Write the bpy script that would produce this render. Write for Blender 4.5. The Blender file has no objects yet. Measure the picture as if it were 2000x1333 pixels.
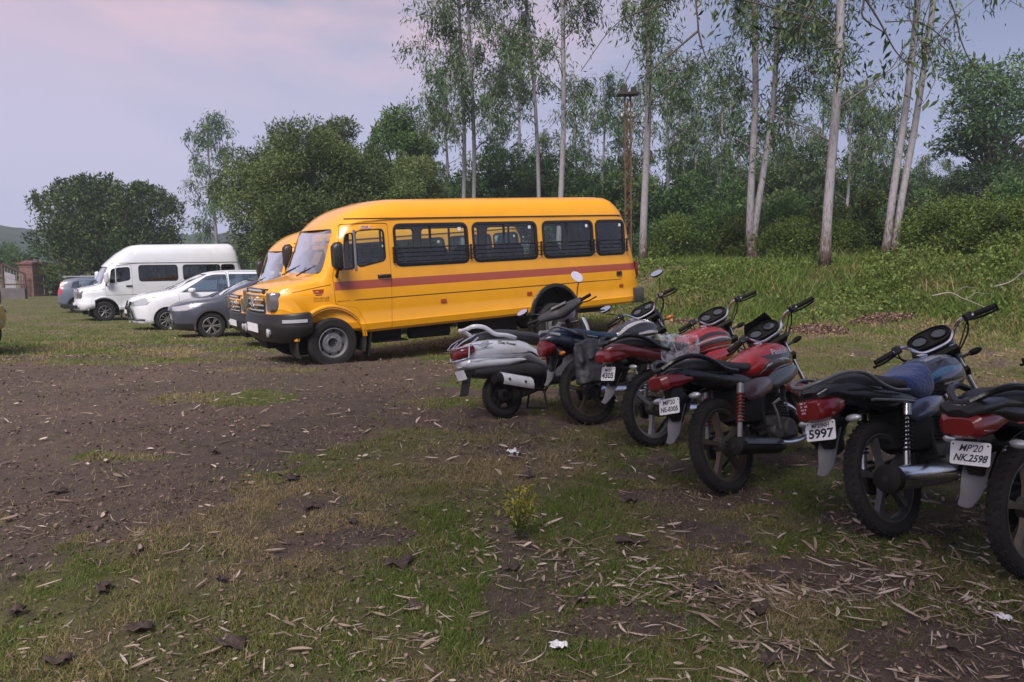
import bpy, bmesh, math, random
import numpy as np
from mathutils import Vector, Matrix, Euler
from mathutils.bvhtree import BVHTree

R = math.radians
SC = bpy.context.scene
COL = SC.collection
random.seed(7)

# ------------------------------------------------------------------ camera
cam_d = bpy.data.cameras.new('camera')
cam_d.sensor_width = 36.0
cam_d.lens = 36.0 * 1450 / 2000
cam_d.clip_end = 5000
cam_d.clip_start = 0.05
cam = bpy.data.objects.new('camera', cam_d)
COL.objects.link(cam)
cam.location = (0, 0, 1.5)
cam.rotation_euler = (R(90 - 6.355), 0, 0)
SC.camera = cam

# ------------------------------------------------------------------ world
SUN_EL, SUN_ROT = R(50), R(198)
world = bpy.data.worlds.new('World')
SC.world = world
world.use_nodes = True
wn, wl = world.node_tree.nodes, world.node_tree.links
wn.clear()
w_out = wn.new('ShaderNodeOutputWorld')
w_bg = wn.new('ShaderNodeBackground')
w_bg.inputs['Strength'].default_value = 0.10
sky = wn.new('ShaderNodeTexSky')
sky.sky_type = 'NISHITA'
sky.sun_disc = False
sky.sun_elevation = SUN_EL
sky.sun_rotation = SUN_ROT
sky.dust_density = 3.0
w_tc = wn.new('ShaderNodeTexCoord')
# clouds: 3D noise over the direction, stretched sideways into layers
w_map = wn.new('ShaderNodeMapping')
w_map.inputs['Scale'].default_value = (1.0, 1.0, 3.2)
w_map.inputs['Location'].default_value = (0.35, 0.2, 0.1)
w_n1 = wn.new('ShaderNodeTexNoise')
w_n1.inputs['Scale'].default_value = 1.7
w_n1.inputs['Detail'].default_value = 5
w_n1.inputs['Roughness'].default_value = 0.5
w_n1.inputs['Distortion'].default_value = 0.35
w_r1 = wn.new('ShaderNodeValToRGB')
cr = w_r1.color_ramp
cr.elements[0].position = 0.36
cr.elements[0].color = (0.165, 0.20, 0.335, 1)
cr.elements[1].position = 0.66
cr.elements[1].color = (0.53, 0.43, 0.54, 1)
e = cr.elements.new(0.50)
e.color = (0.36, 0.35, 0.475, 1)
w_sep = wn.new('ShaderNodeSeparateXYZ')
w_hz = wn.new('ShaderNodeMapRange')       # thin bright veil of cloud near the horizon
w_hz.inputs['From Min'].default_value = -0.02
w_hz.inputs['From Max'].default_value = 0.34
w_hz.inputs['To Min'].default_value = 1.0
w_hz.inputs['To Max'].default_value = 0.0
w_mh = wn.new('ShaderNodeMix'); w_mh.data_type = 'RGBA'
w_mh.inputs['B'].default_value = (0.50, 0.52, 0.75, 1)
w_lx = wn.new('ShaderNodeMapRange')       # cloud deck thins to warm pink on the left
w_lx.inputs['From Min'].default_value = -0.75
w_lx.inputs['From Max'].default_value = 0.6
w_lx.inputs['To Min'].default_value = 0.13
w_lx.inputs['To Max'].default_value = -0.12
w_add = wn.new('ShaderNodeMath'); w_add.operation = 'ADD'
# one long pinkish cloud lit from below, upper left
w_pm = wn.new('ShaderNodeMapping'); w_pm.vector_type = 'POINT'
w_pm.inputs['Location'].default_value = (0.26 * 2.6, 0, -0.30 * 8.5)
w_pm.inputs['Scale'].default_value = (2.6, 0.0, 8.5)
w_pl = wn.new('ShaderNodeVectorMath'); w_pl.operation = 'LENGTH'
w_pr = wn.new('ShaderNodeMapRange'); w_pr.interpolation_type = 'SMOOTHSTEP'
w_pr.inputs['From Min'].default_value = 0.1; w_pr.inputs['From Max'].default_value = 1.25
w_pr.inputs['To Min'].default_value = 1.0; w_pr.inputs['To Max'].default_value = 0.0
w_pn = wn.new('ShaderNodeTexNoise'); w_pn.inputs['Scale'].default_value = 5.0; w_pn.inputs['Detail'].default_value = 6
w_pnr = wn.new('ShaderNodeMapRange'); w_pnr.inputs['From Min'].default_value = 0.35; w_pnr.inputs['From Max'].default_value = 0.62
w_pmul = wn.new('ShaderNodeMath'); w_pmul.operation = 'MULTIPLY'
w_pmix = wn.new('ShaderNodeMix'); w_pmix.data_type = 'RGBA'
w_pmix.inputs['B'].default_value = (0.72, 0.50, 0.56, 1)
w_sc = wn.new('ShaderNodeVectorMath'); w_sc.operation = 'SCALE'
w_sc.inputs['Scale'].default_value = 7.3
w_mx = wn.new('ShaderNodeMix'); w_mx.data_type = 'RGBA'
w_mx.inputs['Factor'].default_value = 0.90
wl.new(w_tc.outputs['Generated'], w_map.inputs['Vector'])
wl.new(w_map.outputs[0], w_n1.inputs['Vector'])
wl.new(w_tc.outputs['Generated'], w_sep.inputs[0])
wl.new(w_sep.outputs['X'], w_lx.inputs['Value'])
wl.new(w_n1.outputs['Fac'], w_add.inputs[0])
wl.new(w_lx.outputs[0], w_add.inputs[1])
wl.new(w_add.outputs[0], w_r1.inputs['Fac'])
wl.new(w_sep.outputs['Z'], w_hz.inputs['Value'])
wl.new(w_hz.outputs[0], w_mh.inputs['Factor'])
wl.new(w_r1.outputs['Color'], w_mh.inputs['A'])
wl.new(w_tc.outputs['Generated'], w_pm.inputs['Vector'])
wl.new(w_pm.outputs[0], w_pl.inputs[0])
wl.new(w_pl.outputs['Value'], w_pr.inputs['Value'])
wl.new(w_map.outputs[0], w_pn.inputs['Vector'])
wl.new(w_pn.outputs['Fac'], w_pnr.inputs['Value'])
wl.new(w_pr.outputs[0], w_pmul.inputs[0])
wl.new(w_pnr.outputs[0], w_pmul.inputs[1])
wl.new(w_pmul.outputs[0], w_pmix.inputs['Factor'])
wl.new(w_mh.outputs['Result'], w_pmix.inputs['A'])
wl.new(w_pmix.outputs['Result'], w_sc.inputs[0])
wl.new(sky.outputs[0], w_mx.inputs['A'])
wl.new(w_sc.outputs[0], w_mx.inputs['B'])
wl.new(w_mx.outputs['Result'], w_bg.inputs['Color'])
wl.new(w_bg.outputs[0], w_out.inputs['Surface'])

# ------------------------------------------------------------------ sun
sun_d = bpy.data.lights.new('sun', 'SUN')
sun_d.energy = 2.9
sun_d.angle = R(24)
sun_d.color = (1.0, 0.93, 0.87)
sun = bpy.data.objects.new('sun', sun_d)
COL.objects.link(sun)
# direction towards the sun
_sd = Vector((math.sin(SUN_ROT) * math.cos(SUN_EL), math.cos(SUN_ROT) * math.cos(SUN_EL), math.sin(SUN_EL)))
sun.rotation_euler = _sd.to_track_quat('Z', 'Y').to_euler()
sun.location = (0, 0, 30)

SC.view_settings.view_transform = 'Standard'
SC.view_settings.look = 'None'
SC.view_settings.exposure = 0.72
SC.view_settings.gamma = 1.0
SC.view_settings.use_curve_mapping = False
SC.render.engine = 'CYCLES'
SC.cycles.use_denoising = True
SC.cycles.max_bounces = 8
SC.cycles.transparent_max_bounces = 24
SC.cycles.caustics_reflective = False
SC.cycles.caustics_refractive = False

# ================================================================== helpers
def tag(o, label, cat, group=None):
    o['label'] = label
    o['category'] = cat
    if group:
        o['group'] = group
    return o

def thing(name, label, cat, loc=(0, 0, 0), rot=(0, 0, 0), group=None):
    o = bpy.data.objects.new(name, None)
    o.empty_display_size = 0.2
    COL.objects.link(o)
    o.location = loc
    o.rotation_euler = rot
    return tag(o, label, cat, group)

def copy_tree(o, parent=None):
    c = o.copy()
    COL.objects.link(c)
    c.parent = parent
    for ch in o.children:
        copy_tree(ch, c)
    return c

_mats = {}
def _bsdf(name):
    m = bpy.data.materials.new(name)
    m.use_nodes = True
    return m, m.node_tree.nodes, m.node_tree.links, m.node_tree.nodes['Principled BSDF']

def _setp(b, col, rough, metal, coat, spec, sheen, trans):
    b.inputs['Base Color'].default_value = (*col, 1)
    b.inputs['Roughness'].default_value = rough
    b.inputs['Metallic'].default_value = metal
    b.inputs['Coat Weight'].default_value = coat
    b.inputs['Coat Roughness'].default_value = 0.08
    b.inputs['Specular IOR Level'].default_value = spec
    b.inputs['Sheen Weight'].default_value = sheen
    b.inputs['Transmission Weight'].default_value = trans

def mat(name, col, rough=0.5, metal=0.0, coat=0.0, spec=0.5, sheen=0.0, var=0.10, scale=14.0,
        dust=0.0, dustcol=(0.22, 0.17, 0.13), bump=0.0, bscale=60.0, trans=0.0):
    """plain material with noise in colour and roughness, optional patchy dust and bump"""
    if name in _mats:
        return _mats[name]
    m, n, l, b = _bsdf(name)
    _setp(b, col, rough, metal, coat, spec, sheen, trans)
    tc = n.new('ShaderNodeTexCoord')
    nz = n.new('ShaderNodeTexNoise')
    nz.inputs['Scale'].default_value = scale
    nz.inputs['Detail'].default_value = 6
    l.new(tc.outputs['Object'], nz.inputs['Vector'])
    mr = n.new('ShaderNodeMapRange')
    mr.inputs['From Min'].default_value = 0.3
    mr.inputs['From Max'].default_value = 0.7
    mr.inputs['To Min'].default_value = 1 - var
    mr.inputs['To Max'].default_value = 1 + var
    l.new(nz.outputs['Fac'], mr.inputs['Value'])
    mx = n.new('ShaderNodeVectorMath'); mx.operation = 'SCALE'
    mx.inputs[0].default_value = col
    l.new(mr.outputs[0], mx.inputs['Scale'])
    last = mx.outputs[0]
    if dust > 0:
        n2 = n.new('ShaderNodeTexNoise')
        n2.inputs['Scale'].default_value = scale * 0.45
        n2.inputs['Detail'].default_value = 8
        n2.inputs['Roughness'].default_value = 0.7
        l.new(tc.outputs['Object'], n2.inputs['Vector'])
        m2 = n.new('ShaderNodeMapRange')
        m2.inputs['From Min'].default_value = 0.40
        m2.inputs['From Max'].default_value = 0.72
        m2.inputs['To Min'].default_value = dust * 0.25
        m2.inputs['To Max'].default_value = dust
        l.new(n2.outputs['Fac'], m2.inputs['Value'])
        mm = n.new('ShaderNodeMix'); mm.data_type = 'RGBA'
        l.new(m2.outputs[0], mm.inputs['Factor'])
        l.new(last, mm.inputs['A'])
        mm.inputs['B'].default_value = (*dustcol, 1)
        last = mm.outputs['Result']
        ma = n.new('ShaderNodeMath'); ma.operation = 'MULTIPLY_ADD'
        l.new(m2.outputs[0], ma.inputs[0])
        ma.inputs[1].default_value = 0.5
        ma.inputs[2].default_value = rough
        ma.use_clamp = True
        l.new(ma.outputs[0], b.inputs['Roughness'])
    l.new(last, b.inputs['Base Color'])
    if bump > 0:
        n3 = n.new('ShaderNodeTexNoise')
        n3.inputs['Scale'].default_value = bscale
        n3.inputs['Detail'].default_value = 5
        l.new(tc.outputs['Object'], n3.inputs['Vector'])
        bp = n.new('ShaderNodeBump')
        bp.inputs['Strength'].default_value = bump
        bp.inputs['Distance'].default_value = 0.02
        l.new(n3.outputs['Fac'], bp.inputs['Height'])
        l.new(bp.outputs[0], b.inputs['Normal'])
    _mats[name] = m
    return m

def glass_mat(name, tint=(0.55, 0.6, 0.6), refl=1.0, rough=0.02):
    if name in _mats:
        return _mats[name]
    m = bpy.data.materials.new(name)
    m.use_nodes = True
    n, l = m.node_tree.nodes, m.node_tree.links
    n.clear()
    o = n.new('ShaderNodeOutputMaterial')
    t = n.new('ShaderNodeBsdfTransparent'); t.inputs[0].default_value = (*tint, 1)
    g = n.new('ShaderNodeBsdfGlossy'); g.inputs['Roughness'].default_value = rough
    g.inputs[0].default_value = (1, 1, 1, 1)
    f = n.new('ShaderNodeFresnel'); f.inputs[0].default_value = 1.5
    ml = n.new('ShaderNodeMath'); ml.operation = 'MULTIPLY'
    ml.inputs[1].default_value = refl; ml.use_clamp = True
    x = n.new('ShaderNodeMixShader')
    l.new(f.outputs[0], ml.inputs[0]); l.new(ml.outputs[0], x.inputs[0])
    l.new(t.outputs[0], x.inputs[1]); l.new(g.outputs[0], x.inputs[2])
    l.new(x.outputs[0], o.inputs['Surface'])
    _mats[name] = m
    return m

# ---- colours shared by vehicles
M_TYRE = mat('tyre_rubber', (0.020, 0.019, 0.020), 0.8, spec=.25, var=0.2, dust=0.28, dustcol=(0.045, 0.037, 0.032), bump=0.3, bscale=90)
M_BLACK = mat('black_plastic', (0.010, 0.010, 0.012), 0.38, dust=0.07)
M_DARK = mat('dark_underbody', (0.012, 0.011, 0.011), 0.8, dust=0.3, dustcol=(0.06, 0.05, 0.04))
M_RUBBER = mat('window_rubber', (0.012, 0.012, 0.013), 0.5)
M_STEEL = mat('painted_steel', (0.30, 0.30, 0.32), 0.42, metal=0.6, dust=0.3)
M_CHROME = mat('chrome', (0.80, 0.80, 0.83), 0.20, metal=1.0, dust=0.12)
M_ALU = mat('cast_aluminium', (0.35, 0.35, 0.36), 0.4, metal=0.85, dust=0.35)
M_SILVER = mat('silver_plastic', (0.42, 0.42, 0.45), 0.35, metal=0.4, coat=0.3)
M_GLASS = glass_mat('window_glass', (0.82, 0.90, 0.88), 1.6)
M_GLASSD = glass_mat('tinted_glass', (0.30, 0.36, 0.38), 1.5)
M_WIND = glass_mat('windscreen_glass', (0.72, 0.75, 0.76), 4.0, 0.03)
M_LENS = mat('clear_lens', (0.55, 0.56, 0.58), 0.12, metal=0.45, coat=1.0)
M_RED = mat('red_lens', (0.15, 0.004, 0.007), 0.25, coat=.5, var=.2)
M_AMBER = mat('amber_lens', (0.65, 0.16, 0.01), 0.2, coat=1.0)
M_SEATF = mat('seat_fabric', (0.06, 0.065, 0.075), 0.8)
M_WHITEP = mat('white_plate', (0.82, 0.82, 0.84), 0.4, dust=0.12, dustcol=(.5, .48, .45))
M_INK = mat('black_ink', (0.012, 0.012, 0.02), 0.5)

class MB:
    def __init__(s):
        s.v = []; s.f = []
    def add(s, vs, fs):
        k = len(s.v)
        s.v += [tuple(map(float, p)) for p in vs]
        s.f += [tuple(i + k for i in f) for f in fs]
        return s
    def box(s, c, d, rot=None, taper=1.0):
        x, y, z = d[0] / 2, d[1] / 2, d[2] / 2
        t = taper
        vs = [(-x, -y, -z), (x, -y, -z), (x, y, -z), (-x, y, -z), (-x * t, -y * t, z), (x * t, -y * t, z), (x * t, y * t, z), (-x * t, y * t, z)]
        if rot is not None:
            M = rot if isinstance(rot, Matrix) else Euler(rot).to_matrix()
            vs = [M @ Vector(p) for p in vs]
        vs = [(p[0] + c[0], p[1] + c[1], p[2] + c[2]) for p in vs]
        return s.add(vs, [(0, 3, 2, 1), (4, 5, 6, 7), (0, 1, 5, 4), (1, 2, 6, 5), (2, 3, 7, 6), (3, 0, 4, 7)])
    def loft(s, loops, cap=True, closed=False):
        n = len(loops[0]); vs = [p for L in loops for p in L]; fs = []
        m = len(loops)
        for i in range(m if closed else m - 1):
            j = (i + 1) % m
            for k in range(n):
                k2 = (k + 1) % n
                fs.append((i * n + k, i * n + k2, j * n + k2, j * n + k))
        if cap and not closed:
            fs.append(tuple(range(n - 1, -1, -1)))
            fs.append(tuple((m - 1) * n + k for k in range(n)))
        return s.add(vs, fs)
    def tube(s, pts, r, n=8, closed=False, flat=1.0):
        pts = [Vector(p) for p in pts]
        m = len(pts)
        rs = r if isinstance(r, (list, tuple)) else [r] * m
        loops = []; up = None
        for i in range(m):
            if closed:
                t = (pts[(i + 1) % m] - pts[i - 1])
            else:
                t = pts[min(i + 1, m - 1)] - pts[max(i - 1, 0)]
            if t.length < 1e-9: t = Vector((0, 0, 1))
            t.normalize()
            if up is None:
                up = Vector((0, 0, 1)) if abs(t.z) < 0.9 else Vector((1, 0, 0))
            a = up - t * up.dot(t)
            if a.length < 1e-6: a = t.orthogonal()
            a.normalize(); b = t.cross(a); up = a
            loops.append([pts[i] + (a * math.cos(2 * math.pi * k / n) * flat + b * math.sin(2 * math.pi * k / n)) * rs[i] for k in range(n)])
        return s.loft(loops, True, closed)
    def lathe(s, prof, o=(0, 0, 0), ax=(0, 1, 0), n=32, closed=True):
        """prof: (radius, offset along axis); closed = the profile is a closed ring"""
        ax = Vector(ax).normalized(); a = ax.orthogonal().normalized(); b = ax.cross(a); o = Vector(o)
        m = len(prof); vs = []; fs = []
        for k in range(n):
            t = 2 * math.pi * k / n; d = a * math.cos(t) + b * math.sin(t)
            for r, h in prof: vs.append(o + d * r + ax * h)
        for k in range(n):
            k2 = (k + 1) % n
            for i in range(m if closed else m - 1):
                j = (i + 1) % m
                fs.append((k * m + i, k * m + j, k2 * m + j, k2 * m + i))
        return s.add(vs, fs)
    def cyl(s, a, b, r, n=16, r2=None):
        return s.tube([a, b], [r, r if r2 is None else r2], n)
    def ell(s, c, r, nu=16, nv=10, rot=None):
        M = Euler(rot).to_matrix() if rot is not None else Matrix.Identity(3)
        vs = []; fs = []
        for i in range(1, nv):
            ph = math.pi * i / nv
            for k in range(nu):
                th = 2 * math.pi * k / nu
                vs.append(M @ Vector((r[0] * math.sin(ph) * math.cos(th), r[1] * math.sin(ph) * math.sin(th), r[2] * math.cos(ph))) + Vector(c))
        vs.append(M @ Vector((0, 0, r[2])) + Vector(c)); vs.append(M @ Vector((0, 0, -r[2])) + Vector(c))
        T = len(vs) - 2; B = T + 1
        for i in range(nv - 2):
            for k in range(nu):
                k2 = (k + 1) % nu
                fs.append((i * nu + k, (i + 1) * nu + k, (i + 1) * nu + k2, i * nu + k2))
        for k in range(nu):
            k2 = (k + 1) % nu
            fs.append((T, k, k2)); fs.append((B, (nv - 2) * nu + k2, (nv - 2) * nu + k))
        return s.add(vs, fs)
    def prism(s, poly, y0, y1):
        """poly in x,z; extruded along y"""
        n = len(poly)
        vs = [(x, y0, z) for x, z in poly] + [(x, y1, z) for x, z in poly]
        fs = [tuple(range(n)), tuple(range(2 * n - 1, n - 1, -1))]
        fs += [(k, k + n, (k + 1) % n + n, (k + 1) % n) for k in range(n)]
        return s.add(vs, fs)
    def blob(s, st, n=20, p=2.6):
        """rounded loft along x; stations (x, z_low, z_high, half_width[, y_centre])"""
        loops = []
        for q in st:
            x, z0, z1, w = q[:4]; yc = q[4] if len(q) > 4 else 0
            L = []
            for k in range(n):
                t = 2 * math.pi * k / n; c, sn = math.cos(t), math.sin(t)
                L.append((x, yc + w * math.copysign(abs(c) ** (2 / p), c), (z0 + z1) / 2 + (z1 - z0) / 2 * math.copysign(abs(sn) ** (2 / p), sn)))
            loops.append(L)
        return s.loft(loops)
    def mesh(s, name):
        me = bpy.data.meshes.new(name)
        me.from_pydata(s.v, [], s.f)
        bm = bmesh.new(); bm.from_mesh(me)
        bmesh.ops.recalc_face_normals(bm, faces=bm.faces)
        bm.to_mesh(me); bm.free()
        return me
    def build(s, name, m, parent=None, smooth=35, bevel=0, sub=0, xf=None, me=None, solid=0):
        me = me or s.mesh(name)
        me.materials.clear(); me.materials.append(m)
        if smooth:
            me.shade_smooth()
            if smooth < 180: me.set_sharp_from_angle(angle=R(smooth))
        o = bpy.data.objects.new(name, me)
        COL.objects.link(o)
        if parent: o.parent = parent
        if xf is not None: o.matrix_local = xf
        if solid:
            md = o.modifiers.new('solid', 'SOLIDIFY'); md.thickness = solid; md.offset = 0
        if bevel:
            md = o.modifiers.new('bevel', 'BEVEL'); md.width = bevel; md.segments = 2; md.limit_method = 'ANGLE'; md.angle_limit = R(35)
        if sub:
            md = o.modifiers.new('sub', 'SUBSURF'); md.levels = sub; md.render_levels = sub
        return o

def smooth_poly(pts, closed=False, k=6):
    """Catmull-Rom through tuples of any length"""
    P = [np.array(p, float) for p in pts]; n = len(P); out = []
    for i in range(n if closed else n - 1):
        p0 = P[i - 1] if (closed or i > 0) else 2 * P[0] - P[1]
        p1 = P[i]; p2 = P[(i + 1) % n]
        p3 = P[(i + 2) % n] if (closed or i + 2 < n) else 2 * P[-1] - P[-2]
        for j in range(k):
            t = j / k
            out.append(tuple(0.5 * ((2 * p1) + (-p0 + p2) * t + (2 * p0 - 5 * p1 + 4 * p2 - p3) * t * t + (-p0 + 3 * p1 - 3 * p2 + p3) * t ** 3)))
    if not closed: out.append(tuple(P[-1]))
    return out

def rpoly(pts, r=0.06, k=4):
    """polygon with rounded corners"""
    n = len(pts); out = []
    for i in range(n):
        a, b, c = Vector(pts[i - 1]), Vector(pts[i]), Vector(pts[(i + 1) % n])
        u = (a - b); v = (c - b); rr = min(r, u.length * 0.45, v.length * 0.45)
        s_, e_ = b + u.normalized() * rr, b + v.normalized() * rr
        for j in range(k + 1):
            t = j / k
            q = s_ * (1 - t) ** 2 + b * 2 * t * (1 - t) + e_ * t * t
            out.append((q.x, q.y))
    return out

def rrect(x0, x1, z0, z1, r=0.06, k=4):
    return rpoly([(x0, z0), (x1, z0), (x1, z1), (x0, z1)], r, k)

def tmp(mb, name='tmp'):
    o = bpy.data.objects.new(name, mb.mesh(name)); COL.objects.link(o); return o

def boolean(o, cutter, op, keep=False, selfi=False):
    """replace o's mesh by the boolean result; nudges the cutter and tries again when the solver drops the body"""
    src = o.data; x0 = [v.co.x for v in src.vertices]; lo, hi = min(x0), max(x0)
    me = None
    for k in range(10):
        if k:
            cutter.location = (0.0007 * k, 0.0004 * (-1) ** k * k, 0.0005 * k)
            bpy.context.view_layer.update()
        md = o.modifiers.new('b', 'BOOLEAN'); md.operation = op; md.object = cutter; md.solver = 'EXACT'; md.use_self = selfi
        dg = bpy.context.evaluated_depsgraph_get(); dg.update()
        me = bpy.data.meshes.new_from_object(o.evaluated_get(dg), depsgraph=dg)
        o.modifiers.clear()
        n = len(me.vertices)
        if n:
            x1 = [v.co.x for v in me.vertices]
            if op == 'INTERSECT' or (abs(min(x1) - lo) < .06 and abs(max(x1) - hi) < .06 and len(me.polygons) > 0.8 * len(src.polygons)): break
    cutter.location = (0, 0, 0)
    o.data = me
    if not keep: bpy.data.objects.remove(cutter)
    return o

def dupt(o):
    c = o.copy(); c.data = o.data.copy(); COL.objects.link(c); return c

def finish(o, name, m, parent, smooth=30, xf=None):
    o.name = name; o.data.name = name
    o.data.materials.clear(); o.data.materials.append(m)
    for p in o.data.polygons: p.material_index = 0
    o.data.shade_smooth(); o.data.set_sharp_from_angle(angle=R(smooth))
    o.parent = parent
    if xf is not None: o.matrix_local = xf
    return o

def text_mesh(body, size=0.1, shear=0.0, bold=0.0, sx=1.0):
    """flat letters in x (right), y (up), centred"""
    cu = bpy.data.curves.new('t', 'FONT'); cu.body = body; cu.size = size; cu.shear = shear
    cu.offset = bold; cu.align_x = 'CENTER'; cu.align_y = 'CENTER'; cu.resolution_u = 3
    o = bpy.data.objects.new('t', cu); COL.objects.link(o)
    dg = bpy.context.evaluated_depsgraph_get(); dg.update()
    me = bpy.data.meshes.new_from_object(o.evaluated_get(dg), depsgraph=dg)
    vs = [(v.co.x * sx, v.co.y) for v in me.vertices]; fs = [tuple(p.vertices) for p in me.polygons]
    bpy.data.objects.remove(o)
    return vs, fs

def squash_tail(root, x0, f, skip=()):
    """shorten the overhang behind x0 of every part but the skipped ones"""
    for o in root.children_recursive:
        if o.name.split('.')[0] in skip or (o.parent and o.parent.name.split('.')[0] in skip): continue
        if o.type == 'MESH' and o.matrix_local == Matrix.Identity(4):
            for v in o.data.vertices:
                if v.co.x < x0: v.co.x = x0 + (v.co.x - x0) * f

def bvh_of(*objs):
    vs = []; fs = []
    for o in objs:
        k = len(vs); vs += [v.co.copy() for v in o.data.vertices]; fs += [[i + k for i in p.vertices] for p in o.data.polygons]
    return BVHTree.FromPolygons(vs, fs)

def decal(parts, target, name, m, parent, side=1, off=0.002, xf=None, thick=0.0015):
    """parts: [(verts2d (x,z), faces)], thrown sideways on to target's flank (side +1: seen from +y)"""
    bv = target if isinstance(target, BVHTree) else bvh_of(target)
    mb = MB()
    for vs, fs in parts:
        q = []
        for x, z in vs:
            h = bv.ray_cast(Vector((x, side * 3, z)), Vector((0, -side, 0)))
            q.append((x, (h[0].y if h[0] else side * 0.5) + side * off, z))
        mb.add(q, fs)
    return mb.build(name, m, parent, smooth=180, xf=xf)

def band(pa, pb, k=10):
    """grid strip between two polylines of (x,z)"""
    A = smooth_poly(pa, k=k); B = smooth_poly(pb, k=k); n = min(len(A), len(B)); vs = []; fs = []
    rows = 5
    for i in range(n):
        for j in range(rows):
            t = j / (rows - 1); vs.append((A[i][0] * (1 - t) + B[i][0] * t, A[i][1] * (1 - t) + B[i][1] * t))
    for i in range(n - 1):
        for j in range(rows - 1):
            a = i * rows + j; fs.append((a, a + 1, a + rows + 1, a + rows))
    return vs, fs

def grid_mesh(name, V, F, m, parent=None, attr=None, smooth=True):
    """numpy arrays to mesh; F is (n,3) or (n,4); attr: per-vertex float arrays"""
    me = bpy.data.meshes.new(name)
    V = np.asarray(V, np.float32); F = np.asarray(F, np.int32); k = F.shape[1]
    me.vertices.add(len(V)); me.vertices.foreach_set('co', V.ravel())
    me.loops.add(F.size); me.loops.foreach_set('vertex_index', F.ravel())
    me.polygons.add(len(F)); me.polygons.foreach_set('loop_start', np.arange(0, F.size, k, dtype=np.int32))
    me.update(calc_edges=True); me.validate()
    if attr:
        for an, av in attr.items():
            a = me.attributes.new(an, 'FLOAT', 'POINT'); a.data.foreach_set('value', np.asarray(av, np.float32))
    if smooth: me.shade_smooth()
    me.materials.append(m)
    o = bpy.data.objects.new(name, me); COL.objects.link(o)
    if parent: o.parent = parent
    return o

# ---- numpy value noise
_rng = np.random.RandomState(11)
_perm = _rng.rand(256, 256)
def vnoise(x, y):
    xi = np.floor(x).astype(int); yi = np.floor(y).astype(int); fx = x - xi; fy = y - yi
    fx = fx * fx * (3 - 2 * fx); fy = fy * fy * (3 - 2 * fy)
    g = lambda a, b: _perm[a & 255, b & 255]
    return (g(xi, yi) * (1 - fx) + g(xi + 1, yi) * fx) * (1 - fy) + (g(xi, yi + 1) * (1 - fx) + g(xi + 1, yi + 1) * fx) * fy
def fbm(x, y, o=4):
    s = 0; a = 0.5; t = 0
    for i in range(o):
        s = s + a * vnoise(x * 2 ** i + 17 * i, y * 2 ** i + 5 * i); t += a; a *= 0.5
    return s / t
def sstep(a, b, x):
    t = np.clip((np.asarray(x, float) - a) / (b - a), 0, 1); return t * t * (3 - 2 * t)

def pane(skin, poly, axis, side, name, m, parent, xf=None, inset=.0, rings=7):
    """glass pane: the outline thrown along an axis on to the closed body skin, so that it follows its curve"""
    cx = sum(p[0] for p in poly) / len(poly); cz = sum(p[1] for p in poly) / len(poly); n = len(poly); vs = []; fs = []
    def hit(a, b):
        o, d = ((a, side * 3, b), (0, -side, 0)) if axis == 'y' else ((side * 9, a, b), (-side, 0, 0))
        h = skin.ray_cast(Vector(o), Vector(d))
        return h[0] - Vector(d) * -inset if h[0] else None
    c0 = hit(cx, cz); vs.append(c0)
    for k in range(1, rings + 1):
        f = k / rings
        for a, b in poly:
            q = hit(cx + (a - cx) * f, cz + (b - cz) * f); vs.append(q if q is not None else vs[-1])
    for j in range(n): fs.append((0, 1 + j, 1 + (j + 1) % n))
    for k in range(rings - 1):
        for j in range(n): fs.append((1 + k * n + j, 1 + (k + 1) * n + j, 1 + (k + 1) * n + (j + 1) % n, 1 + k * n + (j + 1) % n))
    return MB().add([tuple(v) for v in vs], fs).build(name, m, parent, smooth=180, xf=xf)

def split_parts(o, name, m, parent, xf=None, least=8):
    """every loose piece of o's mesh becomes a part of its own; name and m may be functions of the piece's mean x"""
    bm = bmesh.new(); bm.from_mesh(o.data); bm.verts.ensure_lookup_table(); seen = set(); isl = []
    for v in bm.verts:
        if v.index in seen: continue
        st = [v]; L = []; seen.add(v.index)
        while st:
            a = st.pop(); L.append(a.index)
            for e_ in a.link_edges:
                q = e_.other_vert(a)
                if q.index not in seen: seen.add(q.index); st.append(q)
        isl.append(L)
    bm.free()
    polys = [tuple(p.vertices) for p in o.data.polygons]; co = [tuple(v.co) for v in o.data.vertices]; out = []
    for L in isl:
        if len(L) < least: continue
        S = {a: i for i, a in enumerate(L)}
        mb = MB(); mb.add([co[a] for a in L], [tuple(S[i] for i in p) for p in polys if p[0] in S])
        mx = sum(co[a][0] for a in L) / len(L)
        out.append(mb.build(name(mx) if callable(name) else name, m(mx) if callable(m) else m, parent, xf=xf))
    bpy.data.objects.remove(o)
    return out

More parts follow.
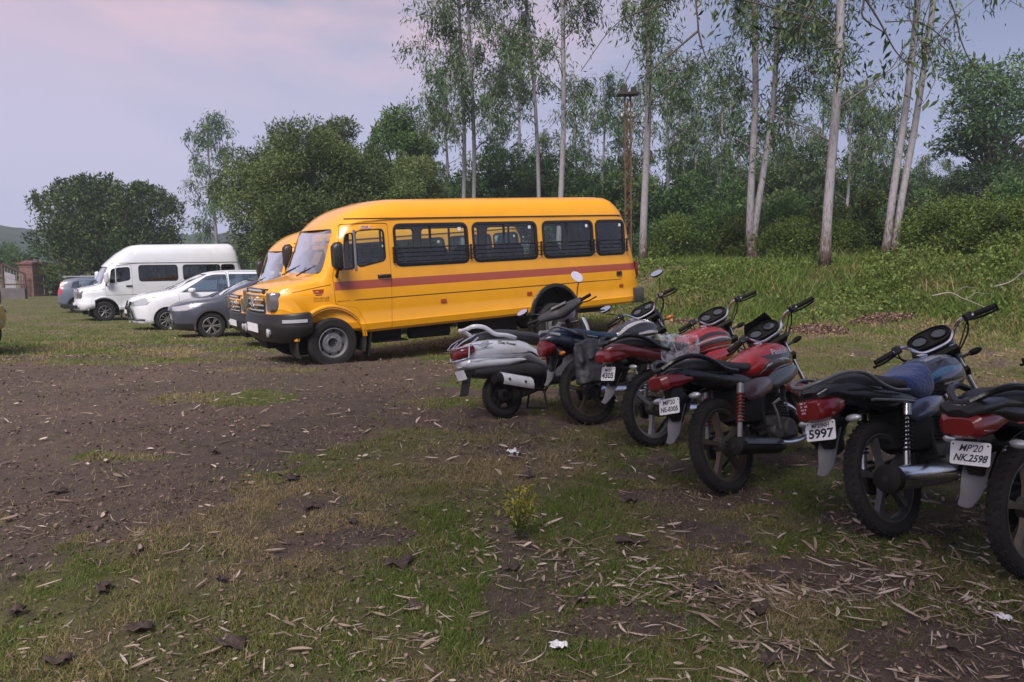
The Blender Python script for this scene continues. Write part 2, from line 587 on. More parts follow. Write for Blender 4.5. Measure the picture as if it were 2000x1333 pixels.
# ================================================================== terrain
def height(x, y):
    x = np.asarray(x, float); y = np.asarray(y, float)
    s = (x - 2.5) * 0.57 + (y - 16.6) * 0.82
    az = x / np.maximum(y, 0.5)
    wob = (fbm(x * 0.25 + 3, y * 0.25 + 9, 3) - 0.5) * 2.4
    bank = 1.15 * sstep(0.2, 4.6, s + wob) + 0.16 * sstep(-6, 1, s)
    bank = bank * sstep(-0.42, -0.12, az) * sstep(2, 8, y)
    bank = bank + 0.6 * sstep(0.35, 0.8, az) * sstep(1.5, 8, s) * sstep(2, 8, y)
    left = sstep(1.5, -4.5, x)
    decl = -1.15 * (1 - np.exp(-np.maximum(y - 10.5, 0) / 15)) * left
    near = np.exp(-((x ** 2 + y ** 2) / 400.0))
    lump = (fbm(x * 1.3, y * 1.3, 3) - 0.5) * 0.05 * near + (fbm(x * 7, y * 7, 3) - 0.5) * 0.018 * np.exp(-((x ** 2 + y ** 2) / 120.0))
    dip = -0.055 * np.exp(-(((x - 1.5) / 1.8) ** 2 + ((y - 5.6) / 2.2) ** 2) ** 2)
    return bank + decl + lump + dip

def gz(x, y):
    return float(height(np.array([x]), np.array([y]))[0])

_by = np.array([-20, 2.0, 3.6, 3.8, 4.67, 5.55, 6.6, 8.1, 10.3, 13]); _bx = np.array([-5.0, -3.6, -2.6, -2.35, -2.05, -1.84, -1.4, -1.5, -0.7, 0.6])
_GP = [(-5.7, 10.9, 1.7, .55), (-3.1, 7.9, .75, .42), (-2.95, 5.5, .45, .16), (-3.05, 4.15, .22, .14), (-3.4, 9.9, .9, .2), (-6.4, 7.6, 1.1, .3)]
_DP = [(-.4, 6.9, .95, .55), (.9, 7.0, .5, .3), (1.35, 4.75, .62, .22), (1.12, 4.03, .2, .13), (1.5, 3.4, .42, .28), (2.5, 4.2, .7, .3), (-.8, 3.85, .34, .16),
       (.5, 2.95, .35, .12), (-3.6, 13.0, 2.6, 1.0), (-6.8, 15.4, 1.8, .5), (.6, 8.2, 2.0, .35), (3.2, 5.6, 1.2, .4), (1.9, 2.6, .8, .35)]
def dirt_mask(x, y):
    n1 = (fbm(x * 1.1, y * 1.1, 4) - 0.5) * 1.5; n2 = (fbm(x * 4 + 40, y * 4, 4) - 0.5)
    xb = np.interp(y, _by, _bx)
    a = sstep(0.35, -0.35, x - xb - 0.32 + n1 * 0.4 + n2 * 0.8) * sstep(13.2, 10.6, y + n1 * 1.4 + 0.12 * (x + 4))
    for cx, cy, rx, ry in _GP:
        d = ((x - cx) / rx) ** 2 + ((y - cy) / ry) ** 2
        a = a * (1 - 0.9 * sstep(1.35, 0.5, d + n2 * 2 + n1 * .4))
    for cx, cy, rx, ry in _DP:
        d = ((x - cx) / rx) ** 2 + ((y - cy) / ry) ** 2
        a = np.maximum(a, 0.95 * sstep(1.4, 0.6, d + n2 * 2 + n1 * .4))
    n4 = fbm(x * 9 + 3, y * 9 + 77, 3) - .5
    a = np.clip(a + n4 * 1.1 * sstep(.02, .5, a) * sstep(1.3, .8, a), 0, 1)
    a = np.maximum(a, 0.75 * sstep(0.62, 0.74, fbm(x * 1.7 + 9, y * 1.7 + 4, 4)) * sstep(25, 12, y))
    return a
def green_mask(x, y):
    g = 0.49 + (fbm(x * 0.9 + 31, y * 0.9 + 7, 4) - 0.5) * 2.2 + (fbm(x * 5, y * 5 + 3, 3) - .5) * 0.9
    for cx, cy, rx, ry, k in [(-1.0, 7.6, .6, 2.0, .4), (.05, 4.5, .9, .7, .35), (1.0, 5.6, .8, .4, .3), (.3, 2.62, .25, .15, .6), (.8, 2.9, .2, .2, .5), (.74, 3.5, .3, .25, .4),
                              (-1.5, 5.4, .5, .5, .3), (-3.1, 7.9, .8, .5, .5), (-.9, 3.0, .9, .4, .25), (.2, 5.7, .5, .5, -.3), (-1.4, 4.5, .6, .5, -.4), (-.3, 4.9, .5, .6, -.35)]:
        g = g + k * np.exp(-(((x - cx) / rx) ** 2 + ((y - cy) / ry) ** 2))
    far = sstep(13, 22, np.hypot(x, y))
    return np.clip(g + far * .25, 0, 1)

def ground_material():
    m, n, l, b = _bsdf('soil_and_grass')
    b.inputs['Roughness'].default_value = 0.95
    b.inputs['Specular IOR Level'].default_value = 0.2
    tc = n.new('ShaderNodeTexCoord')
    def nz(sc, det, rgh=0.6):
        q = n.new('ShaderNodeTexNoise'); q.inputs['Scale'].default_value = sc; q.inputs['Detail'].default_value = det
        q.inputs['Roughness'].default_value = rgh; l.new(tc.outputs['Object'], q.inputs['Vector']); return q.outputs['Fac']
    def ramp(f, els):
        r = n.new('ShaderNodeValToRGB'); c = r.color_ramp
        c.elements[0].position, c.elements[0].color = els[0][0], (*els[0][1], 1)
        c.elements[1].position, c.elements[1].color = els[-1][0], (*els[-1][1], 1)
        for p, q in els[1:-1]:
            e_ = c.elements.new(p); e_.color = (*q, 1)
        l.new(f, r.inputs[0]); return r.outputs['Color']
    def mix(f, a, b_):
        q = n.new('ShaderNodeMix'); q.data_type = 'RGBA'; l.new(f, q.inputs['Factor']); l.new(a, q.inputs['A']); l.new(b_, q.inputs['B']); return q.outputs['Result']
    fine = nz(70, 10, 0.75); mid = nz(9, 8, 0.7); big = nz(0.9, 5)
    add = n.new('ShaderNodeMath'); add.operation = 'MULTIPLY_ADD'; add.inputs[1].default_value = 0.5
    l.new(fine, add.inputs[0]); hm = n.new('ShaderNodeMath'); hm.operation = 'MULTIPLY'; hm.inputs[1].default_value = 0.5; l.new(mid, hm.inputs[0]); l.new(hm.outputs[0], add.inputs[2])
    mixn = add.outputs[0]
    soil = ramp(mixn, [(0.30, (0.040, 0.029, 0.031)), (0.50, (0.088, 0.066, 0.055)), (0.70, (0.170, 0.130, 0.106))])
    red = ramp(mixn, [(0.30, (0.060, 0.038, 0.033)), (0.52, (0.118, 0.083, 0.069)), (0.72, (0.21, 0.155, 0.125))])
    bm_ = n.new('ShaderNodeMapRange'); bm_.inputs['From Min'].default_value = .42; bm_.inputs['From Max'].default_value = .62; l.new(big, bm_.inputs[0])
    soil = mix(bm_.outputs[0], soil, red)
    thatch = ramp(mixn, [(0.30, (0.030, 0.023, 0.016)), (0.50, (0.115, 0.088, 0.056)), (0.70, (0.27, 0.205, 0.135))])
    green = ramp(mixn, [(0.28, (0.026, 0.032, 0.012)), (0.50, (0.095, 0.100, 0.036)), (0.72, (0.22, 0.20, 0.085))])
    ag = n.new('ShaderNodeAttribute'); ag.attribute_name = 'green'
    ad = n.new('ShaderNodeAttribute'); ad.attribute_name = 'dirt'
    gr = mix(ag.outputs['Fac'], thatch, green)
    # break the soil edge up with the fine noise
    e1 = n.new('ShaderNodeMath'); e1.operation = 'MULTIPLY_ADD'; e1.inputs[1].default_value = 1.4; e1.inputs[2].default_value = -0.7
    l.new(mixn, e1.inputs[0])
    e2 = n.new('ShaderNodeMath'); e2.operation = 'ADD'; e2.use_clamp = True; l.new(e1.outputs[0], e2.inputs[0]); l.new(ad.outputs['Fac'], e2.inputs[1])
    e3 = n.new('ShaderNodeMapRange'); e3.inputs['From Min'].default_value = .35; e3.inputs['From Max'].default_value = .65; l.new(e2.outputs[0], e3.inputs[0])
    col = mix(e3.outputs[0], gr, soil)
    l.new(col, b.inputs['Base Color'])
    bp = n.new('ShaderNodeBump'); bp.inputs['Strength'].default_value = 0.9; bp.inputs['Distance'].default_value = 0.03
    l.new(mixn, bp.inputs['Height']); l.new(bp.outputs[0], b.inputs['Normal'])
    return m
M_GROUND = ground_material()

def build_ground():
    rad = np.concatenate([np.linspace(0.0, 1.6, 6)[:-1], 1.6 * np.exp(np.linspace(0, math.log(338 / 1.6), 480))])
    th1 = np.linspace(R(-52), R(52), 560); th2 = np.linspace(R(52), R(308), 130)[1:-1]
    th = np.concatenate([th1, th2]); nt = len(th); nr = len(rad)
    Rr, T = np.meshgrid(rad, th, indexing='ij')
    X = (Rr * np.sin(T)).ravel(); Y = (Rr * np.cos(T)).ravel()
    Z = height(X, Y)
    D = dirt_mask(X, Y); G = green_mask(X, Y)
    i, j = np.meshgrid(np.arange(nr - 1), np.arange(nt), indexing='ij'); i = i.ravel(); j = j.ravel(); j2 = (j + 1) % nt
    F = np.stack([i * nt + j, i * nt + j2, (i + 1) * nt + j2, (i + 1) * nt + j], 1)[:, ::-1]
    o = grid_mesh('ground', np.stack([X, Y, Z], 1), F, M_GROUND, attr={'dirt': D, 'green': G})
    o['kind'] = 'structure'
build_ground()

def on_ground(x, y, yaw, wb):
    """root placement for a vehicle whose rear axle is at x, y"""
    zr = gz(x, y); zf = gz(x + math.cos(yaw) * wb, y + math.sin(yaw) * wb)
    return (x, y, zr), (0, -math.atan2(zf - zr, wb), yaw)

# ================================================================== vans and buses
def paint(name, col, stripe=None, rough=0.30, dust=0.12):
    """car paint; stripe = (z_low, z_high, x_max, colour) painted round the body"""
    m = mat(name, col, rough, coat=0.7, var=0.05, scale=3.0, dust=dust, dustcol=tuple(c * 0.6 + 0.06 for c in col))
    if stripe:
        n, l = m.node_tree.nodes, m.node_tree.links
        b = n['Principled BSDF']
        src = b.inputs['Base Color'].links[0].from_socket
        tc = n.new('ShaderNodeTexCoord'); sp = n.new('ShaderNodeSeparateXYZ'); l.new(tc.outputs['Object'], sp.inputs[0])
        def cmp_(sock, th, op):
            q = n.new('ShaderNodeMath'); q.operation = op; l.new(sock, q.inputs[0]); q.inputs[1].default_value = th; return q.outputs[0]
        def mul(a, b_):
            q = n.new('ShaderNodeMath'); q.operation = 'MULTIPLY'; l.new(a, q.inputs[0]); l.new(b_, q.inputs[1]); return q.outputs[0]
        f = mul(mul(cmp_(sp.outputs['Z'], stripe[0], 'GREATER_THAN'), cmp_(sp.outputs['Z'], stripe[1], 'LESS_THAN')), cmp_(sp.outputs['X'], stripe[2], 'LESS_THAN'))
        mx = n.new('ShaderNodeMix'); mx.data_type = 'RGBA'; l.new(f, mx.inputs['Factor']); l.new(src, mx.inputs['A']); mx.inputs['B'].default_value = (*stripe[3], 1)
        l.new(mx.outputs['Result'], b.inputs['Base Color'])
    return m

def steel_wheel(parent, name, c, r, w, style='van', side=1, rim_r=None):
    """tyre with a rim as sub-part; c = hub centre, side = +1 when the outer face looks to +y"""
    x, y, z = c; rr = rim_r or r * 0.56; h = w / 2
    t = MB()
    t.lathe([(rr * .98, -h * .8), (rr * 1.08, -h), (r * .93, -h), (r * .985, -h * .8), (r, -h * .5), (r, -h * .33), (r * .985, -h * .3), (r * .985, -h * .24), (r, -h * .2), (r, h * .2), (r * .985, h * .24),
             (r * .985, h * .3), (r, h * .33), (r, h * .5), (r * .985, h * .8), (r * .93, h), (rr * 1.25, h * 1.04), (rr * 1.08, h), (rr * .98, h * .8)], (x, y, z), (0, 1, 0), 48)
    ty = t.build(name, M_TYRE, parent, smooth=40)
    s = side; m = MB(); mm = M_STEEL
    m.lathe([(rr * 1.03, s * h * .88), (rr * .97, s * h * .94), (rr * .93, s * h * .7), (rr * .86, s * h * .2), (rr * .86, -s * h * .8), (rr * 1.0, -s * h * .8)], (x, y, z), (0, 1, 0), 40)
    if style == 'van':
        m.lathe([(rr * .88, s * h * .15), (rr * .74, s * h * .10), (rr * .70, s * h * .45), (rr * .60, s * h * .58), (rr * .46, s * h * .55), (rr * .34, s * h * .62), (rr * .33, s * h * .2), (rr * .2, s * h * .1), (rr * .12, s * h * .1), (0.002, s * h * .14)], (x, y, z), (0, 1, 0), 36, closed=False)
        for k in range(6):
            a = k * math.pi / 3; m.cyl((x + math.cos(a) * rr * .5, y + s * h * .5, z + math.sin(a) * rr * .5), (x + math.cos(a) * rr * .5, y + s * h * .68, z + math.sin(a) * rr * .5), rr * .05, 6)
        rim = m.build('rim', mm, ty)
        d = MB()
        for k in range(8):
            a = k * math.pi / 4 + .2; d.ell((x + math.cos(a) * rr * .79, y + s * h * .14, z + math.sin(a) * rr * .79), (rr * .09, h * .12, rr * .09), 10, 6)
        d.cyl((x, y + s * h * .05, z), (x, y + s * h * .40, z), rr * .2, 16)
        d.build('hub', M_DARK, rim)
    else:
        ns = {'ten': 10, 'six': 6, 'cap': 7}[style]
        bk = MB(); bk.lathe([(rr * .9, s * h * .0), (0.01, s * h * .0)], (x, y, z), (0, 1, 0), 30, closed=False)
        bk.build('brake_disc', M_DARK, ty)
        for k in range(ns):
            a = 2 * math.pi * k / ns
            for da in ((-.13, .13) if style == 'six' else (0,)):
                pa = Vector((x + math.cos(a) * rr * .16, y + s * h * .62, z + math.sin(a) * rr * .16))
                pb = Vector((x + math.cos(a + da) * rr * .93, y + s * h * .80, z + math.sin(a + da) * rr * .93))
                m.tube([pa, (pa + pb) / 2 + Vector((0, s * .006, 0)), pb], [rr * .09, rr * .065, rr * .085], 6)
        m.cyl((x, y + s * h * .45, z), (x, y + s * h * .8, z), rr * .2, 18)
        m.build('rim', M_ALU, ty)
    return ty

def van_section(P, x, e):
    """half outline of the van body at station x, inset by e, from bottom centre to roof centre"""
    xs = [q[0] for q in P['top']]; zt = float(np.interp(x, xs[::-1], [q[1] for q in P['top']][::-1])) - e
    w = float(np.interp(x, P['wx'], P['ww'])) - e
    wg = w - 0.055
    zb = float(np.interp(x, P['bx'], P['bz'])) + e
    belt = 1.02; H = P['H']; g = P['gut']
    f = max((zt - belt) / (H - belt), 0.04)
    L = lambda z: belt + (z - belt) * f
    rr = min(w * .45, .42) if f > .6 else w * .30
    pts = [(0, zb), (w * .5, zb), (w - .05, zb), (w - .01, zb + .04), (w + .004, zb + .13), (w - .006, zb + .15), (w, .80), (w, belt), (w - .003, L(1.25)), (w - .012, L(1.45)), (w - .032, L(1.75)), (wg, L(g)),
           (wg - .012, L(g + (H - g) * .12)), (wg - .05, L(g + (H - g) * .42)), (wg - .14, L(g + (H - g) * .74)), (wg - .30, L(g + (H - g) * .92)), (wg * .33, L(H - .005)), (0, L(H))]
    out = []
    bul = float(np.interp(x, P['bux'], P['bu'])); rs = float(np.interp(x, [P['xr'], P['xr'] + .6], [P['slant'], 0]))
    for yv, z in pts:
        out.append((x + bul * (1 - (min(yv / max(w, .01), 1)) ** 2) + rs * max(0, (z - .75) / 1.4), yv, z))
    return out

def loft_body(secfn, xs, e=0.0, cut=0.0):
    """closed body skin; e insets it sideways, cut shortens it at both ends"""
    hi, lo = max(xs) - cut, min(xs) + cut
    X = [hi] + [x for x in xs if lo + .01 < x < hi - .01] + [lo]
    loops = []
    for x in X:
        h = secfn(x, e)
        loops.append(h + [(a, -b, c) for a, b, c in h[-2:0:-1]])
    return tmp(MB().loft(loops))

def rwin(poly, y0=-2.0, y1=2.0, m=None):
    m = m or MB(); m.prism(poly, y0, y1); return m

def window_frame(poly, grow, wall, name, m, parent, xf, side=1, t=0.030, proud=0.008):
    """rubber ring round a window; wall(z) = half width of the flank there"""
    cx = sum(p[0] for p in poly) / len(poly); cz = sum(p[1] for p in poly) / len(poly)
    loops = []
    for sc, yo in ((grow, proud * .4), (grow * .5, proud), (-grow * .5, proud), (-grow * .8, -t), (grow * .6, -t)):
        L = []
        n = len(poly)
        for i in range(n):
            a, b, c = Vector(poly[i - 1]), Vector(poly[i]), Vector(poly[(i + 1) % n])
            d = (c - a).normalized(); nn = Vector((d.y, -d.x)); 
            if nn.dot(b - Vector((cx, cz))) < 0: nn = -nn
            q = b + nn * sc; L.append((q.x, side * (wall(q.x, q.y) + yo), q.y))
        loops.append(L)
    mb = MB(); mb.loft(loops, cap=False, closed=True)
    return mb.build(name, m, parent, xf=xf)

def make_van(root, P, M_PAINT, kind='bus'):
    WB = P['wb']; tilt = P['tilt']
    piv = Matrix.Translation((WB, 0, 0.0)); XF = piv @ Matrix.Rotation(tilt, 4, 'Y') @ piv.inverted()
    xs = P['xs']; sec = lambda x, e: van_section(P, x, e)
    outer = loft_body(sec, xs); inner = loft_body(sec, xs, 0.035, 0.04)
    gl_o = loft_body(sec, xs, 0.010, 0.010); skin = bvh_of(gl_o); bpy.data.objects.remove(gl_o)
    boolean(outer, inner, 'DIFFERENCE')
    def wall(x, z):
        w = float(np.interp(x, P['wx'], P['ww'])); h = 1.02
        return w - .055 * max(0, (z - 1.2) / (P['gut'] - 1.2)) ** 1.3
    wins = [rrect(a, b, P['wz'][0], P['wz'][1], .09) for a, b in P['wins']]
    dq = rpoly(P['dq'], .05); dw = rpoly(P['dw'], .07)
    # openings
    cut = MB()
    for w in wins + [dq, dw]: cut.prism(w, -2, 2)
    ws = P['ws']                                              # windscreen outline in y,z, cut along x
    n = len(ws); wsp = rpoly(ws, .10)
    n = len(wsp); xa, xb = P['wsx']; ws_c = MB()
    ws_c.add([(xa, y, z) for y, z in wsp] + [(xb, y, z) for y, z in wsp], [tuple(range(n)), tuple(range(2 * n - 1, n - 1, -1))] + [(k, k + n, (k + 1) % n + n, (k + 1) % n) for k in range(n)])
    rw = rpoly([(-.62, 1.35), (.62, 1.35), (.58, 1.95), (-.58, 1.95)], .08); n = len(rw)
    cut.add([(P['xr'] - .3, y, z) for y, z in rw] + [(P['xr'] + .75, y, z) for y, z in rw], [tuple(range(n)), tuple(range(2 * n - 1, n - 1, -1))] + [(k, k + n, (k + 1) % n + n, (k + 1) % n) for k in range(n)])
    boolean(outer, tmp(cut), 'DIFFERENCE'); boolean(outer, tmp(ws_c), 'DIFFERENCE')
    arch = MB()
    for ax, ar, az in ((WB, P['arF'], .36), (0, P['arR'], .42)):
        poly = [(ax + ar * math.cos(t), az + ar * math.sin(t)) for t in np.linspace(-.5, math.pi + .5, 26)]
        arch.prism(poly, .58, 1.4); arch.prism(poly, -1.4, -.58)
    boolean(outer, tmp(arch), 'DIFFERENCE')
    # doors with a real gap round them
    door_poly = P['door']
    D1 = dupt(outer); g = MB(); g.prism(rpoly(door_poly, .05), .55, 1.3); g.prism(rpoly(door_poly, .05), -1.3, -.55)
    boolean(D1, tmp(g), 'INTERSECT')
    cx = sum(p[0] for p in door_poly) / len(door_poly); cz = sum(p[1] for p in door_poly) / len(door_poly)
    big = [(cx + (x - cx) * 1.018, cz + (z - cz) * 1.012) for x, z in door_poly]
    g = MB(); g.prism(rpoly(big, .05), .55, 1.3); g.prism(rpoly(big, .05), -1.3, -.55)
    boolean(outer, tmp(g), 'DIFFERENCE')
    # pressed grooves and panel joints
    gr = MB()
    for s in (1, -1):
        gr.box(((P['xr'] + P['door'][0][0]) / 2 + .1, s * (P['ww'][2] + .10), .945), (abs(P['door'][0][0] - P['xr']) + 1.7, .222, .015))
        gr.box(((P['xr'] + P['wb']) / 2 + .1, s * 1.0, P['gut'] + .005), (P['wb'] - P['xr'] - .3, .25, .02))
        for xj in P['joints']:
            gr.box((xj, s * (P['ww'][2] + .10), 1.25), (.007, .208, 1.56))
    dd = P['wb'] - 4.02
    for s in (1, -1):
        gr.box((4.38 + dd, s * 1.0, 1.125), (.82, .42, .010), rot=(0, R(9), 0))
        gr.box((4.53 + dd, s * .98, .93), (.008, .3, .40))
    gc = tmp(gr)
    boolean(D1, gc, 'DIFFERENCE', keep=True, selfi=True); boolean(outer, gc, 'DIFFERENCE', selfi=True)
    body = finish(outer, 'body', M_PAINT, root, xf=XF)
    # left and right door out of the pair
    for s in (1, -1):
        q = dupt(D1); bm = bmesh.new(); bm.from_mesh(q.data)
        bmesh.ops.delete(bm, geom=[v for v in bm.verts if v.co.y * s < 0], context='VERTS'); bm.to_mesh(q.data); bm.free()
        dr = finish(q, 'door', M_PAINT, root, xf=XF)
        h = MB(); hx, hz = P['handle']
        yy = wall(hx, hz) * s
        h.box((hx, yy + s * .004, hz), (.21, .012, .055)); h.tube([(hx - .09, yy + s * .012, hz + .005), (hx - .05, yy + s * .035, hz + .01), (hx + .05, yy + s * .035, hz + .01), (hx + .09, yy + s * .012, hz + .005)], .011, 8)
        h.build('handle', M_BLACK, dr, bevel=.003)
        # window divider
        d = MB(); (x0, z0), (x1, z1) = P['div']
        d.tube([(x0, s * (wall(x0, z0) - .004), z0), (x1, s * (wall(x1, z1) - .004), z1)], .014, 8, flat=1.5); d.build('window_divider', P['divm'], dr)
    bpy.data.objects.remove(D1)
    grow = lambda pl_, g_: [(cx_ + (a - cx_) * (1 + g_), cz_ + (b - cz_) * (1 + g_)) for cx_, cz_ in [(sum(q[0] for q in pl_) / len(pl_), sum(q[1] for q in pl_) / len(pl_))] for a, b in pl_]
    for s in (1, -1):
        for w_ in wins + [dq, dw]: pane(skin, grow(w_, .012), 'y', s, 'window_pane', P['glass'], root, XF)
    pane(skin, grow(wsp, .02), 'x', 1, 'windscreen', M_WIND, root, XF); pane(skin, grow(rw, .02), 'x', -1, 'rear_window', P['glass'], root, XF)
    # frames
    for s in (1, -1):
        for w in wins: window_frame(w, .030, wall, 'window_frame', M_RUBBER, root, XF, s)
        for w in (dq, dw): window_frame(w, .010, wall, 'window_frame', M_RUBBER, root, XF, s, proud=.003)
        for (a, b) in P['wins']:
            if b - a > .8:
                xm = (a + b) / 2 + .02; d = MB()
                d.box((xm, s * (wall(xm, 1.7) - .03), (P['wz'][0] + P['wz'][1]) / 2), (.035, .02, P['wz'][1] - P['wz'][0] + .02))
                d.build('window_mullion', M_RUBBER, root, xf=XF)
    # inside: floor, wheel houses, seats, steering wheel, dashboard
    it = MB(); it.box(((P['xr'] + P['wb']) / 2, 0, P['bz'][1] + .09), (P['wb'] - P['xr'] - .5, 1.6, .04)); it.build('floor_panel', M_DARK, root, xf=XF)
    it = MB(); it.box(((P['xr'] + P['wb']) / 2 - .25, 0, P['gut'] - .045), (P['wb'] - P['xr'] - .95, 1.66, .03)); it.build('ceiling_liner', mat('liner', (.05, .05, .055), .8), root, xf=XF)
    wh = MB()
    for ax, ar, az in ((WB, P['arF'], .36), (0, P['arR'], .42)):
        for s in (1, -1):
            pr = [(ax + (ar + .012) * math.cos(t), az + (ar + .012) * math.sin(t)) for t in np.linspace(-.35, math.pi + .35, 22)]
            pr2 = [(ax + (ar + .004) * math.cos(t), az + (ar + .004) * math.sin(t)) for t in np.linspace(-.35, math.pi + .35, 22)]
            lo = []
            for (a, b), (c_, d_) in zip(pr, pr2): lo.append([(a, s * .55, b), (a, s * (P['ww'][2] - .01), b), (c_, s * (P['ww'][2] - .01), d_), (c_, s * .55, d_)])
            wh.loft(lo)
            wh.prism(pr, s * .55, s * .56); wh.build('wheel_housing', M_DARK, root, xf=XF); wh = MB()
    for i, sx_ in enumerate(P['seats']):
        for yy in (.52, -.52):
            st = MB(); st.blob([(sx_ - .25, .95, 1.07, .38, yy), (sx_ - .2, .93, 1.09, .40, yy), (sx_ + .2, .93, 1.09, .40, yy), (sx_ + .25, .95, 1.07, .38, yy)], 16, 4)
            for dy in (-.2, .2):
                st.blob([(sx_ - .33, 1.15, 1.62, .15, yy + dy), (sx_ - .30, 1.05, 1.66, .18, yy + dy), (sx_ - .22, 1.05, 1.64, .18, yy + dy), (sx_ - .19, 1.1, 1.58, .16, yy + dy)], 14, 3.5)
            st.build('passenger_seat', M_SEATF, root, xf=XF)
    da = MB(); da.blob([(P['dash'] - .2, 1.05, 1.22, .78), (P['dash'] - .1, 1.0, 1.27, .8), (P['dash'] + .12, 1.0, 1.27, .8), (P['dash'] + .2, 1.05, 1.2, .78)], 16, 4); da.build('dashboard', M_BLACK, root, xf=XF)
    sw = MB(); cxx, czz = P['dash'] - .38, 1.33
    sw.tube([(cxx + .19 * math.sin(a) * .45, -.42 + .19 * math.cos(a), czz + .19 * math.sin(a) * .9) for a in np.linspace(0, 2 * math.pi, 25)[:-1]], .013, 6, closed=True)
    sw.cyl((cxx, -.42, czz), (cxx + .25, -.42, czz - .2), .025, 8); sw.tube([(cxx, -.60, czz), (cxx, -.24, czz)], .012, 6); sw.build('steering_wheel', M_BLACK, root, xf=XF)
    # wheels
    for ax in (WB, 0):
        for s in (1, -1): steel_wheel(root, 'wheel', (ax, s * (P['ww'][2] - .105), .36), .36, .21, 'van' if P['wstyle'] == 'van' else 'cap', s, .215)
    ch = MB(); ch.cyl((WB, -.8, .36), (WB, .8, .36), .05, 10); ch.cyl((0, -.8, .36), (0, .8, .36), .06, 10); ch.ell((0, 0, .36), (.18, .14, .16))
    for s in (1, -1): ch.box((1.5, s * .4, .52), (6.2, .08, .12))
    ch.box((1.0, .3, .38), (.9, .5, .22)); ch.cyl((2.6, .5, .36), (1.9, .5, .36), .09, 12); ch.box((3.05, .70, .30), (.55, .22, .02)); ch.box((3.05, .60, .40), (.5, .03, .20))
    ch.build('chassis', M_DARK, root)
    return XF, wall, body

M_LENSD = mat('smoked_lens', (0.16, 0.16, 0.17), 0.15, metal=0.3, coat=1.0)
BUSP = dict(wb=4.02, tilt=R(1.4) , H=2.46, gut=2.10, xr=-2.03, slant=.30,
    top=[(4.99, 1.00), (4.97, 1.10), (4.90, 1.17), (4.76, 1.225), (4.5, 1.275), (4.36, 1.31), (4.30, 1.40), (4.20, 1.60), (4.10, 1.80), (4.00, 2.0), (3.86, 2.10), (3.66, 2.205), (3.40, 2.30), (3.1, 2.385), (2.8, 2.42), (1.4, 2.445), (-1.2, 2.47), (-1.55, 2.455), (-1.85, 2.36), (-2.03, 2.22)],
    wx=[-2.03, -1.9, 0, 3.6, 4.3, 4.75, 4.92, 5.0], ww=[.88, .93, .95, .95, .91, .82, .73, .62], bx=[-2.03, 3.9, 4.4, 5.0], bz=[.48, .46, .55, .80],
    bux=[-2, 3.3, 4.3, 5.0], bu=[0, 0, .10, .07], xs=[4.99, 4.97, 4.93, 4.88, 4.76, 4.6, 4.45, 4.36, 4.30, 4.2, 4.1, 4.0, 3.93, 3.86, 3.76, 3.66, 3.53, 3.40, 3.25, 3.1, 2.95, 2.8, 2.2, 1.4, .5, -.5, -1.2, -1.4, -1.55, -1.7, -1.85, -1.96, -2.03],
    wz=(1.42, 2.00), wins=[(1.71, 2.95), (.35, 1.58), (-.90, .19), (-1.66, -1.0)], dq=[(3.80, 1.40), (3.63, 1.40), (3.60, 1.91), (3.72, 1.89)], dw=[(3.57, 1.42), (3.13, 1.50), (3.13, 1.955), (3.57, 1.93)],
    ws=[(-.79, 1.345), (.79, 1.345), (.70, 1.975), (-.70, 1.975)], wsx=(3.95, 4.7), arF=.50, arR=.50,
    door=[(3.10, .40), (3.42, .40), (3.62, .84), (3.93, .90), (3.94, 1.30), (3.74, 2.03), (3.06, 2.03), (3.06, 1.2)], joints=[], handle=(3.17, 1.265), div=((3.60, 1.38), (3.585, 1.95)), divm=None,
    glass=M_GLASS, seats=[2.6, 1.75, .95, .15, -.7, -1.45], dash=3.86, wstyle='van')
BUSP['divm'] = M_STEEL
M_YEL = paint('yellow_paint', (0.83, 0.36, 0.002), (1.10, 1.225, 3.93, (0.37, 0.068, 0.028)))

def fm(x):
    """real lengthwise place of a front-end station: short nose, upright screen"""
    return float(np.interp(x, [3.4, 4.0, 4.36, 4.99, 5.2], [3.4, 3.80, 4.09, 4.76, 4.9])) if x > 3.4 else x
for k_ in ('wx', 'bx', 'bux', 'xs'): BUSP[k_] = [fm(v) for v in BUSP[k_]]
BUSP['top'] = [(fm(a), b) for a, b in BUSP['top']]; BUSP['wsx'] = (3.72, 4.5)

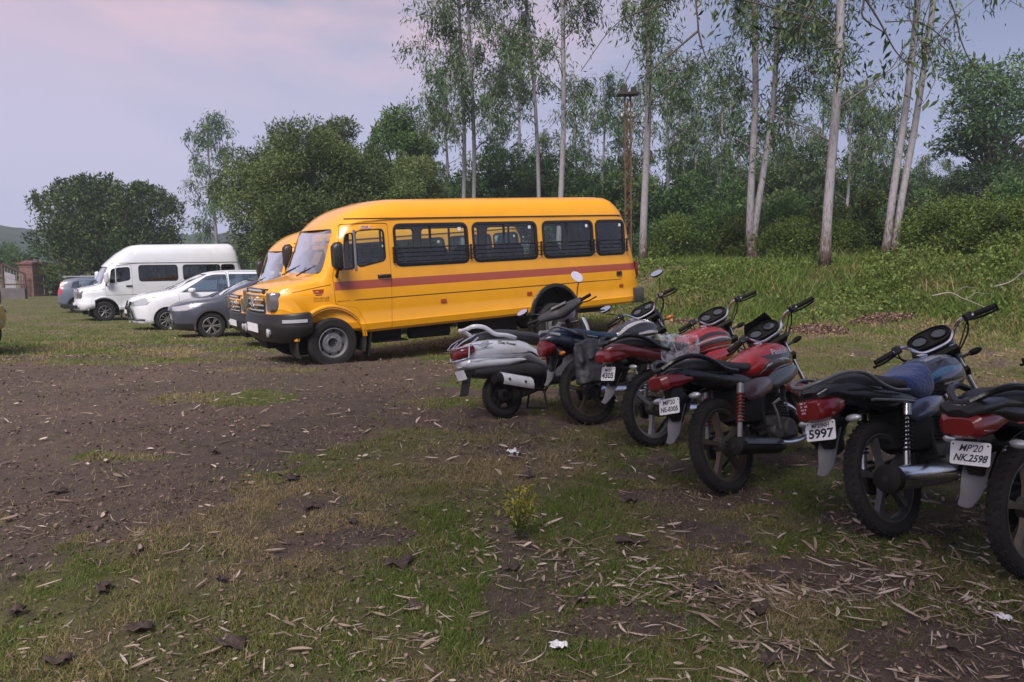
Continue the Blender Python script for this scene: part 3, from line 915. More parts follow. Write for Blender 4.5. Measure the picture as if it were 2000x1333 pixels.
def bus_front(root, P, XF, wall, MP, M_BUMP, strip=True, chrome=M_SILVER):
    # grille of horizontal bars in a frame, emblem ring, upright lamps at the corners
    XB = XF; XF = XF @ Matrix.Translation((-.235, 0, 0)) @ Matrix.Diagonal((1, .84, 1, 1))
    g = MB(); g.box((4.985, 0, .98), (.08, 1.02, .36)); g.build('grille_backing', M_BLACK, root, xf=XF, bevel=.01)
    g = MB()
    for i, z in enumerate((.85, .925, 1.0, 1.07)):
        g.tube([(5.0, -.50, z), (5.045, -.28, z), (5.055, 0, z), (5.045, .28, z), (5.0, .50, z)], .015, 8, flat=1.0)
    g.tube([(4.985, -.51, 1.125), (5.035, -.28, 1.13), (5.045, 0, 1.13), (5.035, .28, 1.13), (4.985, .51, 1.125)], .022, 8)
    g.tube([(5.0, .51, .82), (4.985, .51, 1.125)], .018, 8); g.tube([(5.0, -.51, .82), (4.985, -.51, 1.125)], .018, 8)
    g.build('grille', chrome, root, xf=XF)
    e_ = MB(); e_.tube([(5.075, .085 * math.cos(a), .975 + .075 * math.sin(a)) for a in np.linspace(0, 2 * math.pi, 21)[:-1]], .011, 6, closed=True)
    e_.tube([(5.075, -.05, .93), (5.08, 0, 1.03), (5.075, .05, .93)], .012, 6); e_.build('emblem', M_CHROME, root, xf=XF)
    for s in (1, -1):
        h = MB(); h.blob([(4.78, .86, 1.10, .08, s * .80), (4.90, .85, 1.12, .10, s * .77), (4.99, .85, 1.12, .12, s * .715), (5.02, .86, 1.11, .105, s * .70)], 16, 5)
        hl = h.build('headlight', M_LENSD, root, xf=XF)
        a = MB(); a.blob([(4.82, .86, .93, .014, s * .822), (4.90, .86, .93, .014, s * .812)], 12, 4); a.build('turn_signal', M_AMBER, hl)
    # bumper: bowed in plan, lofted round the nose
    XF = XB
    loops = []
    pl = smooth_poly([(4.33, 1.0), (4.48, .975), (4.63, .89), (4.74, .72), (4.80, .40), (4.82, 0), (4.80, -.40), (4.74, -.72), (4.63, -.89), (4.48, -.975), (4.33, -1.0)], k=4)
    for i, (x, y) in enumerate(pl):
        cx_, cy_ = x - 4.2, y; q = Vector((cx_, cy_)); q.normalize(); nx, ny = (0.0, math.copysign(1, y)) if x < 4.50 else (q.x, q.y)
        f = min(1, abs(x - 4.33) / .35); zb = .50 - .09 * f; zt = .83 - .015 * f
        pr = [(0, zt), (.015, zt - .03), (.015, zt - .10), (.03, zt - .13), (.035, zt - .22), (.0, zb + .05), (-.05, zb), (-.14, zb), (-.14, zt)]
        loops.append([(x + nx * d, y + ny * d, z) for d, z in pr])
    b = MB().loft(loops); b = b.build('front_bumper', M_BUMP, root, xf=XF, smooth=50)
    if strip:
        for s in (1, -1):
            lo = []
            for x, y in smooth_poly([(4.40, 1.025), (4.50, 1.005), (4.62, .945), (4.70, .865)], k=3):
                lo.append([(x, s * (y + .0), .745), (x, s * (y + .012), .745), (x, s * (y + .012), .70), (x, s * y, .70)])
            MB().loft(lo).build('reflector_strip', mat('grey_strip', (.42, .42, .46), .4, var=.05), b)
    p = MB(); p.box((4.865, 0, .60), (.012, .50, .12)); p.build('number_plate', M_WHITEP, root, xf=XF)
    for s in (1, -1):
        f = MB(); f.lathe([(.06, 0), (.065, .03), (.05, .04), (.002, .045)], (4.79, s * .55, .55), (1, 0, 0), 16, closed=False); f.build('fog_lamp', M_LENS, root, xf=XF)

def bus_extras(root, P, XF, wall, MP, body, nx=0.0, bars=True, mirror=M_BLACK, markers=True, rearblk=True, archm=None):
    WB = P['wb']
    # front wheel-arch flares in body colour with a black liner, rear arch in black
    for s in (1, -1):
        for ax, ar, az, mm, t0, t1, w_ in ((WB, P['arF'], .36, archm or MP, .15, math.pi - .1, .05), (0, P['arR'], .42, M_BLACK, .06, math.pi - .06, .05)):
            lo = []
            for t in np.linspace(t0, t1, 22):
                c, sn = math.cos(t), math.sin(t); y0 = wall(ax, 1.0) - .01
                lo.append([(ax + (ar - .012) * c, s * (y0 - .02), az + (ar - .012) * sn), (ax + (ar - .012) * c, s * (y0 + .035), az + (ar - .012) * sn), (ax + (ar + w_ * .7) * c, s * (y0 + .032), az + (ar + w_ * .7) * sn), (ax + (ar + w_) * c, s * (y0), az + (ar + w_) * sn)])
            MB().loft(lo).build('wheel_arch', mm, root, xf=XF, smooth=60)
        f = MB(); f.tube([(WB - .47, s * .84, .50), (WB - .55, s * .84, .36), (WB - .57, s * .84, .16)], .012, 4); f.box((WB - .56, s * .83, .30), (.02, .22, .36), rot=(0, R(-8), 0)); f.build('mud_flap', M_BLACK, root)
    # dark strips along the groove and gutter, painting in the joints' shadow
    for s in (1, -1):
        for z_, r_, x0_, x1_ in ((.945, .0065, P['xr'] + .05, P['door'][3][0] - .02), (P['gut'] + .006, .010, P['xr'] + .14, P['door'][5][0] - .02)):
            k = MB(); k.tube([(x_, s * (wall(x_, z_) - (.003 if z_ < 1.5 else -.003)), z_) for x_ in np.linspace(x0_, x1_, 14)], r_, 6); k.build('groove_shade_strip', mat('groove_shade', (.055, .03, .012), .7), root, xf=XF)
    # mirrors on short arms
    for s in (1, -1):
        x0, z0 = P['door'][4][0] - .04, 1.30; y0 = wall(x0, z0) * s
        m = MB(); m.tube([(x0, y0, z0 + .02), (x0 + .03, y0 + s * .10, z0 + .0), (x0 + .03, y0 + s * .16, z0 + .10)], .022, 8)
        mo = MB(); mo.blob([(x0 - .03, z0 + .10, z0 + .47, .085, y0 + s * .15), (x0 - .015, z0 + .08, z0 + .49, .098, y0 + s * .15), (x0 + .05, z0 + .09, z0 + .48, .095, y0 + s * .15), (x0 + .09, z0 + .14, z0 + .44, .07, y0 + s * .15)], 18, 4)
        mm = mo.build('side_mirror', mirror, root, xf=XF); m.build('mirror_arm', M_BLACK, mm)
        gl = MB(); gl.box((x0 - .034, y0 + s * .15, z0 + .285), (.004, .165, .34)); gl.build('mirror_glass', M_CHROME, mm)
    # wipers
    for yy in (-.35, .30):
        w_ = MB(); w_.tube([(4.26, yy, 1.32), (4.22, yy + .18, 1.37), (4.17, yy + .36, 1.42)], [.012, .010, .006], 6); w_.tube([(4.225, yy + .05, 1.36), (4.14, yy + .46, 1.46)], .007, 5); w_.build('wiper', M_BLACK, root, xf=XF @ Matrix.Translation((nx, 0, 0)))
    if bars:
        for s in (1, -1):
            for (xa, xb) in ((-.95, 3.02), (-1.72, -.97)):
                b = MB()
                for z in (1.47, 1.535, 1.60, 1.665):
                    b.tube([(xa, s * (wall(0, z) + .035), z), (xb, s * (wall(0, z) + .035), z)], .0065, 6)
                for xx in ([3.0, 1.66, .27, -.90] if xb > 0 else [-1.02, -1.69]):
                    b.box((xx, s * (wall(0, 1.57) + .022), 1.568), (.025, .024, .24))
                b.build('window_guard_bars', M_BLACK, root, xf=XF)
    if markers:
        mm = mat('marker_red', (.33, .05, .02), .3, coat=.5)
        for s in (1, -1):
            for x, z, dx, dz in ((2.2, .83, .10, .055), (.55, .83, .10, .055), (-1.55, .83, .09, .05)):
                k = MB(); k.box((x, s * (wall(x, .83) + .008), z), (dx, .014, dz)); k.build('side_marker', mm, root, xf=XF, bevel=.004)
            k = MB(); k.box((-1.50, s * (wall(-1.5, .9) + .012), 1.055), (.12, .02, .075)); k.build('side_latch', M_BLACK, root, xf=XF, bevel=.005)
            k = MB(); k.box((-1.775, s * (wall(-1.8, 1.7) - .0), 1.83), (.05, .02, .16)); k.build('air_vent', M_BLACK, root, xf=XF, bevel=.004)
    if rearblk:
        for s in (1, -1):
            k = MB(); k.blob([(-2.12, .49, .76, .08, s * .84), (-2.09, .48, .77, .13, s * .845), (-1.86, .48, .77, .115, s * .86)], 16, 6); k.build('rear_bumper_corner', mat('bumper_plastic', (.028, .03, .04), .5, dust=.2), root, xf=XF)
        k = MB(); k.box((-2.09, 0, .57), (.10, 1.5, .14)); k.build('rear_bumper', M_BLACK, root, xf=XF, bevel=.01)
    for s in (1, -1):
        k = MB(); k.blob([(-2.07, .95, 1.25, .05, s * .80), (-2.0, .95, 1.25, .05, s * .80)], 12, 5); k.build('tail_lamp', M_RED, root, xf=XF)

def make_bus(label, x, y, yaw, group, writing=True, MP=None):
    loc, rot = on_ground(x, y, yaw, 4.02)
    root = thing('school_bus', label, 'bus', loc, rot, group)
    MP = MP or M_YEL
    XF, wall, body = make_van(root, BUSP, MP)
    bus_front(root, BUSP, XF, wall, MP, M_BLACK)
    bus_extras(root, BUSP, XF, wall, MP, body)
    bv = bvh_of(body)
    mk = mat('badge_red', (.22, .03, .015), .4); ink = mat('badge_ink', (.10, .03, .01), .5)
    decal([([(4.10, 1.07), (4.22, 1.07), (4.24, 1.13), (4.08, 1.13)], [(0, 1, 2, 3)]), ([(4.12, 1.045), (4.20, 1.045), (4.21, 1.062), (4.11, 1.062)], [(0, 1, 2, 3)])], bv, 'badge', mk, root, 1, xf=XF)
    ls = []
    for i, (t, sz) in enumerate((('TRAVELLER', .045), ('SCHOOL BUS', .035))):
        vs, fs = text_mesh(t, sz); ls.append(([(4.13 - a, 1.005 - i * .036 + b) for a, b in vs], fs))
    decal(ls, bv, 'lettering', ink, root, 1, xf=XF)
    # red and white STOP sticker above the door window
    dz = MB(); yy = wall(3.4, 1.99) + .012
    dz.box((3.42, yy, 1.985), (.17, .003, .038)); st = dz.build('stop_sticker', mat('sticker_white', (.7, .62, .62), .4), root, xf=XF)
    vs, fs = text_mesh('STOP', .042, bold=.001); MB().add([(3.42 - a, yy + .003, 1.985 + b) for a, b in vs], fs).build('lettering', mat('sticker_red', (.55, .02, .04), .4), st)
    # papers behind the windscreen and the windows
    pm = mat('paper_white', (.75, .8, .82), .5)
    k = MB(); k.box((3.86, .42, 1.80), (.004, .13, .17), rot=(0, R(-27), 0)); k.build('windscreen_sticker', pm, root, xf=XF)
    k = MB(); k.box((3.98, .40, 1.56), (.003, .30, .20), rot=(0, R(-27), 0)); k.build('windscreen_sticker', mat('paper_yellow', (.6, .45, .16), .5), root, xf=XF)
    k = MB()
    for xx in (1.83, .47, -.78, -1.58): k.box((xx, wall(xx, 1.93) - .008, 1.93), (.05, .003, .05))
    k.build('window_sticker', pm, root, xf=XF)
    return root

# ================================================================== white van
def make_white_van():
    d = .67
    P = dict(BUSP)
    sh = lambda L: [(a - d, b) for a, b in L]
    fd = lambda v: fm(v + d) - d
    P.update(wb=3.35, tilt=R(1.2), H=2.82, gut=2.10, xr=-1.76, slant=.20,
        top=[(4.32, 1.00), (4.30, 1.10), (4.23, 1.17), (4.09, 1.225), (3.83, 1.275), (3.69, 1.31), (3.63, 1.40), (3.53, 1.60), (3.43, 1.80), (3.33, 2.0), (3.2, 2.10), (3.0, 2.24), (2.7, 2.45), (2.4, 2.66), (2.2, 2.75), (1.9, 2.79), (.6, 2.81), (-1.3, 2.84), (-1.5, 2.83), (-1.68, 2.74), (-1.76, 2.55)],
        wx=[-1.76, -1.6, 0, 2.9] + [fd(v) for v in (3.6, 4.08, 4.25, 4.33)], bx=[-1.76, 3.2, fd(3.7), fd(4.33)], bz=[.40, .38, .42, .50], bux=[-2, 2.6, fd(3.6), fd(4.33)],
        xs=[4.32, 4.30, 4.26, 4.21, 4.09, 3.95, 3.83, 3.69, 3.63, 3.53, 3.43, 3.33, 3.26, 3.2, 3.1, 3.0, 2.85, 2.7, 2.55, 2.4, 2.3, 2.2, 1.9, 1.4, .6, -.3, -1.0, -1.3, -1.5, -1.6, -1.68, -1.76],
        wz=(1.45, 2.0), wins=[(.82, 2.13), (-.76, .58), (-1.32, -.84)], dq=sh(BUSP['dq']), dw=sh(BUSP['dw']), door=sh(BUSP['door']), div=tuple(sh(BUSP['div'])), wsx=(3.11, 3.86),
        handle=(2.50, 1.265), divm=mat('white_trim', (.6, .6, .62), .4), glass=M_GLASSD, seats=[1.9, 1.1, .3, -.6], dash=3.19, wstyle='cap')
    MW = paint('white_paint', (0.74, 0.75, 0.80), rough=.28, dust=.06)
    x, y, yaw = -12.68, 29.70, R(217)
    P['top'] = [(fd(a), b) for a, b in P['top']]; P['xs'] = [fd(a) for a in P['xs']]
    loc, rot = on_ground(x, y, yaw, 3.35)
    root = thing('white_van', 'white minibus with a raised roof parked beyond the white people carrier', 'van', loc, rot)
    XF, wall, body = make_van(root, P, MW, 'van')
    XF2 = XF @ Matrix.Translation((-d, 0, 0))
    bus_front(root, BUSP, XF2, wall, MW, MW, strip=False, chrome=mat('white_grille', (.5, .5, .54), .35))
    bus_extras(root, P, XF, wall, MW, body, nx=-d, bars=False, mirror=mat('white_mirror', (.6, .6, .63), .35), markers=False, archm=MW)
    bv = bvh_of(body)
    dk = mat('swoosh_dark', (.16, .13, .16), .4)
    decal([band([(3.36, 1.14), (3.0, 1.25), (2.6, 1.28)], [(3.36, 1.155), (3.0, 1.262), (2.6, 1.285)]), band([(3.2, 1.13), (2.95, 1.19), (2.7, 1.19)], [(3.2, 1.15), (2.95, 1.215), (2.7, 1.20)])], bv, 'side_decal', dk, root, 1, xf=XF)
    # roof scoop, driver in a red shirt seen through the open door window
    k = MB(); k.blob([(-.55, 2.50, 2.53, .02, .74), (-.4, 2.49, 2.55, .04, .74), (-.2, 2.49, 2.55, .04, .74), (-.12, 2.50, 2.53, .02, .74)], 12, 3); k.build('roof_vent', M_BLACK, root, xf=XF)
    cl = mat('red_cloth', (.25, .015, .04), .8)
    k = MB(); k.blob([(2.62, 1.0, 1.40, .16, .35), (2.7, .95, 1.52, .2, .35), (2.8, 1.0, 1.50, .18, .35), (2.88, 1.1, 1.35, .12, .35)], 14, 2.4); k.build('seat_cushion', cl, root, xf=XF)
    return root

# ================================================================== cars
def car_section(P, x, e):
    xs = [q[0] for q in P['top']][::-1]
    zt = float(np.interp(x, xs, [q[1] for q in P['top']][::-1])) - e
    w = float(np.interp(x, P['wx'], P['ww'])) - e
    zb = float(np.interp(x, P['bx'], P['bz'])) + e
    belt = min(float(np.interp(x, P['lx'], P['lz'])), zt - .035)
    f = min(1, max(0, (zt - belt) / (P['H'] - P['belt'])))
    g = zt - belt
    ti = P['ti'] * f
    mid = zb + (belt - zb) * .5
    pts = [(0, zb), (w * .6, zb), (w - .08, zb + .01), (w - .02, zb + .07), (w - .008, zb + .16), (w + .006, mid), (w + .004, mid + (belt - mid) * .45), (w - .02, mid + (belt - mid) * .85), (w - .045, belt),
           (w - .06 - ti * .18, belt + g * .22), (w - .07 - ti * .42, belt + g * .50), (w - .09 - ti * .72, belt + g * .78), (w - .12 - ti * .95, belt + g * .91), (w - .2 - ti * 1.1, belt + g * .972), (w * .42, zt - .004), (0, zt)]
    bul = float(np.interp(x, P['bux'], P['bu']))
    return [(x + bul * (1 - min(yv / max(w, .01), 1) ** 2), yv, z) for yv, z in pts]

def make_car(name, label, x, y, yaw, P, MP, group=None, category='car'):
    WB = P['wb']
    loc, rot = on_ground(x, y, yaw, WB)
    root = thing(name, label, category, loc, rot, group)
    sec = lambda x_, e: car_section(P, x_, e); xs = P['xs']
    outer = loft_body(sec, xs); boolean(outer, loft_body(sec, xs, .04, .05), 'DIFFERENCE')
    g_ = loft_body(sec, xs, .008, .008); skin = bvh_of(g_); bpy.data.objects.remove(g_)
    cut = MB()
    for w in P['wins']: cut.prism(rpoly(w, .04), .33, 2); cut.prism(rpoly(w, .04), -2, -.33)
    boolean(outer, tmp(cut), 'DIFFERENCE')
    for w in P['wins']:
        for s in (1, -1): pane(skin, rpoly(w, .03), 'y', s, 'window_pane', P['glass'], root)
    for i, (pol, xa, xb) in enumerate(P['screens']):
        pl = rpoly(pol, .08); n = len(pl); cut = MB()
        cut.add([(xa, b, c) for b, c in pl] + [(xb, b, c) for b, c in pl], [tuple(range(n)), tuple(range(2 * n - 1, n - 1, -1))] + [(k, k + n, (k + 1) % n + n, (k + 1) % n) for k in range(n)])
        boolean(outer, tmp(cut), 'DIFFERENCE'); pane(skin, rpoly(pol, .06), 'x', (1, -1)[i], ('windscreen', 'rear_window')[i], (M_WIND, P['glass'])[i], root)
    arch = MB()
    for ax in (WB, 0):
        poly = [(ax + P['ar'] * math.cos(t), P['wr'] + .01 + P['ar'] * math.sin(t)) for t in np.linspace(-.6, math.pi + .6, 28)]
        arch.prism(poly, P['ww'][3] - .28, 1.4); arch.prism(poly, -1.4, -P['ww'][3] + .28)
    boolean(outer, tmp(arch), 'DIFFERENCE')
    # lamps: thin proud shell pieces
    lamps = []
    for nm, poly, mm in P['lamps']:
        sh = loft_body(sec, xs, -.004, -.004); boolean(sh, loft_body(sec, xs, .03, .03), 'DIFFERENCE')
        g = MB(); g.prism(rpoly(poly, .02), P['lampy'], 1.3); g.prism(rpoly(poly, .02), -1.3, -P['lampy'])
        boolean(sh, tmp(g), 'INTERSECT')
        for s in (1, -1):
            q = dupt(sh); bm = bmesh.new(); bm.from_mesh(q.data)
            bmesh.ops.delete(bm, geom=[v for v in bm.verts if v.co.y * s < 0], context='VERTS'); bm.to_mesh(q.data); bm.free()
            finish(q, nm, mm, root)
        bpy.data.objects.remove(sh)
    for dp in P['doors']:
        D1 = dupt(outer); g = MB(); g.prism(rpoly(dp, .05), .3, 1.3); g.prism(rpoly(dp, .05), -1.3, -.3); boolean(D1, tmp(g), 'INTERSECT')
        cx = sum(p[0] for p in dp) / len(dp); cz = sum(p[1] for p in dp) / len(dp)
        bg = [(cx + (a - cx) * 1.016, cz + (b - cz) * 1.016) for a, b in dp]
        g = MB(); g.prism(rpoly(bg, .05), .3, 1.3); g.prism(rpoly(bg, .05), -1.3, -.3); boolean(outer, tmp(g), 'DIFFERENCE')
        for s in (1, -1):
            q = dupt(D1); bm = bmesh.new(); bm.from_mesh(q.data)
            bmesh.ops.delete(bm, geom=[v for v in bm.verts if v.co.y * s < 0], context='VERTS'); bm.to_mesh(q.data); bm.free()
            dr = finish(q, 'door', MP, root)
            h = MB(); h.tube([(min(a for a, b in dp) + .28, s * (P['ww'][3] + .0), P['belt'] - .13), (min(a for a, b in dp) + .20, s * (P['ww'][3] + .03), P['belt'] - .125), (min(a for a, b in dp) + .08, s * (P['ww'][3] + .0), P['belt'] - .12)], .013, 8); h.build('handle', MP if P.get('hm') is None else P['hm'], dr)
        bpy.data.objects.remove(D1)
    gr = MB()
    for pts in P['grooves']:
        for s in (1, -1):
            for (a, b), (c_, d_) in zip(pts[:-1], pts[1:]):
                L = math.hypot(c_ - a, d_ - b); gr.box(((a + c_) / 2, s * (P['ww'][3] + .06), (b + d_) / 2), (L, .16, .007), rot=(0, -math.atan2(d_ - b, c_ - a), 0))
    if P['grooves']: boolean(outer, tmp(gr), 'DIFFERENCE', selfi=True)
    body = finish(outer, 'body', MP, root, smooth=40)
    bv = bvh_of(body)
    # black window surround
    fr = []
    for w in P['wins']:
        w2 = rpoly(w, .04); n = len(w2); cx = sum(p[0] for p in w2) / n; cz = sum(p[1] for p in w2) / n
    # lower black cladding, bumper intake, grille
    k = MB(); xf_ = P['nose']
    for i, z in enumerate(P['gz']): k.tube(smooth_poly([(xf_ - .07, -.42, z), (xf_ + .005, -.2, z), (xf_ + .02, 0, z), (xf_ + .005, .2, z), (xf_ - .07, .42, z)], k=3), .022, 8)
    k.build('grille', P['gm'], root)
    k = MB(); k.blob([(xf_ - .10, P['gz'][0] - .30, P['gz'][0] - .12, .46), (xf_ + .012, P['gz'][0] - .29, P['gz'][0] - .13, .36)], 16, 5); k.build('air_intake', M_BLACK, root)
    k = MB(); k.box((xf_ + .02, 0, P['gz'][0] - .09), (.012, .5, .11)); k.build('number_plate', M_WHITEP, root)
    k = MB(); k.box((WB / 2, 0, .30), (WB + .9, 1.2, .14)); k.build('underbody', M_DARK, root)
    if P.get('bull'):
        k = MB(); k.tube(smooth_poly([(xf_ - .25, .84, .34), (xf_ + .02, .72, .36), (xf_ + .12, .35, .38), (xf_ + .13, 0, .38), (xf_ + .12, -.35, .38), (xf_ + .02, -.72, .36), (xf_ - .25, -.84, .34)], k=3), .035, 8); k.tube(smooth_poly([(xf_ + .02, .62, .38), (xf_ + .10, .45, .66), (xf_ + .12, 0, .70), (xf_ + .10, -.45, .66), (xf_ + .02, -.62, .38)], k=3), .028, 8)
        for yy in (.32, -.32): k.tube([(xf_ + .12, yy, .36), (xf_ + .14, yy, .60), (xf_ + .06, yy, .86)], .03, 8)
        k.build('bull_bar', M_BLACK, root)
        k = MB(); k.box((xf_ + .17, 0, .56), (.012, .5, .11)); k.build('bar_plate', M_WHITEP, root)
    for ax in (WB, 0):
        for s in (1, -1):
            lo = []
            rr0, rr1 = P['ar'] + .006, P['ar'] - .012
            for t in np.linspace(-.1, math.pi + .1, 20):
                c_, sn = math.cos(t), math.sin(t); z0 = P['wr'] + .01
                lo.append([(ax + rr1 * c_, s * (P['ww'][3] - .28), z0 + rr1 * sn), (ax + rr1 * c_, s * (P['ww'][3] - .012), z0 + rr1 * sn), (ax + rr0 * c_, s * (P['ww'][3] - .012), z0 + rr0 * sn), (ax + rr0 * c_, s * (P['ww'][3] - .28), z0 + rr0 * sn)])
            MB().loft(lo).build('wheel_liner', M_DARK, root)
            k = MB(); k.lathe([(P['ar'] - .01, 0), (.02, 0)], (ax, s * (P['ww'][3] - .28), P['wr']), (0, 1, 0), 24, closed=False); k.build('wheel_well', M_DARK, root)
            steel_wheel(root, 'wheel', (ax, s * (P['ww'][3] - .125), P['wr']), P['wr'], .20, P['rim'], s, P['wr'] * .66)
            if P.get('clad'):
                lo = []
                for t in np.linspace(-.25, math.pi + .25, 22):
                    c_, sn = math.cos(t), math.sin(t); z0 = P['wr'] + .01; a_, b_ = P['ar'] - .004, P['ar'] + .045; y0 = P['ww'][3]
                    lo.append([(ax + a_ * c_, s * (y0 - .04), z0 + a_ * sn), (ax + a_ * c_, s * (y0 + .016), z0 + a_ * sn), (ax + b_ * c_, s * (y0 + .014), z0 + b_ * sn), (ax + b_ * c_, s * (y0 - .03), z0 + b_ * sn)])
                MB().loft(lo).build('wheel_arch', P['clad'], root, smooth=60)
    # mirrors
    for s in (1, -1):
        mx_, mz = P['mir']; y0 = P['ww'][3] - .08
        k = MB(); k.blob([(mx_ - .05, mz - .06, mz + .07, .09, s * (y0 + .19)), (mx_ + .02, mz - .075, mz + .085, .115, s * (y0 + .19)), (mx_ + .09, mz - .06, mz + .07, .10, s * (y0 + .18)), (mx_ + .13, mz - .03, mz + .04, .06, s * (y0 + .17))], 18, 3)
        mm = k.build('side_mirror', P['mirm'], root)
        k = MB(); k.tube([(mx_ + .03, s * (y0 - .02), mz - .06), (mx_ + .03, s * (y0 + .12), mz - .03)], .022, 8); k.build('mirror_arm', M_BLACK, mm)
    # cabin
    it = MB(); it.box((WB * .42, 0, .42), (WB * .95, 1.3, .05)); it.build('cabin_floor', M_DARK, root)
    dz = MB(); dx = P['mir'][0] + .12; dz.blob([(dx - .2, .7, P['belt'] - .03, .62), (dx + .1, .7, P['belt'] + .0, .64), (dx + .35, .75, P['belt'] - .04, .6)], 14, 5); dz.build('dashboard', M_BLACK, root)
    for sx_ in (P['mir'][0] - .75, P['mir'][0] - 1.6):
        for yy in (.36, -.36):
            st = MB(); st.blob([(sx_ - .25, .45, .62, .22, yy), (sx_ + .25, .45, .62, .22, yy)], 12, 5); st.blob([(sx_ - .36, .70, 1.14, .18, yy), (sx_ - .30, .58, 1.18, .22, yy), (sx_ - .22, .58, 1.15, .22, yy), (sx_ - .18, .64, 1.1, .2, yy)], 12, 4); st.blob([(sx_ - .36, 1.18, 1.34, .11, yy), (sx_ - .27, 1.18, 1.36, .12, yy)], 10, 4); st.build('seat', M_SEATF, root)
    k = MB(); cx, cz = P['mir'][0] - .25, P['belt'] - .02
    k.tube([(cx + .18 * math.sin(a) * .4, -.36 + .18 * math.cos(a), cz + .18 * math.sin(a) * .9) for a in np.linspace(0, 2 * math.pi, 21)[:-1]], .014, 6, closed=True); k.build('steering_wheel', M_BLACK, root)
    for yy in (-.3, .25):
        k = MB(); a, b = P['wip']; k.tube([(a + .10, yy, b - .015), (a - .02, yy + .2, b + .06), (a - .06, yy + .42, b + .09)], [.010, .009, .006], 6); k.build('wiper', M_BLACK, root)
    if P.get('rails'):
        for s in (1, -1):
            k = MB(); k.tube([(P['rails'][0], s * .53, P['H'] - .03), (P['rails'][0] + .1, s * .53, P['H'] + .02), (P['rails'][1] - .1, s * .53, P['H'] + .02), (P['rails'][1], s * .53, P['H'] - .03)], .016, 6); k.build('roof_rail', M_SILVER, root)
    return root, body, bv

MPVP = dict(wb=2.75, H=1.80, belt=1.12, ti=.13, nose=3.60, ar=.375, wr=.335, xs=[3.60, 3.57, 3.52, 3.45, 3.36, 3.2, 3.0, 2.8, 2.6, 2.48, 2.38, 2.25, 2.1, 1.95, 1.8, 1.65, 1.5, 1.3, 1.1, .8, .4, 0, -.4, -.7, -.82, -.90, -.96, -1.0],
    top=[(3.60, .80), (3.57, .90), (3.52, .96), (3.36, 1.03), (3.0, 1.12), (2.6, 1.19), (2.48, 1.22), (2.25, 1.335), (1.95, 1.49), (1.65, 1.63), (1.5, 1.685), (1.3, 1.735), (1.1, 1.76), (.8, 1.785), (.2, 1.80), (-.4, 1.785), (-.7, 1.75), (-.82, 1.70), (-.90, 1.5), (-.96, 1.2), (-1.0, .95)],
    wx=[-1.0, -.9, -.5, 0, 2.4, 2.9, 3.2, 3.4, 3.52, 3.60], ww=[.76, .84, .90, .91, .91, .89, .83, .71, .56, .36], bx=[-1, -.6, 0, 2.6, 3.2, 3.6], bz=[.40, .28, .24, .24, .20, .24], lx=[-1, 0, 2.3, 2.8, 3.6], lz=[1.16, 1.14, 1.10, 1.02, .80], bux=[-1, 2.6, 3.3, 3.6], bu=[0, .03, .10, .10],
    wins=[[(2.36, 1.13), (1.62, 1.60), (1.40, 1.66), (1.04, 1.67), (1.00, 1.14)], [(.94, 1.14), (.97, 1.675), (.10, 1.68), (.02, 1.16)], [(-.06, 1.16), (.02, 1.68), (-.55, 1.64), (-.72, 1.22)]],
    screens=[([(-.70, 1.24), (.70, 1.24), (.56, 1.66), (-.56, 1.66)], 1.45, 2.8), ([(-.6, 1.18), (.6, 1.18), (.52, 1.58), (-.52, 1.58)], -1.2, -.80)], lampy=.30,
    lamps=[('headlight', [(3.62, .72), (3.28, .78), (3.05, 1.00), (3.10, 1.03), (3.40, .96), (3.62, .86)], M_LENS), ('tail_lamp', [(-.70, 1.1), (-1.1, 1.1), (-1.1, .8), (-.80, .85)], M_RED)],
    doors=[[(1.02, .30), (2.22, .30), (2.38, .62), (2.42, 1.10), (1.62, 1.64), (1.38, 1.72), (1.02, 1.73)], [(.96, .30), (.96, 1.735), (.06, 1.74), (-.04, 1.10), (.34, .62), (.42, .34)]], grooves=[[(3.52, .985), (3.2, 1.06), (2.6, 1.14)]],
    mir=(2.05, 1.19), wip=(2.50, 1.225), gz=[.80, .86, .92], mirm=mat('pearl_mirror', (.7, .7, .74), .25, coat=.6), gm=M_CHROME, glass=glass_mat('curtained_glass', (.45, .55, .62), 7.0), rim='ten', bull=True)
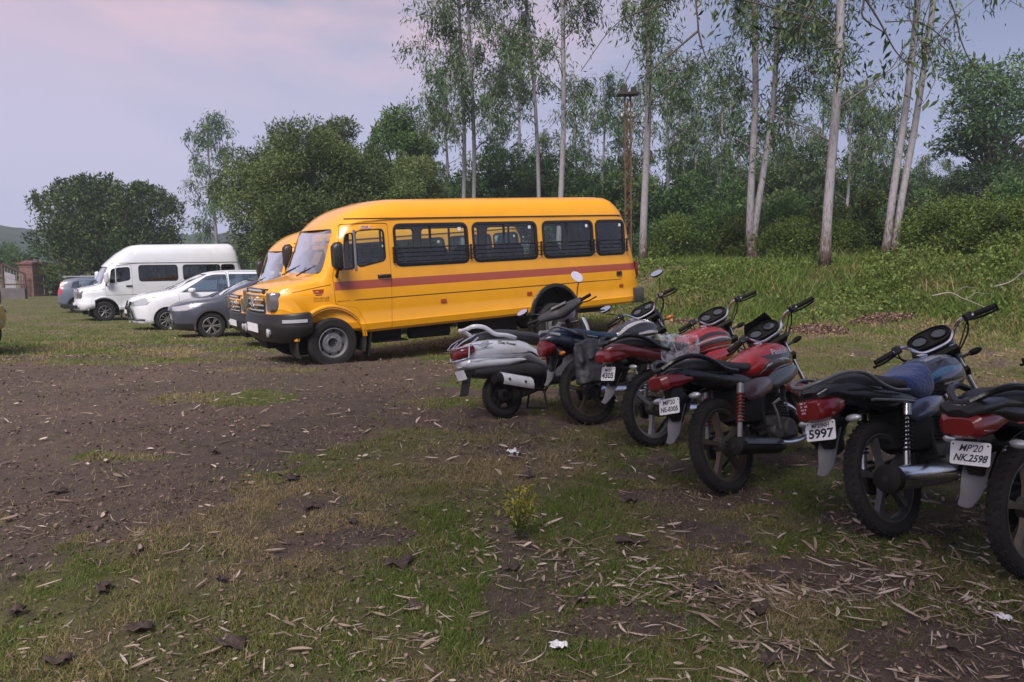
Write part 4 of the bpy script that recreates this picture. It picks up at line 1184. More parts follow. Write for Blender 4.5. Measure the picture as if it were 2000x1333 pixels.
HATP = dict(wb=2.555, H=1.57, belt=1.02, ti=.15, nose=3.40, ar=.375, wr=.33, xs=[3.40, 3.38, 3.33, 3.27, 3.18, 3.0, 2.8, 2.6, 2.45, 2.35, 2.28, 2.15, 2.0, 1.85, 1.7, 1.55, 1.4, 1.2, 1.0, .7, .3, 0, -.3, -.5, -.62, -.68, -.73],
    top=[(3.40, .70), (3.38, .77), (3.33, .82), (3.18, .90), (3.0, .945), (2.6, 1.00), (2.35, 1.05), (2.15, 1.14), (1.85, 1.29), (1.55, 1.42), (1.4, 1.475), (1.2, 1.52), (1.0, 1.545), (.7, 1.565), (.2, 1.565), (-.3, 1.51), (-.5, 1.45), (-.62, 1.35), (-.68, 1.1), (-.73, .9)],
    wx=[-.73, -.6, -.3, 0, 2.3, 2.7, 3.0, 3.2, 3.33, 3.40], ww=[.72, .80, .84, .85, .85, .84, .78, .67, .52, .34], bx=[-.73, -.4, 0, 2.6, 3.0, 3.4], bz=[.40, .30, .26, .24, .20, .24], lx=[-.73, 0, 2.3, 2.8, 3.4], lz=[1.10, 1.06, .98, .90, .72], bux=[-.73, 2.4, 3.1, 3.4], bu=[0, .03, .10, .10],
    wins=[[(2.24, 1.02), (1.98, 1.14), (1.92, 1.02)], [(1.88, 1.02), (1.93, 1.16), (1.50, 1.36), (1.28, 1.43), (.92, 1.45), (.88, 1.04)], [(.82, 1.05), (.86, 1.455), (.20, 1.45), (-.12, 1.36), (-.22, 1.12)]],
    screens=[([(-.64, 1.08), (.64, 1.08), (.50, 1.45), (-.50, 1.45)], 1.38, 2.6), ([(-.5, 1.12), (.5, 1.12), (.44, 1.38), (-.44, 1.38)], -1.0, -.46)], lampy=.28,
    lamps=[('headlight', [(3.42, .70), (3.12, .72), (2.78, .84), (2.76, .89), (3.1, .87), (3.42, .80)], M_LENS), ('tail_lamp', [(-.40, 1.05), (-.8, 1.05), (-.8, .8), (-.50, .82)], M_RED)],
    doors=[[(.90, .30), (1.98, .30), (2.10, .60), (2.16, 1.00), (1.50, 1.42), (1.28, 1.49), (.90, 1.51)], [(.84, .30), (.84, 1.51), (.18, 1.51), (-.14, 1.36), (-.2, 1.08), (.26, .64), (.36, .34)]], grooves=[[(3.30, .86), (3.0, .905), (2.5, .955)]],
    mir=(1.93, 1.07), wip=(2.38, 1.05), gz=[.62, .68], gm=M_BLACK, glass=glass_mat('hatch_glass', (.35, .42, .46), 5.0), rim='six', bull=False, clad=mat('cladding', (.03, .03, .034), .6, dust=.2), hm=None)

# ================================================================== motorcycles
WR = 0.32
AXO = Vector((.95, 0, .90)); AXD = Vector((math.sin(R(26)), 0, -math.cos(R(26)))); AXF = Vector((math.cos(R(26)), 0, math.sin(R(26))))
def S(t, y=0.0, f=0.0):
    """point on the steering axis, t down it, f ahead of it"""
    p = AXO + AXD * t + AXF * f; return (p.x, y, p.z)
def steer(a, o=AXO, d=AXD):
    return Matrix.Translation(o) @ Matrix.Rotation(a, 4, -d) @ Matrix.Translation(-o)

M_PLAST = mat('bike_black', (.006, .006, .008), .26, coat=.15, spec=.35, dust=.04)
M_MATT = mat('matt_black', (.008, .0078, .0078), .6, spec=.25, dust=.12, dustcol=(.09, .075, .06))
M_BSEAT = mat('bike_seat_vinyl', (.010, .0105, .013), .5, bump=.15, bscale=180, dust=.12)
M_ENG = mat('engine_metal', (.075, .072, .07), .5, metal=.6, dust=.5, dustcol=(.07, .055, .045))
M_FLAP = mat('grey_flap', (.10, .10, .12), .5, dust=.35, dustcol=(.16, .13, .11))
M_MIRROR = mat('mirror_glass', (.9, .9, .92), .02, metal=1.0, var=.01)
M_GREYP = mat('grey_rail', (.13, .13, .14), .35, coat=.3)

def bike_wheel(root, name, x, r, w, rim_m, spokes=5, xf=None, disc=False, rin=None):
    rin = rin or r - .078
    t = MB(); h = w / 2; prof = [(rin, -h * .62), (rin + .012, -h * .78)]
    for k in range(9):
        a = math.pi * k / 8; prof.append((r - h * .85 + h * .85 * math.sin(a), -h * math.cos(a)))
    prof += [(rin + .012, h * .78), (rin, h * .62)]
    t.lathe(prof, (x, 0, r), (0, 1, 0), 56)
    n = 44
    for k in range(n):                                   # tread blocks
        a = 2 * math.pi * (k + .5) / n
        for s, da in ((-1, 0), (1, .07), (-.38, .035), (.42, .10)):
            yy = s * h * .56; rr = r - h * .85 * (1 - math.sqrt(max(0, 1 - (yy / h) ** 2))) - .0015
            c = (x + math.cos(a + da) * rr, yy, r + math.sin(a + da) * rr)
            t.box(c, (.009, h * .36, .020), rot=Euler((0, -(a + da), 0)).to_matrix() @ Euler((s * .65, 0, 0)).to_matrix().to_3x3() if False else (Euler((0, -(a + da), 0)).to_matrix()))
    ty = t.build(name, M_TYRE, root, smooth=40, xf=xf)
    m = MB()
    m.lathe([(rin + .006, -h * .66), (rin + .006, -h * .52), (rin - .012, -h * .40), (rin - .014, 0), (rin - .012, h * .40), (rin + .006, h * .52), (rin + .006, h * .66), (rin - .004, h * .66), (rin - .022, h * .36), (rin - .024, 0), (rin - .022, -h * .36), (rin - .004, -h * .66)], (x, 0, r), (0, 1, 0), 48)
    for k in range(spokes):
        a = 2 * math.pi * k / spokes + .35
        p = lambda q, y, o: (x + math.cos(a) * q - math.sin(a) * o, y, r + math.sin(a) * q + math.cos(a) * o)
        R1 = rin - .018
        m.loft([[p(.035, -.022, .022), p(.035, .022, .022), p(.035, .022, -.022), p(.035, -.022, -.022)],
                [p(R1 * .5, -.016, .013), p(R1 * .5, .016, .013), p(R1 * .5, .016, -.013), p(R1 * .5, -.016, -.013)],
                [p(R1, -.018, .022), p(R1, .018, .022), p(R1, .018, -.022), p(R1, -.018, -.022)]])
    m.build('rim', rim_m, ty)
    d = MB(); d.lathe([(.055, -.035), (.062, 0), (.055, .035), (.025, .045), (.025, -.045)], (x, 0, r), (0, 1, 0), 24)
    d.cyl((x, -.12, r), (x, .12, r), .011, 8)
    d.build('hub', M_ENG, ty)
    if disc:
        d = MB(); d.lathe([(.11, .052), (.075, .052), (.075, .056), (.11, .056)], (x, 0, r), (0, 1, 0), 30); d.build('brake_disc', M_STEEL, ty)
    return ty

def strip(path, widths, arch=.35, t=.004):
    """curved sheet along a path in x,z with a cross curve"""
    loops = []
    n = len(path)
    for i, (x, z) in enumerate(path):
        a = Vector(path[max(i - 1, 0)]); b = Vector(path[min(i + 1, n - 1)]); d = (b - a).normalized(); nn = Vector((-d.y, d.x)); w = widths[i]
        L = []
        for s, off in ((1, 0), (-1, t)):
            for k in range(7):
                u = (k / 6 * 2 - 1) * s; sag = arch * w * (u * u)
                L.append((x + nn.x * (-sag - off), u * w, z + nn.y * (-sag - off)))
        loops.append(L)
    return MB().loft(loops)

def indicator(parent, p, s, lens, stalk=M_BLACK, xf=None, back=1):
    k = MB(); x, y, z = p
    k.tube([(x + .01, y - s * .06, z), (x, y, z)], .009, 6)
    st = k.build('indicator', stalk, parent, xf=xf)
    k = MB(); k.ell((x - .012 * back, y + s * .03, z), (.026, .045, .021), 14, 10); k.build('indicator_lens', lens, st)
    return st

def plate(parent, c, w, h, lines, tilt=R(14), shear=0.0, bolts=True):
    """number plate facing backwards; lines: (text, size, dy)"""
    rr = rrect(-w / 2, w / 2, -h / 2, h / 2, .012, 3); M = Matrix.Translation(c) @ Matrix.Rotation(tilt, 4, 'Y')
    T = lambda a, b, d=0: tuple(M @ Vector((-d, -a, b)))
    mb = MB(); n = len(rr)
    mb.add([T(a, b, 0) for a, b in rr] + [T(a, b, .004) for a, b in rr], [tuple(range(n)), tuple(range(2 * n - 1, n - 1, -1))] + [(k, k + n, (k + 1) % n + n, (k + 1) % n) for k in range(n)])
    p = mb.build('number_plate', M_WHITEP, parent)
    tx = MB()
    for body, size, dy in lines:
        vs, fs = text_mesh(body, size, shear, bold=size * (.012 if dy > 0 else .03)); wid = max(v[0] for v in vs) - min(v[0] for v in vs); sc = min(1.15, w * (.60 if dy > 0 else .86) / wid)
        tx.add([T(a * sc, b + dy, .0048) for a, b in vs], fs)
    if lines: tx.build('lettering', M_INK, p, smooth=0)
    if bolts:
        b = MB()
        for sx_ in (-1, 1): b.ell(T(sx_ * w * .435, h * .36, .005), (.003, .004, .004), 8, 6)
        b.build('bolt', M_BLACK, p)
    return p

def spring(p0, p1, r, turns, wire, n=10):
    p0 = Vector(p0); p1 = Vector(p1); d = (p1 - p0); L = d.length; d.normalize(); a = d.orthogonal().normalized(); b = d.cross(a); pts = []
    for i in range(turns * n + 1):
        t = i / (turns * n); th = 2 * math.pi * i / n; pts.append(p0 + d * L * t + a * math.cos(th) * r + b * math.sin(th) * r)
    return MB().tube(pts, wire, 6)

def motorcycle(label, x, y, yaw, lean, st, O):
    z = gz(x, y)
    fx, fy = x + math.cos(yaw) * 1.24, y + math.sin(yaw) * 1.24
    root = thing('motorcycle', label, 'motorbike', (x, y, z + .004), (-lean, -math.atan2(gz(fx, fy) - z, 1.24), yaw), 'motorbikes parked in a slanting row')
    ST = steer(st)
    body_m, tank_m, cowl_m = O['body'], O['tank'], O['cowl']
    # wheels
    bike_wheel(root, 'rear_wheel', 0, WR, .088, O['rim'], O.get('spokes', 5))
    bike_wheel(root, 'front_wheel', 1.245, WR, .074, O['rim'], O.get('spokes', 5), xf=ST)
    # rear mudguard with flap
    path = smooth_poly([(.24, .60), (.12, .665), (-.06, .685), (-.22, .66), (-.34, .60), (-.41, .52)], k=3); strip(path, list(np.linspace(.065, .075, len(path))), .5).build('rear_mudguard', M_PLAST, root)
    path = smooth_poly([(-.34, .63), (-.41, .53), (-.455, .455), (-.515, .41)], k=4); n = len(path)
    strip(path, [.062 - .03 * (i / (n - 1)) ** 1.5 for i in range(n)], .45).build('mud_flap', M_FLAP, root)
    k = MB(); k.prism([(-.30, .60), (-.26, .66), (-.38, .78), (-.44, .76), (-.45, .60), (-.42, .54)], -.035, .035); k.build('plate_bracket', M_PLAST, root, bevel=.006)
    if O['plate']: plate(root, O.get('plate_at', (-.455, 0, .645)), O['pw'], O['ph'], O['plate'], shear=O.get('shear', 0))
    # tail: cowl, lamp, grab rail, indicators
    cz = O.get('cz', 0)
    t = MB(); t.blob([(-.50, .825, .845, .03), (-.46, .80, .875, .08), (-.36, .775, .89, .11), (-.18, .715, .87, .12), (.05, .675, .83, .128), (.25, .64, .79, .125), (.40, .62, .74, .11), (.47, .63, .70, .08)], 22, 2.6)
    cw = t.build('tail_cowl', cowl_m, root)
    L = MB()
    for q in O['lamp']: pass
    L.blob(O['lamp'], 18, O.get('lampp', 3.2)); lp = L.build('tail_lamp', M_RED, root)
    if O.get('lamp_cap'):
        k = MB(); k.blob(O['lamp_cap'], 16, 3); k.build('lamp_surround', O.get('capm', M_PLAST), root)
    if O.get('lamp_sticker'):
        tx = MB(); sc = (O['lamp'][1][2] - O['lamp'][1][1])
        bv = bvh_of(lp)
        for i in range(4):
            vs = []; fs = []
            for j_, w_ in enumerate(((.016, .010), (.012, .018), (.02, .008), (.024,))[i]): x_ = -.026 + j_ * .024; fs.append(tuple(range(len(vs), len(vs) + 4))); vs += [(x_, -.005), (x_ + w_, -.005), (x_ + w_, .004), (x_, .004)]
            q = []
            for a, b in vs:
                h = bv.ray_cast(Vector((-2, -a + .015, .80 - i * .017 + b)), Vector((1, 0, 0))); q.append(((h[0].x if h[0] else -.5) - .002, -a + .015, .80 - i * .017 + b))
            tx.add(q, fs)
        tx.build('lettering', mat('sticker_pale', (.5, .35, .38), .5), lp, smooth=0)
    gm = O.get('grabm', M_GREYP); gs = O.get('grab', 'bar')
    g = MB()
    if gs == 'bar':
        for s in (1, -1):
            g.tube(smooth_poly([(.20, s * .150, .775), (.06, s * .155, .79), (-.06, s * .155, .835), (-.18, s * .15, .905), (-.34, s * .135, .925), (-.47, s * .10, .905), (-.53, s * .04, .885)], k=4), [.013] * 25, 8, flat=.75)
            g.tube([(.22, s * .145, .705), (.02, s * .150, .735), (-.16, s * .145, .76)], [.016, .018, .012], 8, flat=.6)
        g.tube([(-.525, .05, .887), (-.54, 0, .88), (-.525, -.05, .887)], .013, 8)
    elif gs == 'wing':
        for s in (1, -1):
            g.tube(smooth_poly([(.10, s * .135, .80), (-.10, s * .145, .84), (-.26, s * .14, .90), (-.38, s * .11, .935), (-.44, s * .07, .90), (-.34, s * .12, .86)], k=4), [.02] * 9 + [.017] * 12, 8, flat=.5)
        g.tube([(-.435, .07, .905), (-.445, 0, .91), (-.435, -.07, .905)], .014, 8)
    else:
        for s in (1, -1):
            g.tube(smooth_poly([(.16, s * .135, .79), (.0, s * .15, .82), (-.16, s * .15, .90), (-.30, s * .13, .935), (-.42, s * .09, .92), (-.49, s * .03, .88)], k=4), [.017] * 21, 8)
        g.tube([(-.49, .03, .88), (-.50, 0, .875), (-.49, -.03, .88)], .017, 8)
    g.build('grab_rail', gm, root)
    for s in (1, -1): indicator(root, (-.36, s * .115, O.get('indz', .685)), s, O.get('indm', M_LENS))
    # seat
    q = MB(); q.blob([(-.40, .865, .895, .05), (-.34, .84, .915, .10), (-.22, .82, .925, .125), (-.02, .80, .905, .13), (.10, .79, .875, .132), (.22, .775, .855, .13), (.34, .765, .84, .115), (.46, .77, .84, .09), (.54, .79, .85, .06)], 22, 3.0)
    q.build('seat', O['seat'], root, sub=1, smooth=180)
    # tank
    q = MB(); q.blob([(.34, .75, .80, .055), (.37, .73, .85, .095), (.46, .71, .905, .13), (.58, .70, .94, .152), (.70, .695, .958, .165), (.82, .705, .955, .16), (.90, .725, .925, .135), (.955, .76, .885, .09), (.975, .79, .85, .05)], 28, 2.35)
    tk = q.build('fuel_tank', tank_m, root, smooth=180)
    k = MB(); k.lathe([(.032, 0), (.034, .008), (.028, .014), (.002, .015)], (.70, 0, .954), (.05, 0, 1), 20, closed=False); k.build('fuel_cap', M_CHROME, tk)
    bv = bvh_of(tk)
    for nm, mm, polys in O.get('decals', []):
        for s in (-1, 1): decal(polys, bv, nm, mm, tk, s, off=.0015)
    if O.get('tank_text'):
        w_, sz, sh_, mm = O['tank_text']; vs, fs = text_mesh(w_, sz, sh_, bold=.0012)
        decal([([(.70 + a, .875 + b) for a, b in vs], fs)], bv, 'lettering', mm, tk, -1, off=.003)
        decal([([(.70 - a, .875 + b) for a, b in vs], fs)], bv, 'lettering', mm, tk, 1, off=.003)
    # side panels
    for s in (1, -1):
        k = MB(); dz_ = O.get('sidez', 0); k.blob([(.20, .54 + dz_, .69, .012, s * .120), (.24, .51 + dz_, .71, .024, s * .126), (.38, .52 + dz_, .72, .030, s * .130), (.52, .57 + dz_ * .6, .715, .026, s * .128), (.58, .63, .69, .012, s * .118)], 16, 3)
        sp = k.build('side_panel', O.get('side', body_m), root)
        if O.get('side_text'):
            vs, fs = text_mesh(O['side_text'], .03, .2); decal([([(.36 - s * a if s > 0 else .36 + a, .65 + b) for a, b in vs], fs)], sp, 'lettering', mat('sticker_pale', (.5, .35, .38), .5), sp, s)
        if O.get('shroud'):
            k = MB(); k.blob([(.50, .64, .70, .01, s * .135), (.58, .62, .74, .022, s * .145), (.76, .64, .76, .026, s * .150), (.90, .68, .76, .018, s * .135), (.96, .71, .75, .008, s * .12)], 14, 2.6); k.build('tank_shroud', O['shroud'], root)
    # frame, swing arm, shocks
    f = MB(); f.tube([S(-.02), (.80, 0, .80), (.45, 0, .745), (.2, 0, .74)], .022, 8); f.tube([S(.06), (.90, 0, .62), (.84, 0, .36), (.80, 0, .24)], .018, 8)
    for s in (1, -1):
        f.tube([(.5, s * .03, .74), (.3, s * .10, .715), (.0, s * .10, .72), (-.3, s * .08, .77)], .013, 7); f.tube([(.44, s * .05, .72), (.42, s * .09, .5), (.42, s * .09, .30)], .015, 7)
        f.tube([(.42, s * .09, .30), (.62, s * .09, .22), (.80, s * .05, .24)], .013, 7)
    f.cyl(S(-.06), S(.10), .032, 12); f.build('frame', M_MATT, root)
    k = MB(); k.blob([(.14, .46, .70, .085), (.2, .42, .73, .10), (.42, .40, .73, .10), (.50, .46, .70, .08)], 14, 4); k.build('air_box', M_MATT, root)
    a = MB()
    for s in (1, -1): a.tube([(.42, s * .085, .335), (.2, s * .095, .325), (-.05, s * .10, WR)], .019, 8)
    a.build('swing_arm', M_MATT, root)
    for s in (1, -1):
        p1 = (.165, s * .135, .70); p0 = (.03, s * .128, .345); P0, P1 = Vector(p0), Vector(p1)
        k = MB(); k.cyl(P0, P0.lerp(P1, .45), .017, 10); k.cyl(P0.lerp(P1, .4), P1, .012, 10); k.cyl(P0.lerp(P1, .80), P1, .026, 12); sh = k.build('shock_absorber', O.get('shockm', M_STEEL), root)
        spring(P0.lerp(P1, .28), P0.lerp(P1, .84), .026, 9, .0052).build('spring', O.get('springm', M_CHROME), sh)
    k = MB(); k.blob([(-.06, .24, .37, .012, .075), (.0, .225, .385, .016, .075), (.42, .27, .40, .016, .075), (.48, .29, .38, .012, .075)], 12, 4); k.build('chain_case', M_MATT, root)
    # engine: crankcase, covers, finned cylinder, carburettor
    e_ = MB(); e_.blob([(.44, .24, .40, .06), (.50, .20, .44, .085), (.66, .19, .43, .09), (.80, .22, .40, .08), (.86, .26, .36, .05)], 16, 4); eng = e_.build('engine', M_ENG, root)
    for s in (1, -1):
        k = MB(); k.lathe([(.001, .0), (.07, .0), (.085, -s * .012), (.088, -s * .04)], (.70, s * .128, .305), (0, 1, 0), 24, closed=False); k.lathe([(.001, .0), (.05, .0), (.058, -s * .01), (.06, -s * .04)], (.54, s * .118, .32), (0, 1, 0), 20, closed=False); k.build('engine_cover', O.get('engm', M_ENG), eng)
    k = MB()
    for i in range(9):
        zz = .42 + i * .019; xx = .725 + i * .004; k.box((xx, 0, zz), (.135, .15 if i < 7 else .12, .006), rot=(0, R(12), 0))
    k.cyl((.72, 0, .40), (.765, 0, .62), .045, 12); k.build('cylinder_fins', M_ENG, eng)
    k = MB(); k.cyl((.62, 0, .55), (.50, 0, .58), .028, 12); k.box((.585, 0, .53), (.05, .06, .09)); k.ell((.40, 0, .58), (.09, .07, .07)); k.build('carburettor', M_MATT, eng)
    k = MB(); k.tube(smooth_poly([(.60, -.10, .40), (.66, -.13, .52), (.74, -.12, .62)], k=4), .006, 6); k.tube(smooth_poly([(.80, .03, .66), (.74, -.09, .58), (.70, -.12, .44)], k=4), .005, 6); k.build('cable', M_BLACK, eng)
    # exhaust
    ex = MB(); ex.tube(smooth_poly([(.80, -.02, .50), (.90, -.05, .44), (.92, -.09, .32), (.84, -.12, .23), (.62, -.135, .225), (.42, -.140, .26)], k=5), .019, 10); exh = ex.build('exhaust_pipe', O.get('pipem', M_CHROME), root)
    ms, me_ = O.get('muf', ((.46, -.145, .265), (-.22, -.165, .355))); A, B = Vector(ms), Vector(me_)
    k = MB(); k.tube([A, A.lerp(B, .06), A.lerp(B, .12), A.lerp(B, .80), A.lerp(B, .97), B], [a_ * O.get('mr', 1) for a_ in (.024, .034, .046, .056, .056, .050)], 20); mf = k.build('muffler', O.get('mufm', M_CHROME), exh)
    k = MB(); k.tube([A.lerp(B, .93), A.lerp(B, 1.005), B + (B - A).normalized() * .012], [a_ * O.get('mr', 1) for a_ in (.060, .060, .046)], 20); k.build('muffler_cap', M_MATT, mf)
    k = MB(); ax_ = (B - A).normalized(); k.tube([B + ax_ * .008, B + ax_ * .018], [.016, .016], 12); k.build('muffler_outlet', M_DARK, mf)
    if O.get('shield'):
        loops = []
        for t_ in np.linspace(.12, .90, 10):
            c = A.lerp(B, t_); rr = .062; L = []
            for off in (0, .004):
                for q_ in (np.linspace(R(10), R(110), 7) if off == 0 else np.linspace(R(110), R(10), 7)): L.append((c.x, c.y - math.cos(q_) * (rr - off), c.z + math.sin(q_) * (rr - off)))
            loops.append(L)
        MB().loft(loops).build('heat_shield', O['shield'], mf)
    # footrests, kick start, brake pedal, side stand
    for s in (1, -1):
        k = MB(); k.tube([(.46, s * .08, .27), (.46, s * .26, .28)], .011, 6); k.box((.46, s * .235, .285), (.035, .09, .018)); k.build('footrest', M_MATT, root)
        k = MB(); k.tube([(.30, s * .10, .33), (.22, s * .14, .38), (.20, s * .20, .385)], .010, 6); k.box((.20, s * .215, .39), (.028, .08, .016)); k.build('pillion_footrest', M_MATT, root)
    k = MB(); k.tube([(.54, -.13, .34), (.50, -.155, .45), (.47, -.16, .52), (.50, -.20, .545)], [.009, .009, .009, .012], 6); k.build('kick_lever', M_STEEL, root)
    k = MB(); tz = .30 * math.tan(lean) + .0; k.tube([(.42, .10, .25), (.36, .22, .15 + tz * .3), (.33, .30, tz + .012)], .010, 6); k.ell((.33, .305, tz + .008), (.03, .025, .006)); k.build('side_stand', M_MATT, root)
    # ---------------- steered assembly
    for s in (1, -1):
        k = MB(); k.cyl(S(-.07, s * .088, .03), S(.42, s * .088, .03), .0155, 10); fk = k.build('fork', M_CHROME, root, xf=ST)
        k = MB(); k.tube([S(.34, s * .088, .03), S(.36, s * .088, .03), S(.70, s * .088, .03)], [.021, .025, .024], 10); k.build('fork_slider', O.get('forkm', M_MATT), fk)
    k = MB(); k.box(S(-.04, 0, .01), (.075, .22, .03), rot=(0, R(26), 0)); k.box(S(.12, 0, .01), (.07, .22, .03), rot=(0, R(26), 0)); k.build('fork_clamp', M_MATT, root, xf=ST)
    path = [(1.245 + .335 * math.cos(t_), WR + .335 * math.sin(t_)) for t_ in np.linspace(R(-12), R(150), 16)]; strip(path[::-1], [.045] + [.062] * 14 + [.04], .55).build('front_mudguard', O.get('fend', cowl_m), root, xf=ST)
    # headlamp cowl with flyscreen
    c_ = MB(); cx = .985
    c_.blob([(cx + .02, .83, 1.03, .115), (cx + .06, .80, 1.10, .135), (cx + .11, .79, 1.12, .13), (cx + .16, .80, 1.07, .115), (cx + .205, .84, .98, .08), (cx + .22, .87, .94, .05)], 22, 2.8)
    co = c_.build('headlamp_cowl', O.get('visor', M_PLAST), root, xf=ST)
    k = MB(); k.ell((cx + .20, 0, .91), (.035, .085, .075), 18, 12); k.build('headlamp', M_LENS, co)
    lo = []
    for i in range(7 if O.get('screen') else 0):
        t_ = i / 6; hw = O.get('screen', .12) * (1 - .35 * t_ ** 2) + .02; zz = 1.06 + .17 * t_ * O.get('scrh', 1); xx = cx + .10 - .09 * t_
        lo.append([(xx - .05 * (u * u) + o_, u * hw, zz) for o_, us in ((0, np.linspace(-1, 1, 9)), (.005, np.linspace(1, -1, 9))) for u in us])
    if lo: MB().loft(lo).build('flyscreen', O.get('scrm', M_PLAST), co, smooth=60)
    # instrument pod: dished panel with two dials
    ip = MB(); M0 = Matrix.Translation((.965, 0, 1.075)) @ Matrix.Rotation(R(-48), 4, 'Y')
    loops = []
    for rr, hh in ((.35, -.05), (.8, -.045), (1.0, -.01), (1.0, .012), (.93, .016), (.9, .004), (.1, .002)):
        loops.append([tuple(M0 @ Vector((.078 * rr * math.copysign(abs(math.sin(a)) ** .8, math.sin(a)), .135 * rr * math.copysign(abs(math.cos(a)) ** .8, math.cos(a)), hh))) for a in np.linspace(0, 2 * math.pi, 33)[:-1]])
    ip.loft(loops); pod = ip.build('instrument_pod', M_MATT, root, xf=ST)
    for s in (1, -1):
        k = MB(); k.lathe([(.047, .0), (.050, .014), (.044, .018), (.043, .006), (.001, .006)], tuple(M0 @ Vector((0, s * .062, .0))), tuple(M0.to_3x3() @ Vector((0, 0, 1))), 24, closed=False); dl = k.build('dial', O.get('dialm', M_MATT), pod)
        k = MB(); k.lathe([(.042, .0075), (.001, .0075)], tuple(M0 @ Vector((0, s * .062, .0))), tuple(M0.to_3x3() @ Vector((0, 0, 1))), 24, closed=False); k.build('dial_face', mat('dial_grey', (.05, .055, .06), .15, coat=1.0), dl)
    # handlebar, grips, levers
    hb = MB(); hp = [(.76, .36, 1.065), (.785, .25, 1.075), (.825, .19, 1.085), (.885, .145, 1.06), (.905, .09, 1.005), (.905, 0, .995)]
    hp = hp + [(a, -b, c) for a, b, c in hp[-2::-1]]; hb.tube(smooth_poly(hp, k=4), .011, 10); bar = hb.build('handlebar', M_CHROME, root, xf=ST)
    for s in (1, -1):
        k = MB(); k.tube([(.757, s * .375, 1.064), (.760, s * .36, 1.065), (.783, s * .255, 1.075)], [.014, .0175, .0175], 12); k.ell((.756, s * .377, 1.064), (.019, .008, .019), 12, 8); k.build('grip', M_MATT, bar)
        k = MB(); k.box((.795, s * .225, 1.08), (.045, .05, .05), rot=(0, 0, s * R(-16))); k.build('switch_housing', M_BLACK, bar, bevel=.008)
        k = MB(); k.tube(smooth_poly([(.835, s * .215, 1.075), (.855, s * .25, 1.06), (.825, s * .33, 1.045), (.80, s * .395, 1.045)], k=4), [.0075] * 12 + [.009], 6); k.build('lever', O.get('leverm', M_MATT), bar)
        k = MB(); k.tube(smooth_poly([(.845, s * .225, 1.07), (.93, s * .20, 1.00), (.97, s * .08, .90)], k=5), .0055, 6); k.tube(smooth_poly([(.84, s * .21, 1.06), (.955, s * .23, 1.06), (.985, s * .10, .92)], k=5), .0045, 6); k.build('cable', M_BLACK, bar)
        indicator(root, (1.0, s * .165, .885), s, M_MATT if not O.get('indm') else O['indm'], xf=ST, back=-1)
        if O.get('mirrors'):
            k = MB(); (mx_, my, mz) = O['mirrors'][0 if s < 0 else 1]; mp = Vector((mx_, my, mz)); base = Vector((.81, s * .225, 1.09))
            k.tube(smooth_poly([tuple(base), tuple(base.lerp(mp, .45) + Vector((.03, 0, -.01))), tuple(mp + Vector((.02, 0, -.05)))], k=5), .006, 6); sk = k.build('mirror_stalk', M_BLACK, bar)
            rot = Matrix.Translation(mp) @ Euler(O.get('mrot', (0, R(30), 0))).to_matrix().to_4x4()
            def pl(d, sc, rot=rot): return [tuple(rot @ Vector((d, .064 * sc * math.cos(a) * (1 if math.cos(a) * s > 0 else 1.15), .038 * sc * math.sin(a)))) for a in np.linspace(0, 2 * math.pi, 25)[:-1]]
            MB().loft([pl(.03, .35), pl(.022, .8), pl(.004, 1.03), pl(-.004, 1.0)]).build('mirror_shell', M_PLAST, sk, smooth=60)
            MB().loft([pl(-.0035, .94), pl(-.0055, .93)]).build('mirror_glass', M_MIRROR, sk, smooth=30)
    squash_tail(root, -.12, O.get('tailf', .86), ('rear_wheel', 'front_wheel', 'exhaust_pipe', 'muffler'))
    return root, tk

C = lambda n, c, **k: mat(n, c, k.pop('rough', .25), coat=k.pop('coat', .9), dust=k.pop('dust', .10), **k)
M_RTANK = C('tank_red', (.38, .012, .014)); M_DRED = C('maroon_plastic', (.11, .006, .010)); M_BTANK = C('tank_black', (.012, .012, .016)); M_BLUE = C('tank_blue', (.006, .030, .12))
D_BLK = C('stripe_black', (.014, .012, .014)); D_SIL = C('stripe_silver', (.50, .48, .49), metal=.2); D_LB = C('stripe_blue', (.02, .16, .30))

